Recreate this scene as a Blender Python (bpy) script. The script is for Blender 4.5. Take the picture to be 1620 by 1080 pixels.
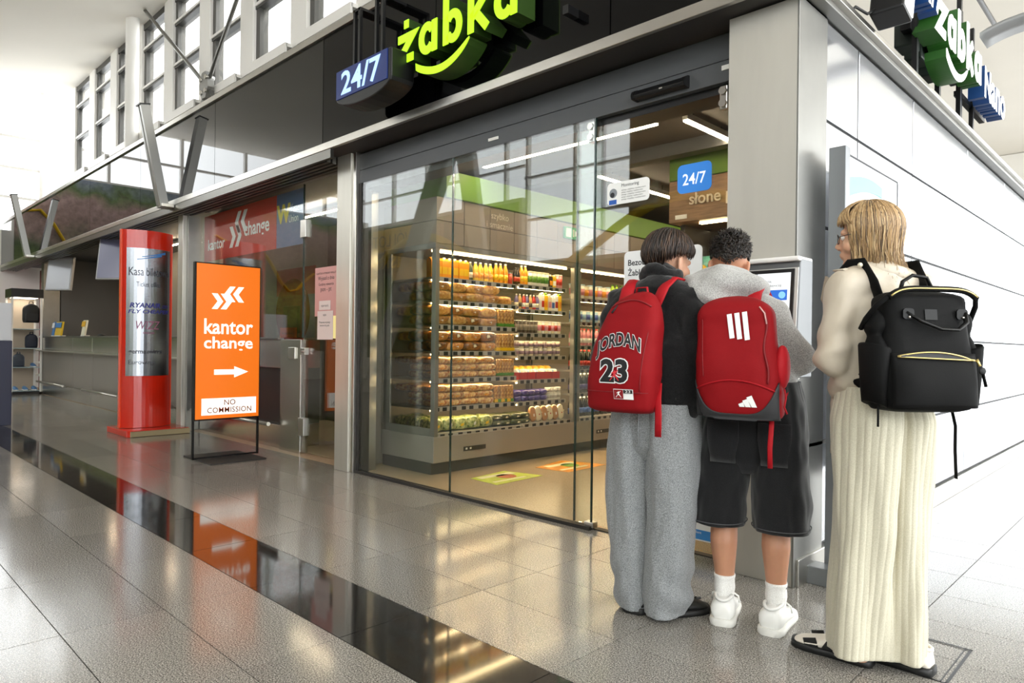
import bpy, bmesh, math, random
from mathutils import Vector, Matrix, noise
random.seed(7)
for o in list(bpy.data.objects): bpy.data.objects.remove(o)
SC = bpy.context.scene
COL = SC.collection
R = math.radians
# ------------------------------------------------------------------ camera
cam_d = bpy.data.cameras.new('camera'); cam = bpy.data.objects.new('camera', cam_d); COL.objects.link(cam)
cam_d.sensor_width = 36; cam_d.lens = 36*1096/1620; cam_d.shift_y = 7/1620; cam_d.clip_end = 300
cam.matrix_world = Matrix.Translation((0, 0, 1.13)) @ Matrix.Rotation(R(44.53), 4, 'Z') @ Matrix.Rotation(R(90), 4, 'X') @ Matrix.Rotation(R(.68), 4, 'Z')
SC.camera = cam
# ------------------------------------------------------------------ world: bright overcast sky outside the glazing
W = bpy.data.worlds.new('overcast_sky'); SC.world = W; W.use_nodes = True
bg = W.node_tree.nodes['Background']; bg.inputs[0].default_value = (.97, .985, 1, 1); bg.inputs[1].default_value = 1.0
SKY_GAIN = 4.2
bg.inputs[1].default_value = SKY_GAIN
# soft sun through the right-hand glazing
sun_d = bpy.data.lights.new('sun', 'SUN'); sun_d.energy = 0.9; sun_d.angle = R(12); sun_d.color = (1, .97, .92)
sun = bpy.data.objects.new('sun', sun_d); COL.objects.link(sun)
sun.rotation_euler = Vector((-.80, -.32, -.50)).to_track_quat('-Z', 'Y').to_euler()
vs = SC.view_settings; vs.view_transform = 'Standard'; vs.look = 'None'; vs.gamma = 1; vs.use_curve_mapping = False
vs.exposure = 0.42
def portal(loc, rot, sx, sy):
    d = bpy.data.lights.new('daylight_portal', 'AREA'); d.shape = 'RECTANGLE'; d.size = sx; d.size_y = sy
    d.cycles.is_portal = True
    o = bpy.data.objects.new('daylight_portal', d); COL.objects.link(o); o.location = loc; o.rotation_euler = rot
portal((7.1, 9.9, 3.6), (0, R(90), 0), 7.2, 32)
portal((2.85, 25.9, 3.6), (R(-90), 0, 0), 8.3, 7.2)
portal((-14.6, -6.1, 5.0), (R(90), 0, 0), 10.8, 3.5)
portal((2.3, -6.1, 5.0), (R(90), 0, 0), 9.8, 3.5)
portal((-19.7, -1.5, 6.1), (0, R(-90), 0), 1.6, 9.0)
portal((-13.5, 4.41, 6.15), (R(-90), 0, 0), 12.5, 2.1)

# ------------------------------------------------------------------ helpers
def lin(h):
    if not isinstance(h, str): return (h[0], h[1], h[2], 1)
    h = h.lstrip('#'); c = [int(h[i:i+2], 16)/255 for i in (0, 2, 4)]
    return tuple((x/12.92 if x <= .04045 else ((x+.055)/1.055)**2.4) for x in c) + (1,)
MATS = {}
def mat(name, col='#888888', rough=.5, metal=0, spec=.5, emit=None, es=0, bump=0, bscale=60, var=0, vscale=8, stretch=None, coat=0, sub=0, aniso=0, sheen=0, detail=3):
    """a principled material; var = tonal variation by noise, bump = fine relief"""
    if name in MATS: return MATS[name]
    m = bpy.data.materials.new(name); m.use_nodes = True; nt = m.node_tree; b = nt.nodes['Principled BSDF']
    b.inputs['Base Color'].default_value = lin(col); b.inputs['Roughness'].default_value = rough
    b.inputs['Metallic'].default_value = metal; b.inputs['Specular IOR Level'].default_value = spec
    if coat: b.inputs['Coat Weight'].default_value = coat; b.inputs['Coat Roughness'].default_value = .08
    if sub: b.inputs['Subsurface Weight'].default_value = sub; b.inputs['Subsurface Scale'].default_value = .01
    if sheen: b.inputs['Sheen Weight'].default_value = sheen
    if emit: b.inputs['Emission Color'].default_value = lin(emit); b.inputs['Emission Strength'].default_value = es
    if var or bump:
        tc = nt.nodes.new('ShaderNodeTexCoord'); mp = nt.nodes.new('ShaderNodeMapping')
        nt.links.new(tc.outputs['Object'], mp.inputs[0])
        if stretch: mp.inputs['Scale'].default_value = stretch
    if var:
        n = nt.nodes.new('ShaderNodeTexNoise'); n.inputs['Scale'].default_value = vscale; n.inputs['Detail'].default_value = detail
        nt.links.new(mp.outputs[0], n.inputs['Vector'])
        rmp = nt.nodes.new('ShaderNodeValToRGB'); c = lin(col)
        rmp.color_ramp.elements[0].position = .3; rmp.color_ramp.elements[1].position = .7
        rmp.color_ramp.elements[0].color = tuple(max(0, x*(1-var)) for x in c[:3])+(1,)
        rmp.color_ramp.elements[1].color = tuple(min(1, x*(1+var)) for x in c[:3])+(1,)
        nt.links.new(n.outputs[0], rmp.inputs[0]); nt.links.new(rmp.outputs[0], b.inputs['Base Color'])
    if bump:
        n = nt.nodes.new('ShaderNodeTexNoise'); n.inputs['Scale'].default_value = bscale; n.inputs['Detail'].default_value = 4
        nt.links.new(mp.outputs[0], n.inputs['Vector'])
        bp = nt.nodes.new('ShaderNodeBump'); bp.inputs['Strength'].default_value = bump; bp.inputs['Distance'].default_value = .01
        nt.links.new(n.outputs[0], bp.inputs['Height']); nt.links.new(bp.outputs[0], b.inputs['Normal'])
    MATS[name] = m; return m
def glass(name, tint=(1, 1, 1), ior=1.5, boost=1.0, rough=0.0, opac=0):
    """thin sheet glass: clear, with a mirror share that grows towards grazing angles"""
    if name in MATS: return MATS[name]
    m = bpy.data.materials.new(name); m.use_nodes = True; nt = m.node_tree
    for n in list(nt.nodes):
        if n.type == 'BSDF_PRINCIPLED': nt.nodes.remove(n)
    out = [n for n in nt.nodes if n.type == 'OUTPUT_MATERIAL'][0]
    t = nt.nodes.new('ShaderNodeBsdfTransparent'); t.inputs[0].default_value = tuple(tint)+(1,)
    g = nt.nodes.new('ShaderNodeBsdfGlossy'); g.inputs['Roughness'].default_value = rough; g.inputs[0].default_value = (1, 1, 1, 1)
    lw = nt.nodes.new('ShaderNodeLayerWeight'); lw.inputs[0].default_value = .5
    pw = nt.nodes.new('ShaderNodeMath'); pw.operation = 'POWER'; pw.inputs[1].default_value = 5
    mx = nt.nodes.new('ShaderNodeMixShader'); f0 = ((ior-1)/(ior+1))**2*boost+opac
    mu = nt.nodes.new('ShaderNodeMath'); mu.operation = 'MULTIPLY_ADD'; mu.inputs[1].default_value = 1-f0; mu.inputs[2].default_value = f0; mu.use_clamp = True
    nt.links.new(lw.outputs['Facing'], pw.inputs[0]); nt.links.new(pw.outputs[0], mu.inputs[0]); nt.links.new(mu.outputs[0], mx.inputs[0])
    nt.links.new(t.outputs[0], mx.inputs[1]); nt.links.new(g.outputs[0], mx.inputs[2]); nt.links.new(mx.outputs[0], out.inputs[0])
    MATS[name] = m; return m

class MB:
    """collects geometry for ONE mesh object"""
    def __init__(s): s.v = []; s.f = []; s.m = []; s.sm = []
    def add(s, vs_, fs, mi=0, smooth=False):
        o = len(s.v); s.v += [tuple(x) for x in vs_]
        for f in fs: s.f.append(tuple(i+o for i in f)); s.m.append(mi); s.sm.append(smooth)
        return s
    def box(s, x0, x1, y0, y1, z0, z1, mi=0):
        v = [(x, y, z) for z in (z0, z1) for y in (y0, y1) for x in (x0, x1)]
        return s.add(v, [(0, 2, 3, 1), (4, 5, 7, 6), (0, 1, 5, 4), (2, 6, 7, 3), (0, 4, 6, 2), (1, 3, 7, 5)], mi)
    def cbox(s, c, d, rz=0, rx=0, ry=0, mi=0):
        m = Matrix.Translation(c) @ Matrix.Rotation(rz, 4, 'Z') @ Matrix.Rotation(ry, 4, 'Y') @ Matrix.Rotation(rx, 4, 'X')
        x, y, z = (k/2 for k in d)
        v = [m @ Vector((a, b, c2)) for c2 in (-z, z) for b in (-y, y) for a in (-x, x)]
        return s.add(v, [(0, 2, 3, 1), (4, 5, 7, 6), (0, 1, 5, 4), (2, 6, 7, 3), (0, 4, 6, 2), (1, 3, 7, 5)], mi)
    def prism(s, poly, o, ux, uy, depth, mi=0):
        """polygon in the (ux,uy) plane at o, extruded by vector depth"""
        o, ux, uy, d = Vector(o), Vector(ux), Vector(uy), Vector(depth); n = len(poly)
        a = [o+ux*p[0]+uy*p[1] for p in poly]; b = [p+d for p in a]
        fs = [tuple(range(n)), tuple(range(2*n-1, n-1, -1))] + [((i+1) % n, i, n+i, n+(i+1) % n) for i in range(n)]
        return s.add(a+b, fs, mi)
    def tube(s, pts, r, n=8, cap=True, mi=0, smooth=True, flat=1.0, up=None):
        pts = [Vector(p) for p in pts]; k = len(pts); rr = r if hasattr(r, '__len__') else [r]*k
        rings = []; ref = Vector(up) if up else None; prev = None
        for i, p in enumerate(pts):
            t = (pts[min(i+1, k-1)]-pts[max(i-1, 0)])
            t = t.normalized() if t.length > 1e-9 else Vector((0, 0, 1))
            if prev is None:
                a = ref if ref else (Vector((0, 0, 1)) if abs(t.z) < .9 else Vector((1, 0, 0)))
                u = (a - t*a.dot(t)).normalized()
            else: u = (prev - t*prev.dot(t)).normalized()
            prev = u; w = t.cross(u)
            rings.append([p + (u*math.cos(2*math.pi*j/n)*flat + w*math.sin(2*math.pi*j/n))*rr[i] for j in range(n)])
        return s.loft(rings, cap, mi, smooth)
    def loft(s, rings, cap=True, mi=0, smooth=True, closed=True):
        n = len(rings[0]); v = [p for r_ in rings for p in r_]; fs = []
        for i in range(len(rings)-1):
            for j in range(n if closed else n-1):
                a = i*n+j; b = i*n+(j+1) % n; fs.append((a, b, b+n, a+n))
        s.add(v, fs, mi, smooth)
        if cap and closed:
            o = len(s.v)-len(v); k = (len(rings)-1)*n
            s.f.append(tuple(o+i for i in range(n-1, -1, -1))); s.m.append(mi); s.sm.append(False)
            s.f.append(tuple(o+k+i for i in range(n))); s.m.append(mi); s.sm.append(False)
        return s
    def lathe(s, prof, c=(0, 0, 0), n=12, mi=0, smooth=True, sx=1, sy=1):
        c = Vector(c)
        return s.loft([[c+Vector((r*sx*math.cos(2*math.pi*j/n), r*sy*math.sin(2*math.pi*j/n), z)) for j in range(n)] for r, z in prof], True, mi, smooth)
    def ball(s, c, r, n=12, k=8, mi=0):
        c = Vector(c); r = Vector(r if hasattr(r, '__len__') else (r, r, r)); rings = []
        for i in range(k+1):
            a = math.pi*(i/k) ; a = max(.02, min(math.pi-.02, a))
            rings.append([c+Vector((r.x*math.sin(a)*math.cos(2*math.pi*j/n), r.y*math.sin(a)*math.sin(2*math.pi*j/n), -r.z*math.cos(a))) for j in range(n)])
        return s.loft(rings, True, mi, True)
    def xf(s, m):
        s.v = [tuple(m @ Vector(p)) for p in s.v]; return s
    def mesh(s, name, mats):
        me = bpy.data.meshes.new(name); me.from_pydata(s.v, [], s.f)
        for m in (mats if isinstance(mats, (list, tuple)) else [mats]): me.materials.append(m)
        me.polygons.foreach_set('material_index', s.m); me.polygons.foreach_set('use_smooth', s.sm)
        bm = bmesh.new(); bm.from_mesh(me); bmesh.ops.recalc_face_normals(bm, faces=bm.faces); bm.to_mesh(me); bm.free()
        me.update(); return me
def tag(o, label=None, cat=None, group=None, kind=None):
    for k, v in (('label', label), ('category', cat), ('group', group), ('kind', kind)):
        if v: o[k] = v
    return o
def thing(name, label, cat, loc=(0, 0, 0), rz=0, group=None):
    o = bpy.data.objects.new(name, None); o.empty_display_size = .1; COL.objects.link(o)
    o.location = loc; o.rotation_euler = (0, 0, rz); return tag(o, label, cat, group)
def wmat(o):
    m = Matrix.Translation(o.location) @ o.rotation_euler.to_matrix().to_4x4()
    return wmat(o.parent) @ m if o.parent else m
def link(name, me, parent=None, world=False, origin=None):
    if world and parent: me.transform(wmat(parent).inverted())
    o = bpy.data.objects.new(name, me); COL.objects.link(o)
    if parent: o.parent = parent
    elif origin is not None:
        me.transform(Matrix.Translation(-Vector(origin))); o.location = origin
    else:
        xs = [v.co for v in me.vertices]
        c = Vector(((min(p.x for p in xs)+max(p.x for p in xs))/2, (min(p.y for p in xs)+max(p.y for p in xs))/2, min(p.z for p in xs)))
        me.transform(Matrix.Translation(-c)); o.location = c
    return o
def obj(name, mb, m, parent=None, world=False, bevel=0, label=None, cat=None, group=None, kind=None, sharp=None, seg=2):
    me = mb.mesh(name, m) if isinstance(mb, MB) else mb
    if sharp: me.set_sharp_from_angle(angle=R(sharp))
    o = link(name, me, parent, world)
    if bevel:
        b = o.modifiers.new('bevel', 'BEVEL'); b.width = bevel; b.segments = seg; b.limit_method = 'ANGLE'; b.angle_limit = R(40)
    return tag(o, label, cat, group, kind)
def struct(name, mb, m, parent=None, bevel=0, label=None):
    return obj(name, mb, m, parent, True, bevel, label, None, None, None if parent else 'structure')
def empty_struct(name, loc=(0, 0, 0)):
    o = bpy.data.objects.new(name, None); o.empty_display_size = .1; COL.objects.link(o); o.location = loc; o['kind'] = 'structure'; return o
def txt_mb(s, o, ux, uy, size=None, width=None, height=None, depth=0.0, bold=0.0, align='CENTER', shear=0, spacing=1.0, mi=0, warp=None):
    """lettering as mesh: origin o is the baseline anchor, ux reading direction, uy up"""
    def gen(bo):
        c = bpy.data.curves.new('t', 'FONT'); c.body = s; c.size = 1; c.extrude = 0; c.offset = bo; c.align_x = 'LEFT'; c.shear = shear; c.space_character = spacing; c.resolution_u = 3
        t = bpy.data.objects.new('t', c); COL.objects.link(t); dg = bpy.context.evaluated_depsgraph_get()
        me = bpy.data.meshes.new_from_object(t.evaluated_get(dg)); bpy.data.objects.remove(t); bpy.data.curves.remove(c)
        r_ = [v.co.copy() for v in me.vertices], [tuple(p.vertices) for p in me.polygons]; bpy.data.meshes.remove(me); return r_
    mb = MB(); vs_, fs = gen(0)
    if not vs_: return mb
    x0 = min(v.x for v in vs_); x1 = max(v.x for v in vs_); y1 = max(v.y for v in vs_); y0 = min(v.y for v in vs_)
    if bold: vs_, fs = gen(bold)
    sx = sy = size or 1
    if width: sx = width/(x1-x0); sy = sx if not size and not height else sy
    if height: sy = height/(y1-y0); sx = sx if width else sy
    ofs = {'CENTER': (x0+x1)/2, 'LEFT': x0, 'RIGHT': x1}[align]
    o, ux, uy = Vector(o), Vector(ux).normalized(), Vector(uy).normalized(); nrm = ux.cross(uy)
    P = [((v.x-ofs)*sx, v.y*sy) for v in vs_]
    if warp: A = [Vector(warp(*p)) for p in P]
    else: A = [o+ux*a+uy*b for a, b in P]
    if depth:
        # extruded letters: front, back and sides from boundary edges
        n = len(A); B = [p+nrm*depth for p in A]; ed = {}
        for f in fs:
            for i in range(len(f)):
                e = (f[i], f[(i+1) % len(f)]); k = tuple(sorted(e)); ed.setdefault(k, []).append(e)
        sides = [(e[0][0], e[0][1], e[0][1]+n, e[0][0]+n) for k, e in ed.items() if len(e) == 1]
        mb.add(A+B, [tuple(reversed(f)) for f in fs], mi+1); mb.f += [tuple(i+n for i in f) for f in fs]; mb.m += [mi]*len(fs); mb.sm += [False]*len(fs)
        mb.f += sides; mb.m += [mi+1]*len(sides); mb.sm += [False]*len(sides)
    else: mb.add(A, fs, mi)
    return mb
def raw_mesh(mb, name, mats):
    me = bpy.data.meshes.new(name); me.from_pydata(mb.v, [], mb.f)
    for m in (mats if isinstance(mats, (list, tuple)) else [mats]): me.materials.append(m)
    me.polygons.foreach_set('material_index', mb.m); me.update(); return me
def text(name, s, o, ux, uy, m, parent, world=True, **k):
    return link(name, raw_mesh(txt_mb(s, o, ux, uy, **k), name, m), parent, world)
XA, YA, ZA = (1, 0, 0), (0, 1, 0), (0, 0, 1)

# ------------------------------------------------------------------ shared materials
def floor_mat(name, c0, c1, c2, rough, warm=0, spec=.6):
    m = bpy.data.materials.new(name); m.use_nodes = True; nt = m.node_tree; b = nt.nodes['Principled BSDF']
    g = nt.nodes.new('ShaderNodeNewGeometry')
    n1 = nt.nodes.new('ShaderNodeTexNoise'); n1.inputs['Scale'].default_value = 185; n1.inputs['Detail'].default_value = 2; n1.inputs['Roughness'].default_value = .7
    n2 = nt.nodes.new('ShaderNodeTexNoise'); n2.inputs['Scale'].default_value = 2.2; n2.inputs['Detail'].default_value = 3
    nt.links.new(g.outputs['Position'], n1.inputs['Vector']); nt.links.new(g.outputs['Position'], n2.inputs['Vector'])
    cr = nt.nodes.new('ShaderNodeValToRGB'); e = cr.color_ramp.elements
    e[0].position = .36; e[0].color = lin(c0); e[1].position = .66; e[1].color = lin(c2)
    k = e.new(.5); k.color = lin(c1)
    nt.links.new(n1.outputs[0], cr.inputs[0])
    oi = nt.nodes.new('ShaderNodeObjectInfo')
    mr = nt.nodes.new('ShaderNodeMapRange'); mr.inputs[3].default_value = .9; mr.inputs[4].default_value = 1.08
    nt.links.new(oi.outputs['Random'], mr.inputs[0])
    mx = nt.nodes.new('ShaderNodeMix'); mx.data_type = 'RGBA'; mx.blend_type = 'MULTIPLY'; mx.inputs['Factor'].default_value = 1
    nt.links.new(cr.outputs[0], mx.inputs['A']); nt.links.new(mr.outputs[0], mx.inputs['B']); nt.links.new(mx.outputs['Result'], b.inputs['Base Color'])
    mr2 = nt.nodes.new('ShaderNodeMapRange'); mr2.inputs[3].default_value = rough*.75; mr2.inputs[4].default_value = rough*1.35
    nt.links.new(n2.outputs[0], mr2.inputs[0]); nt.links.new(mr2.outputs[0], b.inputs['Roughness'])
    b.inputs['Specular IOR Level'].default_value = spec
    MATS[name] = m; return m
M_TILE = floor_mat('polished_granite', '#403e38', '#827e78', '#bfbab1', .125, spec=.52)
M_BLACK = floor_mat('black_granite', '#171615', '#201f1d', '#34312e', .06, spec=.8)
M_GROUT = mat('grout', '#3a3733', .8)
M_SHOPFLOOR = floor_mat('shop_floor', '#99856c', '#b7a186', '#cbb59a', .2, spec=.4)
M_STEEL = mat('brushed_steel', '#c4c1ba', .28, 1, var=.06, vscale=3, stretch=(1, 1, 1), bump=.04, bscale=90)
M_STEELV = mat('brushed_steel_pillar', '#cfccc3', .42, .75, var=.03, vscale=4, stretch=(3, 3, .5))
M_DSTEEL = mat('dull_steel', '#8f8e8a', .4, 1, var=.06, vscale=5)
M_ANTH = mat('anthracite_paint', '#4b4d4f', .45, 0, bump=.03, bscale=200)
M_DARK = mat('dark_soffit', '#2a2725', .6)
M_BLK = mat('black_plastic', '#0c0c0d', .4)
M_GLOSSBLACK = mat('black_mirror_panel', '#050506', .012, 0, spec=.75)
M_WHITE = mat('white_paint', '#e9e6df', .55)
M_CEIL = mat('ceiling_plaster', '#efe9de', .8, var=.02, vscale=.6)
M_COLW = mat('white_column', '#efece6', .45)
M_FRAME = mat('window_frame_dark', '#4f4e4b', .4, .4)
M_GLASS = glass('shop_glass', (.95, .98, .965), 1.5, 1.2)
M_WGLASS = glass('window_glass', (.97, .98, .98), 1.45, 1.0)
M_EDGE = mat('glass_edge', '#20352f', .2, spec=.8)
M_PANEL = mat('side_panel_metal', '#c9cbd0', .17, .85, var=.03, vscale=2)
M_TXTW = mat('white_print', '#f6f6f4', .5)
M_TXTK = mat('dark_print', '#2a2c30', .6)

# ------------------------------------------------------------------ structure: floor with its tiles
TX, TY, X00, Y00 = .755, .3765, -1.578, 1.065
CV = Vector((-math.cos(R(45.47)), math.sin(R(45.47)), 0)); CR = Vector((CV.y, -CV.x, 0))
def seen(x, y, z=0, mx=60):
    d = x*CV.x+y*CV.y
    if d < .25: return None
    u = 810+(x*CR.x+y*CR.y)/d*1096; w = 547-(z-1.13)/d*1096
    return (d, u, w) if -mx < u < 1620+mx and -mx < w < 1080+mx else None
fl = MB(); fl.box(-20, 7.2, -6.3, 26, -.12, -.0035)
floor = struct('floor', fl, M_GROUT)
def in_hall(ix, iy):
    x0 = X00+ix*TX; y0 = Y00+iy*TY
    if y0+TY > 3.41 and x0 < -.9: return False
    return True
tiles = []
rest = MB()
tb = MB(); tb.box(.002, TX-.002, .002, TY-.002, -.018, 0); tme = tb.mesh('tile', M_TILE)
bb = MB(); bb.box(.002, TX-.002, .002, TY-.002, -.018, 0); bme = bb.mesh('tile_black', M_BLACK)
cand = []
for ix in range(-24, 11):
    for iy in range(-19, 66):
        if not in_hall(ix, iy): continue
        x, y = X00+(ix+.5)*TX, Y00+(iy+.5)*TY
        s_ = None
        for ax in (0, .5, 1):
            for ay in (0, .5, 1):
                q = seen(X00+(ix+ax)*TX, Y00+(iy+ay)*TY, 0, 10)
                if q and (s_ is None or q[0] < s_): s_ = q[0]
        cand.append((s_ if s_ is not None else 999, ix, iy))
cand.sort()
for k, (d, ix, iy) in enumerate(cand):
    x0, y0 = X00+ix*TX, Y00+iy*TY
    if k < 300 and d < 900:
        o = bpy.data.objects.new('tile', bme if iy == 1 else tme); COL.objects.link(o); o.parent = floor
        o.location = Vector((x0, y0, 0))-floor.location
    else: rest.box(x0+.002, x0+TX-.002, y0+.002, y0+TY-.002, -.018, 0, 1 if iy == 1 else 0)
# the strip of cut tiles along the shop front
for ix in range(-24, 0):
    x0 = X00+ix*TX; rest.box(x0+.002, x0+TX-.002, Y00+6*TY+.002, 3.44, -.018, 0)
for iy in range(6, 66):
    y0 = Y00+iy*TY; rest.box(-1.36, -.825, y0+.002, y0+TY-.002, -.018, 0)
o = struct('tile_field', rest, [M_TILE, M_BLACK], floor); o['kind'] = 'stuff'
sf = MB(); sf.box(-19.9, -1.36, 3.441, 12, -.118, -.001)
struct('floor_shop', sf, M_SHOPFLOOR)
# steel inlay (maintenance hatch) in the floor by the woman
hx = MB()
for a in ((-.98, -.585, 3.09, 3.10), (-.98, -.585, 2.72, 2.73), (-.98, -.97, 2.72, 3.1), (-.595, -.585, 2.72, 3.1), (-.61, -.606, 2.72, 3.1), (-.98, -.585, 3.078, 3.081)): hx.box(a[0], a[1], a[2], a[3], -.002, .0012)
obj('floor_hatch', hx, mat('hatch_steel', '#3c3c3c', .35, .9), label='square steel-framed hatch set into the floor beside the woman', cat='hatch')

# ------------------------------------------------------------------ structure: ceiling, outer walls and glazing
ce = MB(); prof = [(-6.4, 6.7), (0, 6.7), (2.5, 6.9), (4.75, 7.22), (26.2, 7.22)]
ce.prism([(y, z) for y, z in prof]+[(y, z+.25) for y, z in reversed(prof)], (-20, 0, 0), YA, ZA, (27.4, 0, 0))
ce = MB(); pr_ = [(-6.4, 6.7), (0, 6.7), (2.5, 6.9), (4.62, 7.2)]
for x0_, x1_, pf in ((-20, -6.6, pr_), (-6.6, 7.4, prof)): ce.prism([(y, z) for y, z in pf]+[(y, z+.25) for y, z in reversed(pf)], (x0_, 0, 0), YA, ZA, (x1_-x0_, 0, 0))
struct('ceiling', ce, M_CEIL)
def mural_mat():
    m = bpy.data.materials.new('landscape_mural'); m.use_nodes = True; nt = m.node_tree; b = nt.nodes['Principled BSDF']; b.inputs['Roughness'].default_value = .5
    g = nt.nodes.new('ShaderNodeNewGeometry'); sp = nt.nodes.new('ShaderNodeSeparateXYZ'); nt.links.new(g.outputs['Position'], sp.inputs[0])
    n = nt.nodes.new('ShaderNodeTexNoise'); n.inputs['Scale'].default_value = .9; n.inputs['Detail'].default_value = 8; nt.links.new(g.outputs['Position'], n.inputs['Vector'])
    ad = nt.nodes.new('ShaderNodeMath'); ad.operation = 'MULTIPLY_ADD'; ad.inputs[1].default_value = 2.4; nt.links.new(n.outputs[0], ad.inputs[0]); nt.links.new(sp.outputs['Z'], ad.inputs[2])
    mr = nt.nodes.new('ShaderNodeMapRange'); mr.inputs[1].default_value = 1.0; mr.inputs[2].default_value = 9.0; nt.links.new(ad.outputs[0], mr.inputs[0])
    cr = nt.nodes.new('ShaderNodeValToRGB'); e = cr.color_ramp.elements; cr.color_ramp.interpolation = 'LINEAR'
    e[0].position = 0; e[0].color = lin('#5a5646'); e[1].position = 1; e[1].color = lin('#b4b8d4')
    for p, c in ((.2, '#46602a'), (.32, '#8a9a48'), (.42, '#4c6030'), (.5, '#9a8078'), (.6, '#b89a94'), (.66, '#748a54'), (.74, '#a4aad0'), (.86, '#c4c8e0')):
        k = e.new(p); k.color = lin(c)
    nt.links.new(mr.outputs[0], cr.inputs[0])
    n3 = nt.nodes.new('ShaderNodeTexNoise'); n3.inputs['Scale'].default_value = 9; n3.inputs['Detail'].default_value = 6; nt.links.new(g.outputs['Position'], n3.inputs['Vector'])
    mx = nt.nodes.new('ShaderNodeMix'); mx.data_type = 'RGBA'; mx.blend_type = 'OVERLAY'; mx.inputs['Factor'].default_value = .7
    nt.links.new(cr.outputs[0], mx.inputs['A']); nt.links.new(n3.outputs[0], mx.inputs['B']); nt.links.new(mx.outputs['Result'], b.inputs['Base Color'])
    return m
M_MURAL = mural_mat()
M_YELLOW = mat('mural_yellow', '#e3b919', .5)
# end wall (far left) : white lower wall with a mural, glazing over it
we = MB(); we.box(-20.1, -19.85, -6.4, 4.75, 0, 3.7); we.box(-20.1, -19.85, -6.4, 2.95, 3.7, 5.2)
w_end = struct('wall_end', we, M_WHITE)
mu = MB(); mu.box(-19.85, -19.83, -6.2, 2.9, .9, 5.15); struct('mural', mu, M_MURAL, w_end)
yl = MB()
pts = [(-19.82, -6+i*.28, 3.5+.6*math.sin(i*.42+1)+.25*math.sin(i*1.1)) for i in range(32)]
yl.tube(pts, .15, 6, flat=.2); struct('mural_line', yl, M_YELLOW, w_end)
def glazing(name, axis, pos, a0, a1, z0, z1, cols, rows, m=M_COLW, bar=.07, first=True):
    """a glazed wall in the plane axis=pos, spanning a0..a1 x z0..z1"""
    root = empty_struct(name, (pos, (a0+a1)/2, z0) if axis == 'x' else ((a0+a1)/2, pos, z0))
    def B(mb, u0, u1, z_0, z_1, t):
        if axis == 'x': mb.box(pos-t/2, pos+t/2, u0, u1, z_0, z_1)
        else: mb.box(u0, u1, pos-t/2, pos+t/2, z_0, z_1)
    for c in cols: mb = MB(); B(mb, c-bar/2, c+bar/2, z0, z1, .14); struct('mullion', mb, m, root)
    for r_ in rows: mb = MB(); B(mb, a0, a1, r_-.03, r_+.03, .1); struct('transom', mb, m, root)
    us = sorted(set([a0]+list(cols)+[a1])); zs = sorted(set([z0]+list(rows)+[z1]))
    for i in range(len(us)-1):
        for j in range(len(zs)-1):
            mb = MB(); B(mb, us[i]+.01, us[i+1]-.01, zs[j]+.01, zs[j+1]-.01, .012); struct('pane', mb, M_WGLASS, root)
    return root
glazing('window_1', 'x', -19.95, 2.95, 4.7, 3.7, 7.2, (3.92, 4.66), (4.5, 5.2, 5.93))
glazing('window_2', 'x', -19.95, -6.3, 2.95, 5.2, 7.0, (-4.5, -2.7, -.9, .9, 2.9), (5.93,))
# opposite wall (behind the photographer): mural below, glazing above; solid stretch added to darken door reflections
wo = MB(); wo.box(-20, -12.5, -6.45, -6.2, 0, 5.0); wo.box(-12.5, -9.2, -6.45, -6.2, 0, 3.3); wo.box(-9.2, -2.6, -6.45, -6.2, 0, 6.75); wo.box(-2.6, 7.2, -6.45, -6.2, 0, 3.3)
w_opp = struct('wall_opposite', wo, M_WHITE)
mu = MB(); mu.box(-19.5, -12.6, -6.2, -6.18, .7, 4.9); mu.box(-12.6, -9.2, -6.2, -6.18, .7, 3.2); mu.box(-2.6, 5, -6.2, -6.18, .7, 3.2); struct('mural', mu, M_MURAL, w_opp)
for n_, (x0, x1, z0, z1, c) in enumerate(((-19.2, -16.6, 4.1, 4.8, '#e8b80e'), (-19.2, -16.6, 3.4, 4.05, '#1d1c18'), (-15.6, -13.4, 2.9, 4.7, '#1f3a63'), (-10.5, -7.5, 1.6, 3.1, '#9a4a2a'))):
    mb = MB(); mb.box(x0, x1, -6.18, -6.16, z0, z1); struct('wall_banner', mb, mat('banner_%d' % n_, c, .5), w_opp)
text('banner_lettering', 'TWÓJ LOT', (-17.9, -6.155, 4.25), (-1, 0, 0), ZA, mat('banner_black', '#141412', .5), w_opp, width=2.6)
text('banner_lettering', 'slask.', (-17.9, -6.155, 3.55), (-1, 0, 0), ZA, M_YELLOW, w_opp, width=1.9)
yl = MB(); yl.tube([(-19+i*.5, -6.15, 3.6+.8*math.sin(i*.35)) for i in range(26)], .12, 6, flat=1); struct('mural_line', yl, M_YELLOW, w_opp)
glazing('window_3', 'y', -6.33, -20, -12.5, 5.0, 6.7, [-20+1.7*i for i in range(1, 5)], (5.85,))
glazing('window_30', 'y', -6.33, -12.5, -9.2, 3.3, 6.7, [-12.4, -10.8], (4.4, 5.5))
glazing('window_31', 'y', -6.33, -2.6, 7.2, 3.3, 6.7, [-2.5+1.7*i for i in range(0, 6)], (4.4, 5.5))
mb = MB(); mb.box(-9.15, -2.65, -6.2, -6.17, .7, 6.6); struct('reflection_darkener', mb, mat('darkener_brown', '#5c4a3d', .6, var=.2, vscale=3), w_opp)  # unseen dark facing, added so the shop door reflects no bright window
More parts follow.
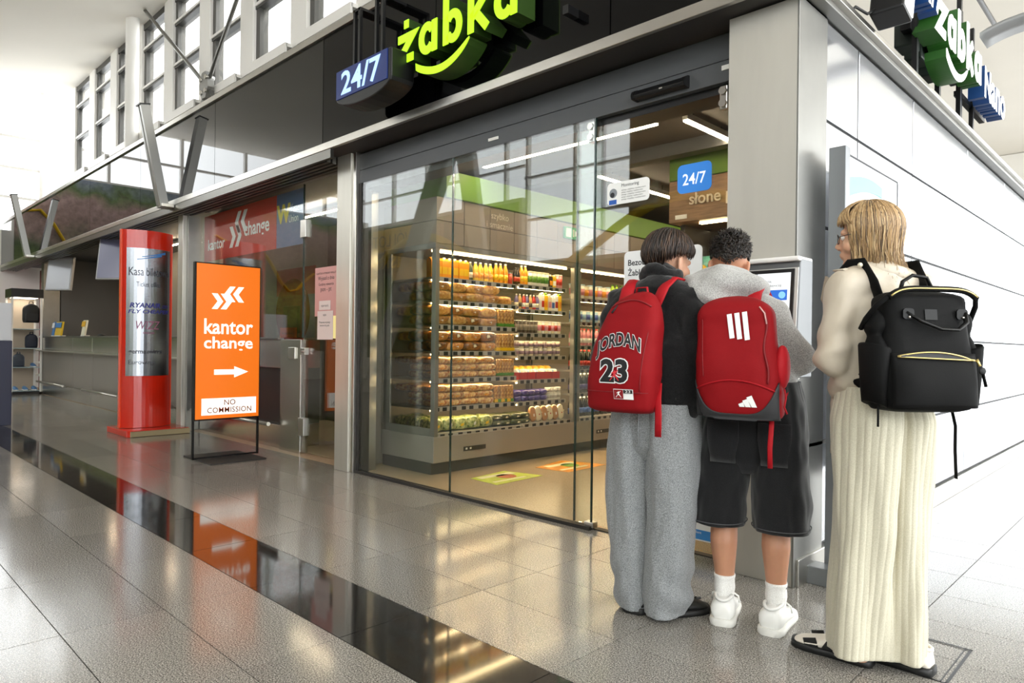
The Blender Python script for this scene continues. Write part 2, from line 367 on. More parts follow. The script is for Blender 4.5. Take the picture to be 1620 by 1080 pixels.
# glazed sides on the right
glazing('window_4', 'x', 7.15, -6.3, 26, 0, 7.2, [-6.3+2.15*i for i in range(0, 16)], (2.4, 4.8), M_COLW, .08)
glazing('window_5', 'y', 26.05, -1.36, 7.2, 0, 7.2, [-1.3, 1.5, 4.3, 7.1], (2.4, 4.8), M_COLW, .1)
wb = MB(); wb.box(-6.8, -1.2, 25.9, 26.15, 0, 7.2); struct('wall_back', wb, M_WHITE)
# clerestory over the far shops
piers = [-19.25, -17.65, -16.1, -14.55, -12.95, -11.35, -9.82, -8.3, -6.75]
wc = MB(); wc.box(-20, -6.5, 4.42, 4.62, 2.95, 5.0); struct('wall_clerestory', wc, M_WHITE)
ws = MB(); ws.box(-6.8, -6.45, 4.62, 26, 2.95, 7.22); struct('wall_upper', ws, M_WHITE)
PIER = ['farthest white window pier, beside the far end glazing', 'second white window pier from the far end glazing', 'white window pier two bays left of the round column', 'white window pier just behind the round column', 'white window pier just right of the round column', 'white window pier left of the crossed rod node', 'white window pier right of the crossed rod node', 'white window pier above the dark hanging sign box', 'last white window pier, at the top edge near the shop sign']
for i, x in enumerate(piers):
    mb = MB(); mb.box(x-.21, x+.21, 4.42, 4.62, 4.6, 7.3)
    obj('window_pier', mb, M_COLW, bevel=.006, label=PIER[i], cat='pier', group='white piers of the high window band')
for i in range(len(piers)-1):
    x0, x1 = piers[i]+.21, piers[i+1]-.21
    root = empty_struct('window_%d' % (6+i), ((x0+x1)/2, 4.5, 5.05))
    mb = MB(); mb.box(x0, x0+.11, 4.47, 4.6, 5.05, 7.25); mb.box(x1-.05, x1, 4.47, 4.6, 5.05, 7.25); mb.box(x0, x1, 4.45, 4.6, 7.06, 7.25); struct('window_frame', mb, M_FRAME, root)
    for z in (5.94, 6.68): mb = MB(); mb.box(x0, x1, 4.455, 4.6, z-.045, z+.02); struct('transom', mb, M_FRAME, root); mb = MB(); mb.box(x0, x1, 4.44, 4.456, z-.005, z+.035); struct('transom_edge', mb, M_COLW, root)
    for a, b_ in ((5.08, 5.9), (5.97, 6.64), (6.71, 7.06)): mb = MB(); mb.box(x0+.11, x1-.05, 4.50, 4.512, a, b_); struct('pane', mb, M_WGLASS, root)
    mb = MB(); mb.box(x0-.05, x1+.05, 4.34, 4.6, 5.0, 5.05); mb.box(x0-.05, x1+.05, 4.32, 4.35, 4.92, 5.05); struct('window_sill', mb, M_COLW, root)
# round column and tension rods under the roof
mb = MB(); mb.lathe([(.115, 2.95), (.115, 7.3)], (-14.15, 4.2, 0), 28)
obj('round_column', mb, M_COLW, sharp=40, label='tall round white column standing before the high windows', cat='column')
br = thing('roof_brace', 'crossed grey steel tension rods with a central node before the high windows', 'brace', (-10.8, 4.25, 5.05))
for e in ((-14.05, 4.25, 7.45), (-8.3, 4.25, 7.4), (-11.35, 4.3, 4.4), (-10.1, 4.3, 4.4)):
    mb = MB(); c = Vector((-10.8, 4.25, 5.05)); mb.tube([c, e], .032, 8); obj('rod', mb, M_DSTEEL, br, True)
mb = MB(); mb.prism([(-.16, -.05), (-.07, -.2), (.07, -.2), (.16, -.05), (.16, .05), (.07, .2), (-.07, .2), (-.16, .05)], (-10.8, 4.2, 5.05), XA, ZA, (0, .1, 0)); obj('node_plate', mb, M_DSTEEL, br, True)
for dx, dz in ((-.1, .1), (.1, .1), (-.08, -.1), (.08, -.1)): mb = MB(); mb.tube([(-10.8+dx, 4.18, 5.05+dz), (-10.8+dx, 4.32, 5.05+dz)], .035, 8); obj('bolt', mb, M_STEEL, br, True)
# leaning inclined columns of the hall (seen mirrored in the glass)
for i, (xb, lean) in enumerate(((-14.0, 2.4), (-9.6, -2.2))):
    mb = MB(); mb.tube([(xb, -2.6, 0), (xb+lean, -3.4, 6.7)], [.22, .36], 4, flat=.5)
    obj('inclined_column', mb, mat('column_grey', '#c4c1b8', .45), label=('leaning hall column mirrored in the booth glass', 'leaning hall column mirrored in the left shop pane')[i], cat='column', group='leaning hall columns behind the photographer', sharp=30)
# ceiling details to the right : linear profiles and curved diffusers
for i, (x0, y0, x1, y1) in enumerate(((.3, 6.5, .3, 12), (1.6, 5.5, 1.6, 12), (-.9, 8.5, 6.5, 8.5), (-.9, 12.5, 6.5, 12.5))):
    mb = MB(); mb.box(min(x0, x1)-.04, max(x0, x1)+.04, min(y0, y1)-.04, max(y0, y1)+.04, 7.1, 7.22)
    obj('ceiling_profile', mb, M_DSTEEL, label=('line profile on the right ceiling running past the green side sign', 'line profile on the right ceiling nearest the right edge', 'cross profile on the right ceiling nearer the viewer', 'farther cross profile on the right ceiling')[i], cat='profile', group='line profiles on the right-hand ceiling')
for i, (x, y, z) in enumerate(((-.75, 5.6, 3.15), (-.85, 8.2, 3.6), (-.35, 11.0, 3.9))):
    mb = MB(); n = 10; rg = []
    for k in range(n+1):
        a = -.6+1.2*k/n; rg.append([Vector((x+.22*math.sin(a*1.6)*1.6, y+dy, z+.14*math.cos(a*1.6)+dz)) for dy, dz in ((-.12, 0), (.12, 0), (.12, .03), (-.12, .03))])
    mb.loft(rg)
    obj('curved_diffuser', mb, mat('diffuser_grey', '#9a9b9c', .4, .4), label=('curved grey air diffuser just behind the green side sign', 'curved grey air diffuser under the far right ceiling', 'farthest curved grey air diffuser at the right edge')[i], cat='diffuser', group='curved air diffusers')
def rrect(x0, x1, z0, z1, r, n=6):
    p_ = []
    for cx, cz, a in ((x1-r, z1-r, 0), (x0+r, z1-r, 90), (x0+r, z0+r, 180), (x1-r, z0+r, 270)):
        p_ += [(cx+r*math.cos(R(a+90*i/n)), cz+r*math.sin(R(a+90*i/n))) for i in range(n+1)]
    return p_
# ------------------------------------------------------------------ shop front: posts, pillar, lintel, glass
def beam(name, x0, x1, y0, y1, z0, z1, m, label, cat, bevel=.004, group=None):
    mb = MB(); mb.box(x0, x1, y0, y1, z0, z1); return obj(name, mb, m, bevel=bevel, label=label, cat=cat, group=group)
p = thing('corner_pillar', 'wide brushed steel corner pillar behind the payment terminal', 'pillar', (-1.52, 3.4, 0))
mb = MB(); mb.box(-1.70, -1.348, 3.278, 3.62, 0, 2.805); obj('cladding', mb, M_STEELV, p, True, .004)
mb = MB(); mb.box(-1.349, -1.338, 3.272, 3.62, 0, 2.805); obj('edge_trim', mb, M_DSTEEL, p, True, .002)
p = thing('steel_post', 'brushed steel post at the left end of the shop glass', 'post', (-5.4, 3.45, 0))
mb = MB(); mb.box(-5.53, -5.31, 3.345, 3.6, 0, 2.815); obj('shaft', mb, M_STEELV, p, True, .003)
mb = MB(); mb.box(-5.31, -5.25, 3.36, 3.6, 0, 2.815); obj('side_channel', mb, M_STEEL, p, True, .003)
p = thing('steel_post', 'brushed steel post between ticket counter and exchange booth', 'post', (-9.2, 3.5, 0))
mb = MB(); mb.box(-9.38, -9.22, 3.35, 3.85, 0, 2.82); obj('shaft', mb, M_STEELV, p, True, .003)
mb = MB(); mb.box(-9.22, -9.17, 3.40, 3.85, 0, 2.82); obj('side_channel', mb, M_DSTEEL, p, True, .003)
p = thing('steel_post', 'grey steel post at the far end of the ticket counter', 'post', (-17.6, 3.5, 0))
mb = MB(); mb.box(-17.62, -17.4, 3.5, 3.8, 0, 2.82); obj('shaft', mb, M_DSTEEL, p, True, .003)
# lintel in two courses
lt = empty_struct('trim_1', (-3.5, 3.5, 2.54))
mb = MB(); mb.box(-5.25, -1.70, 3.40, 3.62, 2.66, 2.80); struct('lintel_upper', mb, M_ANTH, lt, .002)
mb = MB(); mb.box(-5.25, -1.70, 3.397, 3.62, 2.543, 2.656); struct('lintel_lower', mb, M_ANTH, lt, .002)
mb = MB(); mb.box(-5.25, -1.70, 3.44, 3.62, 2.50, 2.543); struct('door_track', mb, M_BLK, lt)
for x0, x1, z0, z1 in ((-3.60, -3.50, 2.585, 2.605), (-1.80, -1.755, 2.605, 2.63)):
    mb = MB(); mb.box(x0, x1, 3.392, 3.397, z0, z1); struct('maker_plate', mb, M_WHITE, lt)
mb = MB(); mb.box(-5.25, -5.21, 3.39, 3.5, 0, 2.543); struct('trim_2', mb, M_DARK)
mb = MB(); mb.box(-5.25, -2.64, 3.375, 3.43, 0, .022); mb.box(-2.64, -1.70, 3.42, 3.47, 0, .006); struct('trim_3', mb, M_DARK)
def pane(name, x0, x1, y, z0, z1, edges=(1, 1)):
    root = empty_struct(name, ((x0+x1)/2, y, z0))
    mb = MB(); mb.box(x0, x1, y-.006, y+.006, z0, z1); struct('pane', mb, M_GLASS, root)
    for e, x in zip(edges, (x0, x1)):
        if e: mb = MB(); mb.box(x-.004, x+.004, y-.007, y+.007, z0, z1); struct('glass_edge', mb, M_EDGE, root)
    return root
pane('window_20', -5.21, -3.99, 3.405, .022, 2.543, (0, 1))
pane('window_21', -3.985, -2.645, 3.405, .022, 2.543, (0, 1))
d1 = pane('door_1', -2.815, -1.70, 3.447, .02, 2.52, (1, 0))
def clamp(x, z):
    mb = MB(); mb.cbox((x, 3.43, z), (.045, .03, .13)); struct('door_clamp', mb, M_STEEL, d1, .006)
    for dz in (-.033, .033): mb = MB(); mb.tube([(x, 3.40, z+dz), (x, 3.43, z+dz)], .021, 14); struct('clamp_disc', mb, M_STEEL, d1)
clamp(-2.69, 2.47); clamp(-1.80, 2.47)
mb = MB(); mb.cbox((-2.66, 3.42, .03), (.07, .05, .035)); struct('floor_guide', mb, M_STEEL, d1, .004)
sn = thing('motion_sensor', 'black rounded motion sensor bar above the sliding door', 'sensor', (-2.17, 3.35, 2.56))
mb = MB(); prof = [(-.002, 0), (-.055, .002), (-.062, .02), (-.05, .045), (-.02, .06), (-.002, .062)]
mb.prism(prof, (-2.33, 3.398, 2.565), (0, 1, 0), ZA, (.33, 0, 0)); obj('sensor_body', mb, M_BLK, sn, True, .004)
for x in (-2.33, -2.0): mb = MB(); mb.prism([(a*1.08, b*1.08-.002) for a, b in prof], (x-.008, 3.398, 2.565), (0, 1, 0), ZA, (.016, 0, 0)); obj('end_cap', mb, M_BLK, sn, True)
mb = MB(); mb.cbox((-2.14, 3.336, 2.583), (.02, .004, .008)); obj('indicator', mb, M_STEEL, sn, True)
# ------------------------------------------------------------------ fascia: steel strip, soffit, black mirror panels, top trim
mb = MB(); mb.box(-20, -1.34, 3.13, 3.16, 2.81, 2.873); struct('trim_4', mb, M_STEEL, None, .003)
mb = MB(); mb.box(-20, -5.3, 3.135, 3.17, 2.73, 2.808); struct('trim_5', mb, mat('soffit_front_steel', '#77756f', .35, 1))
so = empty_struct('trim_6', (-10, 3.3, 2.8))
mb = MB(); mb.box(-20, -1.34, 3.16, 3.62, 2.815, 2.85); struct('soffit_plate', mb, M_DARK, so)
for k in range(5):
    mb = MB(); y = 3.19+.055*k; mb.box(-19.8, -5.54, y, y+.035, 2.76-.004*k, 2.815); struct('soffit_rib', mb, mat('soffit_rib', '#6f6d68', .4, .8), so)
wf = MB(); wf.box(-20, -1.34, 3.17, 3.6, 2.85, 3.83); w_f = struct('wall_fascia', wf, M_DARK)
xs = [-20, -17.6, -15.1, -12.6, -10.2, -7.75, -5.45, -3.9, -2.35, -1.34]
rf = random.Random(3)
for i in range(len(xs)-1):
    mb = MB(); mb.box(xs[i]+.004, xs[i+1]-.004, 3.146, 3.168, 2.876, 3.80)
    struct('panel', mb, M_GLOSSBLACK if xs[i] < -5.5 else mat('black_sign_backing', '#040405', .06, spec=.28), w_f)
mb = MB(); mb.box(-20, -1.34, 3.12, 3.3, 3.80, 3.86); struct('trim_7', mb, M_STEEL, None, .004)
mb = MB(); mb.box(-20, -1.36, 3.3, 12, 2.87, 2.95); struct('wall_roof', mb, M_ANTH)
# struts leaning off the fascia
for i, (x, lb) in enumerate(((-9.0, 'leaning grey steel strut on the fascia above the red totem'), (-16.45, 'leaning grey steel strut on the fascia near the far left edge'))):
    st = thing('fascia_strut', lb, 'strut', (x, 3.02, 2.8), 0, 'leaning fascia struts')
    a, b_ = Vector((x, 3.03, 2.79)), Vector((x-.02, 2.80, 3.97)); d = (b_-a).normalized(); nn = Vector((1, 0, 0)); w = d.cross(nn)
    mb = MB()
    for s_, wd in ((0, .065),):
        mb.loft([[q+nn*(u*wd)+w*(v*.05) for u, v in ((-1, -1), (-.3, -1), (-.3, -.8), (.3, -.8), (.3, -1), (1, -1), (1, 1), (-1, 1))] for q in (a, b_)], smooth=False)
    obj('strut_profile', mb, mat('strut_aluminium', '#9c9b97', .35, .9), st, True)
    mb = MB(); mb.cbox(a+Vector((0, .03, 0)), (.2, .14, .04)); obj('foot_plate', mb, M_STEEL, st, True, .004)
    mb = MB(); mb.cbox(b_, (.15, .12, .015), rx=.19); obj('end_cap', mb, M_BLK, st, True)
# ------------------------------------------------------------------ illuminated front sign
def stroke(mb, pts, w, o, ux, uy, dv, mi=0):
    """a constant-width pen stroke along 2-D pts, mitred, extruded by dv"""
    P = [Vector((p_[0], p_[1])) for p_ in pts]; L = []; Rr = []
    for i in range(len(P)):
        t0 = (P[i]-P[i-1]).normalized() if i > 0 else None; t1 = (P[i+1]-P[i]).normalized() if i < len(P)-1 else None
        t = ((t0 or t1)+(t1 or t0)).normalized(); n = Vector((-t.y, t.x)); c = abs(n.dot(Vector((-(t1 or t0).y, (t1 or t0).x)))); k = w/2/max(c, .35)
        L.append(P[i]+n*k); Rr.append(P[i]-n*k)
    o, ux, uy, dv = Vector(o), Vector(ux), Vector(uy), Vector(dv)
    W3 = lambda q: o+ux*q.x+uy*q.y
    rings = [[W3(l), W3(r_), W3(r_)+dv, W3(l)+dv] for l, r_ in zip(L, Rr)]
    mb.loft(rings, True, mi, False)
def arc(cx, cy, rx, ry, a0, a1, n=22): return [(cx+rx*math.cos(R(a0+(a1-a0)*i/n)), cy+ry*math.sin(R(a0+(a1-a0)*i/n))) for i in range(n+1)]
t_ = .285
GLY = {'ż': [[(0, 1-t_/2), (.82, 1-t_/2), (.02, t_/2), (.86, t_/2)], [(.33, 1.3), (.58, 1.3)]],
       'a': [arc(.42, .5, .30, .385, 35, 325), [(.80, 1.0), (.80, 0)]],
       'b': [[(.13, 1.5), (.13, 0)], arc(.48, .5, .30, .385, -145, 145)],
       'k': [[(.13, 1.5), (.13, 0)], [(.15, .42), (.80, 1.0)], [(.36, .55), (.86, 0)]]}
def zabka(parent, o, ux, uy, nrm, s_, m_face, m_side, depth=.16):
    xo = 0
    for ch, adv, sx in (('ż', 1.05, 1.1), ('a', 1.12, 1.05), ('b', 1.07, 1.15), ('k', 1.06, 1.18), ('a', 1.1, 1.0)):
        L_ = thing_part = None
        body, face = MB(), MB()
        for pl in GLY[ch]:
            q = [((xo+p_[0]*.98)*s_, p_[1]*s_) for p_ in pl]
            stroke(body, q, t_*s_, Vector(o)-Vector(nrm)*depth, ux, uy, Vector(nrm)*(depth-.006))
            stroke(face, q, t_*s_*.93, Vector(o)-Vector(nrm)*.006, ux, uy, Vector(nrm)*.006)
        b_ = obj('letter', body, m_side, parent, True); obj('letter_face', face, m_face, b_, True)
        xo += adv*1.09
    # the smile: a crescent under the first letters
    n = 22; top, bot = [], []
    for i in range(n+1):
        u = i/n; x = .98+u*2.62; top.append((x, -.16-.42*math.sin(math.pi*min(1, u*1.02))**.9+.1*u)); bot.append((x+.02*(1-u), -.40+.12*u-.42*math.sin(math.pi*u)**.8+.16*u**6))
    poly = [(a*s_, c*s_) for a, c in top]+[(a*s_, c*s_) for a, c in reversed(bot)]
    body, face = MB(), MB()
    rg = lambda off, dv: [[Vector(o)+Vector(nrm)*off+Vector(ux)*(a*s_)+Vector(uy)*(c*s_) for a, c in (t, b2)]+[Vector(o)+Vector(nrm)*(off+dv)+Vector(ux)*(a*s_)+Vector(uy)*(c*s_) for a, c in (b2, t)] for t, b2 in zip(top, bot)]
    body.loft(rg(-depth, depth-.006), True, 0, False); face.loft(rg(-.006, .006), True, 0, False)
    b_ = obj('smile', body, m_side, parent, True); obj('smile_face', face, m_face, b_, True)
M_LIME = mat('lime_lit_face', '#000000', .5, emit='#b4ff1e', es=1.15)
M_LIMESIDE = mat('lime_letter_side', '#28420c', .5)
sg = thing('shop_sign', 'glowing lime green shop name letters with a smile on the black fascia', 'sign', (-3.45, 3.05, 2.95))
zabka(sg, (-4.085, 2.95, 3.122), XA, ZA, (0, -1, 0), .212, M_LIME, M_LIMESIDE)
for x in (-3.75, -2.6):
    mb = MB(); mb.box(x-.02, x+.02, 3.05, 3.146, 3.05, 3.1); obj('bracket', mb, M_BLK, sg, True)
ns = thing('hours_sign', 'dark blue box sign with lit pale blue 24/7 hung before the fascia', 'sign', (-4.35, 2.92, 2.86))
mb = MB(); pr = []
for i in range(13):
    a = math.pi+math.pi*i/12; pr.append((-4.34+.36*math.cos(a), 3.0+.10*math.sin(a)))
pr += [(-3.98, 3.2), (-4.70, 3.2)]
mb.prism(pr, (0, 2.82, 0), XA, ZA, (0, .2, 0)); obj('box_body', mb, M_BLK, ns, True, .01)
mb = MB(); mb.box(-4.68, -4.02, 2.812, 2.82, 2.985, 3.195); obj('face_panel', mb, mat('navy_face', '#10255c', .4, emit='#1c3f9c', es=.12), ns, True)
text('lettering', '24/7', (-4.35, 2.808, 3.01), XA, ZA, mat('pale_blue_lit', '#000000', .5, emit='#a9cdff', es=1.3), ns, width=.5, height=.165, bold=.02)
for x in (-4.63, -4.56, -4.34, -4.26): mb = MB(); mb.box(x-.012, x+.012, 2.93, 2.955, 3.18, 3.70); obj('hanger', mb, M_BLK, ns, True)
for x in (-4.595, -4.30): mb = MB(); mb.box(x-.05, x+.05, 2.93, 3.15, 3.68, 3.70); obj('hanger_arm', mb, M_BLK, ns, True)
# ------------------------------------------------------------------ side wall (receding right) with its panels
wsd = MB(); wsd.box(-1.47, -1.36, 3.3, 26, 0, 2.86); w_s = struct('wall_side', wsd, mat('panel_joint', '#1c1d1f', .6))
zr = [.14, .66, 1.21, 1.752, 2.302, 2.81]; yc = [3.285, 4.11, 5.165, 6.72, 8.3, 9.9, 11.5, 13.1, 14.7, 17, 20, 23, 26]
for i in range(len(yc)-1):
    for j in range(5):
        mb = MB(); g_ = .010; mb.box(-1.362, -1.348, yc[i]+g_, yc[i+1]-g_, zr[j]+g_*.8, zr[j+1]-g_*.8); struct('panel', mb, M_PANEL, w_s, .003)
mb = MB(); mb.box(-1.36, -1.325, 3.3, 26, 0, .13); struct('baseboard_side', mb, M_STEEL, None, .004)
co = empty_struct('trim_8', (-1.3, 12, 2.81))
mb = MB(); mb.box(-1.40, -1.28, 3.13, 26, 2.815, 2.845); struct('cornice_lower', mb, M_DSTEEL, co, .003)
mb = MB(); mb.box(-1.40, -1.25, 3.12, 26, 2.845, 2.875); struct('cornice_upper', mb, M_STEEL, co, .003)
# small kick rail on the chrome seam
mb = MB(); mb.box(-1.347, -1.338, 3.31, 3.75, .652, .668); obj('chrome_seam', mb, M_STEEL, w_s, True)
# side sign, seen edge-on
M_WLIT = mat('white_lit_face', '#f4f4ee', .5, emit='#ffffff', es=1.0)
M_GSIDE = mat('green_letter_side', '#2c5f22', .4)
sd = thing('side_shop_sign', 'white faced shop name letters with green sides above the right wall', 'sign', (-1.3, 5.6, 2.95))
zabka(sd, (-1.15, 4.93, 3.122), YA, ZA, (1, 0, 0), .218, M_WLIT, M_GSIDE, .13)
mb = MB(); mb.box(-1.36, -1.30, 4.9, 6.2, 3.18, 3.24); mb.box(-1.36, -1.30, 4.9, 6.2, 3.32, 3.36); obj('carrier_rail', mb, M_BLK, sd, True)
bk = MB()
for (y, z, w, h) in ((4.98, 3.16, .18, .3), (5.2, 3.14, .2, .26), (5.45, 3.1, .2, .36)): bk.box(-1.42, -1.31, y, y+w, z-.05, z+h)
obj('transformer_box', bk, mat('sign_back', '#26302a', .5), sd, True, .01)
for y in (4.95, 5.5, 6.1): mb = MB(); mb.box(-1.30, -1.27, y-.02, y+.02, 2.875, 4.3); obj('upright', mb, M_BLK, sd, True)
mb = MB(); mb.tube([(-1.29, 4.6, 4.05), (-1.29, 7.4, 4.05)], .02, 6); obj('top_rail', mb, M_BLK, sd, True)
nb = thing('side_blue_sign', 'blue sided letters reading Nano beyond the green side sign', 'sign', (-1.25, 6.6, 3.05))
M_BSIDE = mat('blue_letter_side', '#1d4580', .4)
for i, (ch, y, hh) in enumerate((('N', 6.28, .22), ('a', 6.52, .17), ('n', 6.70, .17), ('o', 6.88, .17))):
    t = txt_mb(ch, (-1.26, y, 3.08), YA, ZA, height=hh, depth=.11, bold=.03, align='LEFT'); o = link('letter', raw_mesh(t, 'letter', [M_WLIT, M_BSIDE]), nb, True)
mb = MB(); mb.box(-1.34, -1.30, 6.2, 7.1, 3.1, 3.14); obj('carrier_rail', mb, M_BLK, nb, True)
for y in (6.22, 6.62): mb = MB(); mb.box(-1.32, -1.29, y-.018, y+.018, 2.875, 3.75); obj('upright', mb, M_BLK, nb, True)
n2 = thing('side_hours_sign', 'blue sided 24/7 letters cut by the top edge above the right wall', 'sign', (-1.2, 4.5, 3.1))
t = txt_mb('24/7', (-1.20, 4.28, 3.14), YA, ZA, width=.5, height=.2, depth=.1, bold=.025, align='LEFT'); link('lettering', raw_mesh(t, 'lettering', [M_WLIT, M_BSIDE]), n2, True)
mb = MB(); mb.box(-1.34, -1.30, 4.25, 4.85, 3.2, 3.24); obj('carrier_rail', mb, M_BLK, n2, True)
fd = thing('flood_light', 'black and white box floodlight on the right wall cornice', 'floodlight', (-1.2, 4.0, 2.9))
mb = MB(); mb.cbox((-1.16, 4.05, 3.05), (.17, .16, .34), rx=-.25); obj('housing', mb, M_BLK, fd, True, .012)
mb = MB(); mb.cbox((-1.075, 4.05, 3.05), (.012, .135, .31), rx=-.25); obj('lens', mb, M_WLIT, fd, True, .004)
mb = MB(); mb.tube([(-1.2, 3.97, 2.95), (-1.24, 3.9, 2.9), (-1.28, 3.84, 2.93), (-1.3, 3.8, 2.88)], .008, 6); obj('cable', mb, M_BLK, fd, True)
# free-standing poster stand in front of the side wall
ps = thing('poster_stand', 'grey steel poster stand beside the woman, white poster with turquoise arc', 'stand', (-1.24, 3.98, 0))
M_SGREY = mat('stand_grey', '#84878a', .4, .6)
for y, q in ((3.54, .03), (4.445, .01)): mb = MB(); mb.box(-1.285 if q > .02 else -1.255, -1.205 if q > .02 else -1.235, y-q, y+q, .06, 2.12 if q > .02 else 2.1); obj('post', mb, M_SGREY, ps, True, .003)
for y in (3.45,): mb = MB(); mb.box(-1.335, -.98, y-.05, y+.06, 0, .085); f_ = obj('foot', mb, M_SGREY, ps, True, .004); mb = MB(); mb.tube([(-1.16, y-.052, .045), (-1.16, y-.048, .045)], .01, 10); obj('bolt', mb, M_STEEL, f_, True)
mb = MB(); mb.box(-1.255, -1.235, 3.57, 4.43, .5, 2.1); obj('poster', mb, mat('poster_white', '#f2f5f5', .35), ps, True)
mb = MB(); mb.box(-1.258, -1.232, 3.57, 4.43, 2.1, 2.108); mb.box(-1.258, -1.232, 4.425, 4.435, .5, 2.108); mb.box(-1.258, -1.232, 3.57, 4.43, .49, .5); obj('poster_frame', mb, M_TXTK, ps, True)
mb = MB(); n = 18; top = []; bt = []
for i in range(n+1):
    u = i/n; y = 3.60+.55*u; top.append((y, 1.96+.075*math.sin(math.pi*(.1+.6*u)))); bt.append((y, 1.96-.09+.10*math.sin(math.pi*(.05+.55*u))))
mb.prism(top+bt[::-1], (-1.233, 0, 0), YA, ZA, (.002, 0, 0)); obj('printed_arc', mb, mat('turquoise_print', '#7fe0d6', .5), ps, True)
mb = MB(); mb.box(-1.2345, -1.2325, 3.60, 4.4, .62, .98); obj('printed_field', mb, mat('turquoise_print', '#7fe0d6', .5), ps, True)
# ------------------------------------------------------------------ payment terminal on the pillar
M_KW = mat('terminal_white', '#d6d5d1', .4, .2); M_KG = mat('terminal_grey', '#6f7173', .4, .5)
kt = thing('payment_terminal', 'wall mounted self-service terminal with lit screen on the steel pillar', 'terminal', (-1.45, 3.2, 1.0))
mb = MB(); mb.prism([(3.275, 1.0), (3.09, 1.0), (3.09, 1.03), (3.135, 1.52), (3.15, 1.545), (3.275, 1.545)], (-1.64, 0, 0), YA, ZA, (.375, 0, 0)); obj('housing', mb, M_KG, kt, True, .006)
def kz(z): return 3.088+(z-1.03)*.045/.49
def kq(x0, x1, z0, z1, off, th=.004):
    mb = MB(); a = [(x0, kz(z0)-off, z0), (x1, kz(z0)-off, z0), (x1, kz(z1)-off, z1), (x0, kz(z1)-off, z1)]
    b_ = [(x, y-th, z) for x, y, z in a]; mb.add(a+b_, [(0, 1, 2, 3), (7, 6, 5, 4), (0, 4, 5, 1), (1, 5, 6, 2), (2, 6, 7, 3), (3, 7, 4, 0)]); return mb
obj('front_plate', kq(-1.635, -1.27, 1.02, 1.50, 0, .006), M_KW, kt, True)
mb = MB(); mb.box(-1.64, -1.265, 3.118, 3.275, 1.53, 1.552); obj('top_cap', mb, mat('terminal_cap', '#f0efec', .35), kt, True, .008)
obj('bezel', kq(-1.60, -1.285, 1.235, 1.495, .006, .008), M_BLK, kt, True)
scn = obj('screen', kq(-1.585, -1.30, 1.265, 1.478, .014, .002), mat('screen_white', '#101010', .2, emit='#f3f6f6', es=.95), kt, True)
obj('screen_grey_field', kq(-1.585, -1.455, 1.44, 1.478, .016, .0006), mat('screen_grey', '#101010', .2, emit='#9fa9ad', es=.7), scn, True)
obj('screen_card', kq(-1.46, -1.312, 1.352, 1.40, .0165, .0006), mat('screen_blue', '#101010', .2, emit='#2f6fd0', es=.9), scn, True)
M_ST = mat('screen_text', '#303438', .4)
yk = lambda z: kz(z)-.0185
text('screen_lettering', 'Skorzystaj', (-1.455, yk(1.43), 1.435), XA, ZA, M_ST, scn, size=.017, align='LEFT')
text('screen_lettering', 'z kartą płatniczą', (-1.455, yk(1.415), 1.415), XA, ZA, M_ST, scn, size=.017, align='LEFT')
mb = MB(); mb.tube([(-1.335, yk(1.376), 1.376), (-1.335, yk(1.376)-.0006, 1.376)], .016, 18); obj('screen_icon', mb, mat('screen_cyan', '#101010', .3, emit='#8fd0f0', es=.9), scn, True)
obj('card_reader', kq(-1.60, -1.48, 1.05, 1.16, .006, .02), M_BLK, kt, True)
mb = MB(); mb.box(-1.63, -1.25, 3.03, 3.1, .995, 1.005); obj('ledge', mb, M_KW, kt, True, .003)
# stickers and boards on the glass
def plate(name, x0, x1, z0, z1, r, y, th, m, parent=None, **k):
    mb = MB(); mb.prism(rrect(x0, x1, z0, z1, r), (0, y, 0), XA, ZA, (0, th, 0)); return obj(name, mb, m, parent, True, **k)
bz = thing('info_board', 'white rounded information board on the door glass behind the boys', 'board', (-2.17, 3.43, .95))
plate('board_face', -2.435, -1.92, .95, 1.70, .03, 3.425, .006, mat('board_white', '#eff0f0', .4), bz)
for s_, z, h_ in (('Bezobsługowa', 1.615, .05), ('Żabka', 1.555, .05), ('Automatyczny sklep', 1.50, .034), ('Masz pytania? Zadzwoń', 1.44, .02), ('do nas', 1.415, .02)):
    text('lettering', s_, (-2.405, 3.4235, z), XA, ZA, M_TXTK, bz, size=h_, align='LEFT', bold=.012 if h_ > .04 else 0)
ms = thing('monitoring_sticker', 'white rounded monitoring notice with a camera picture on the door glass', 'sticker', (-2.395, 3.395, 1.99))
plate('sticker_face', -2.545, -2.245, 1.985, 2.118, .025, 3.396, .003, M_TXTW, ms)
text('lettering', 'Monitoring', (-2.44, 3.395, 2.085), XA, ZA, M_TXTK, ms, size=.028, align='LEFT')
for k in range(5): text('lettering', 'sklep objęty nadzorem', (-2.44, 3.395, 2.062-.014*k), XA, ZA, M_TXTK, ms, size=.011, align='LEFT', width=.17-.02*(k % 2))
mb = MB(); mb.tube([(-2.50, 3.396, 2.055), (-2.50, 3.3945, 2.055)], .028, 18); obj('printed_camera', mb, mat('print_grey', '#8b9096', .5), ms, True)
mb = MB(); mb.tube([(-2.505, 3.396, 2.045), (-2.505, 3.394, 2.045)], .016, 16); obj('printed_lens', mb, M_TXTK, ms, True)
mb = MB(); mb.box(-2.53, -2.475, 3.3945, 3.396, 1.988, 2.015); obj('printed_base', mb, mat('print_blue', '#2a5fb8', .5), ms, True)
hs = thing('hours_sticker', 'blue rounded 24/7 sticker on the door glass beside the pillar', 'sticker', (-1.95, 3.435, 1.98))
plate('sticker_face', -2.085, -1.875, 1.995, 2.155, .03, 3.436, .003, mat('sticker_blue', '#2f7cd0', .35, emit='#2f7cd0', es=.25), hs)
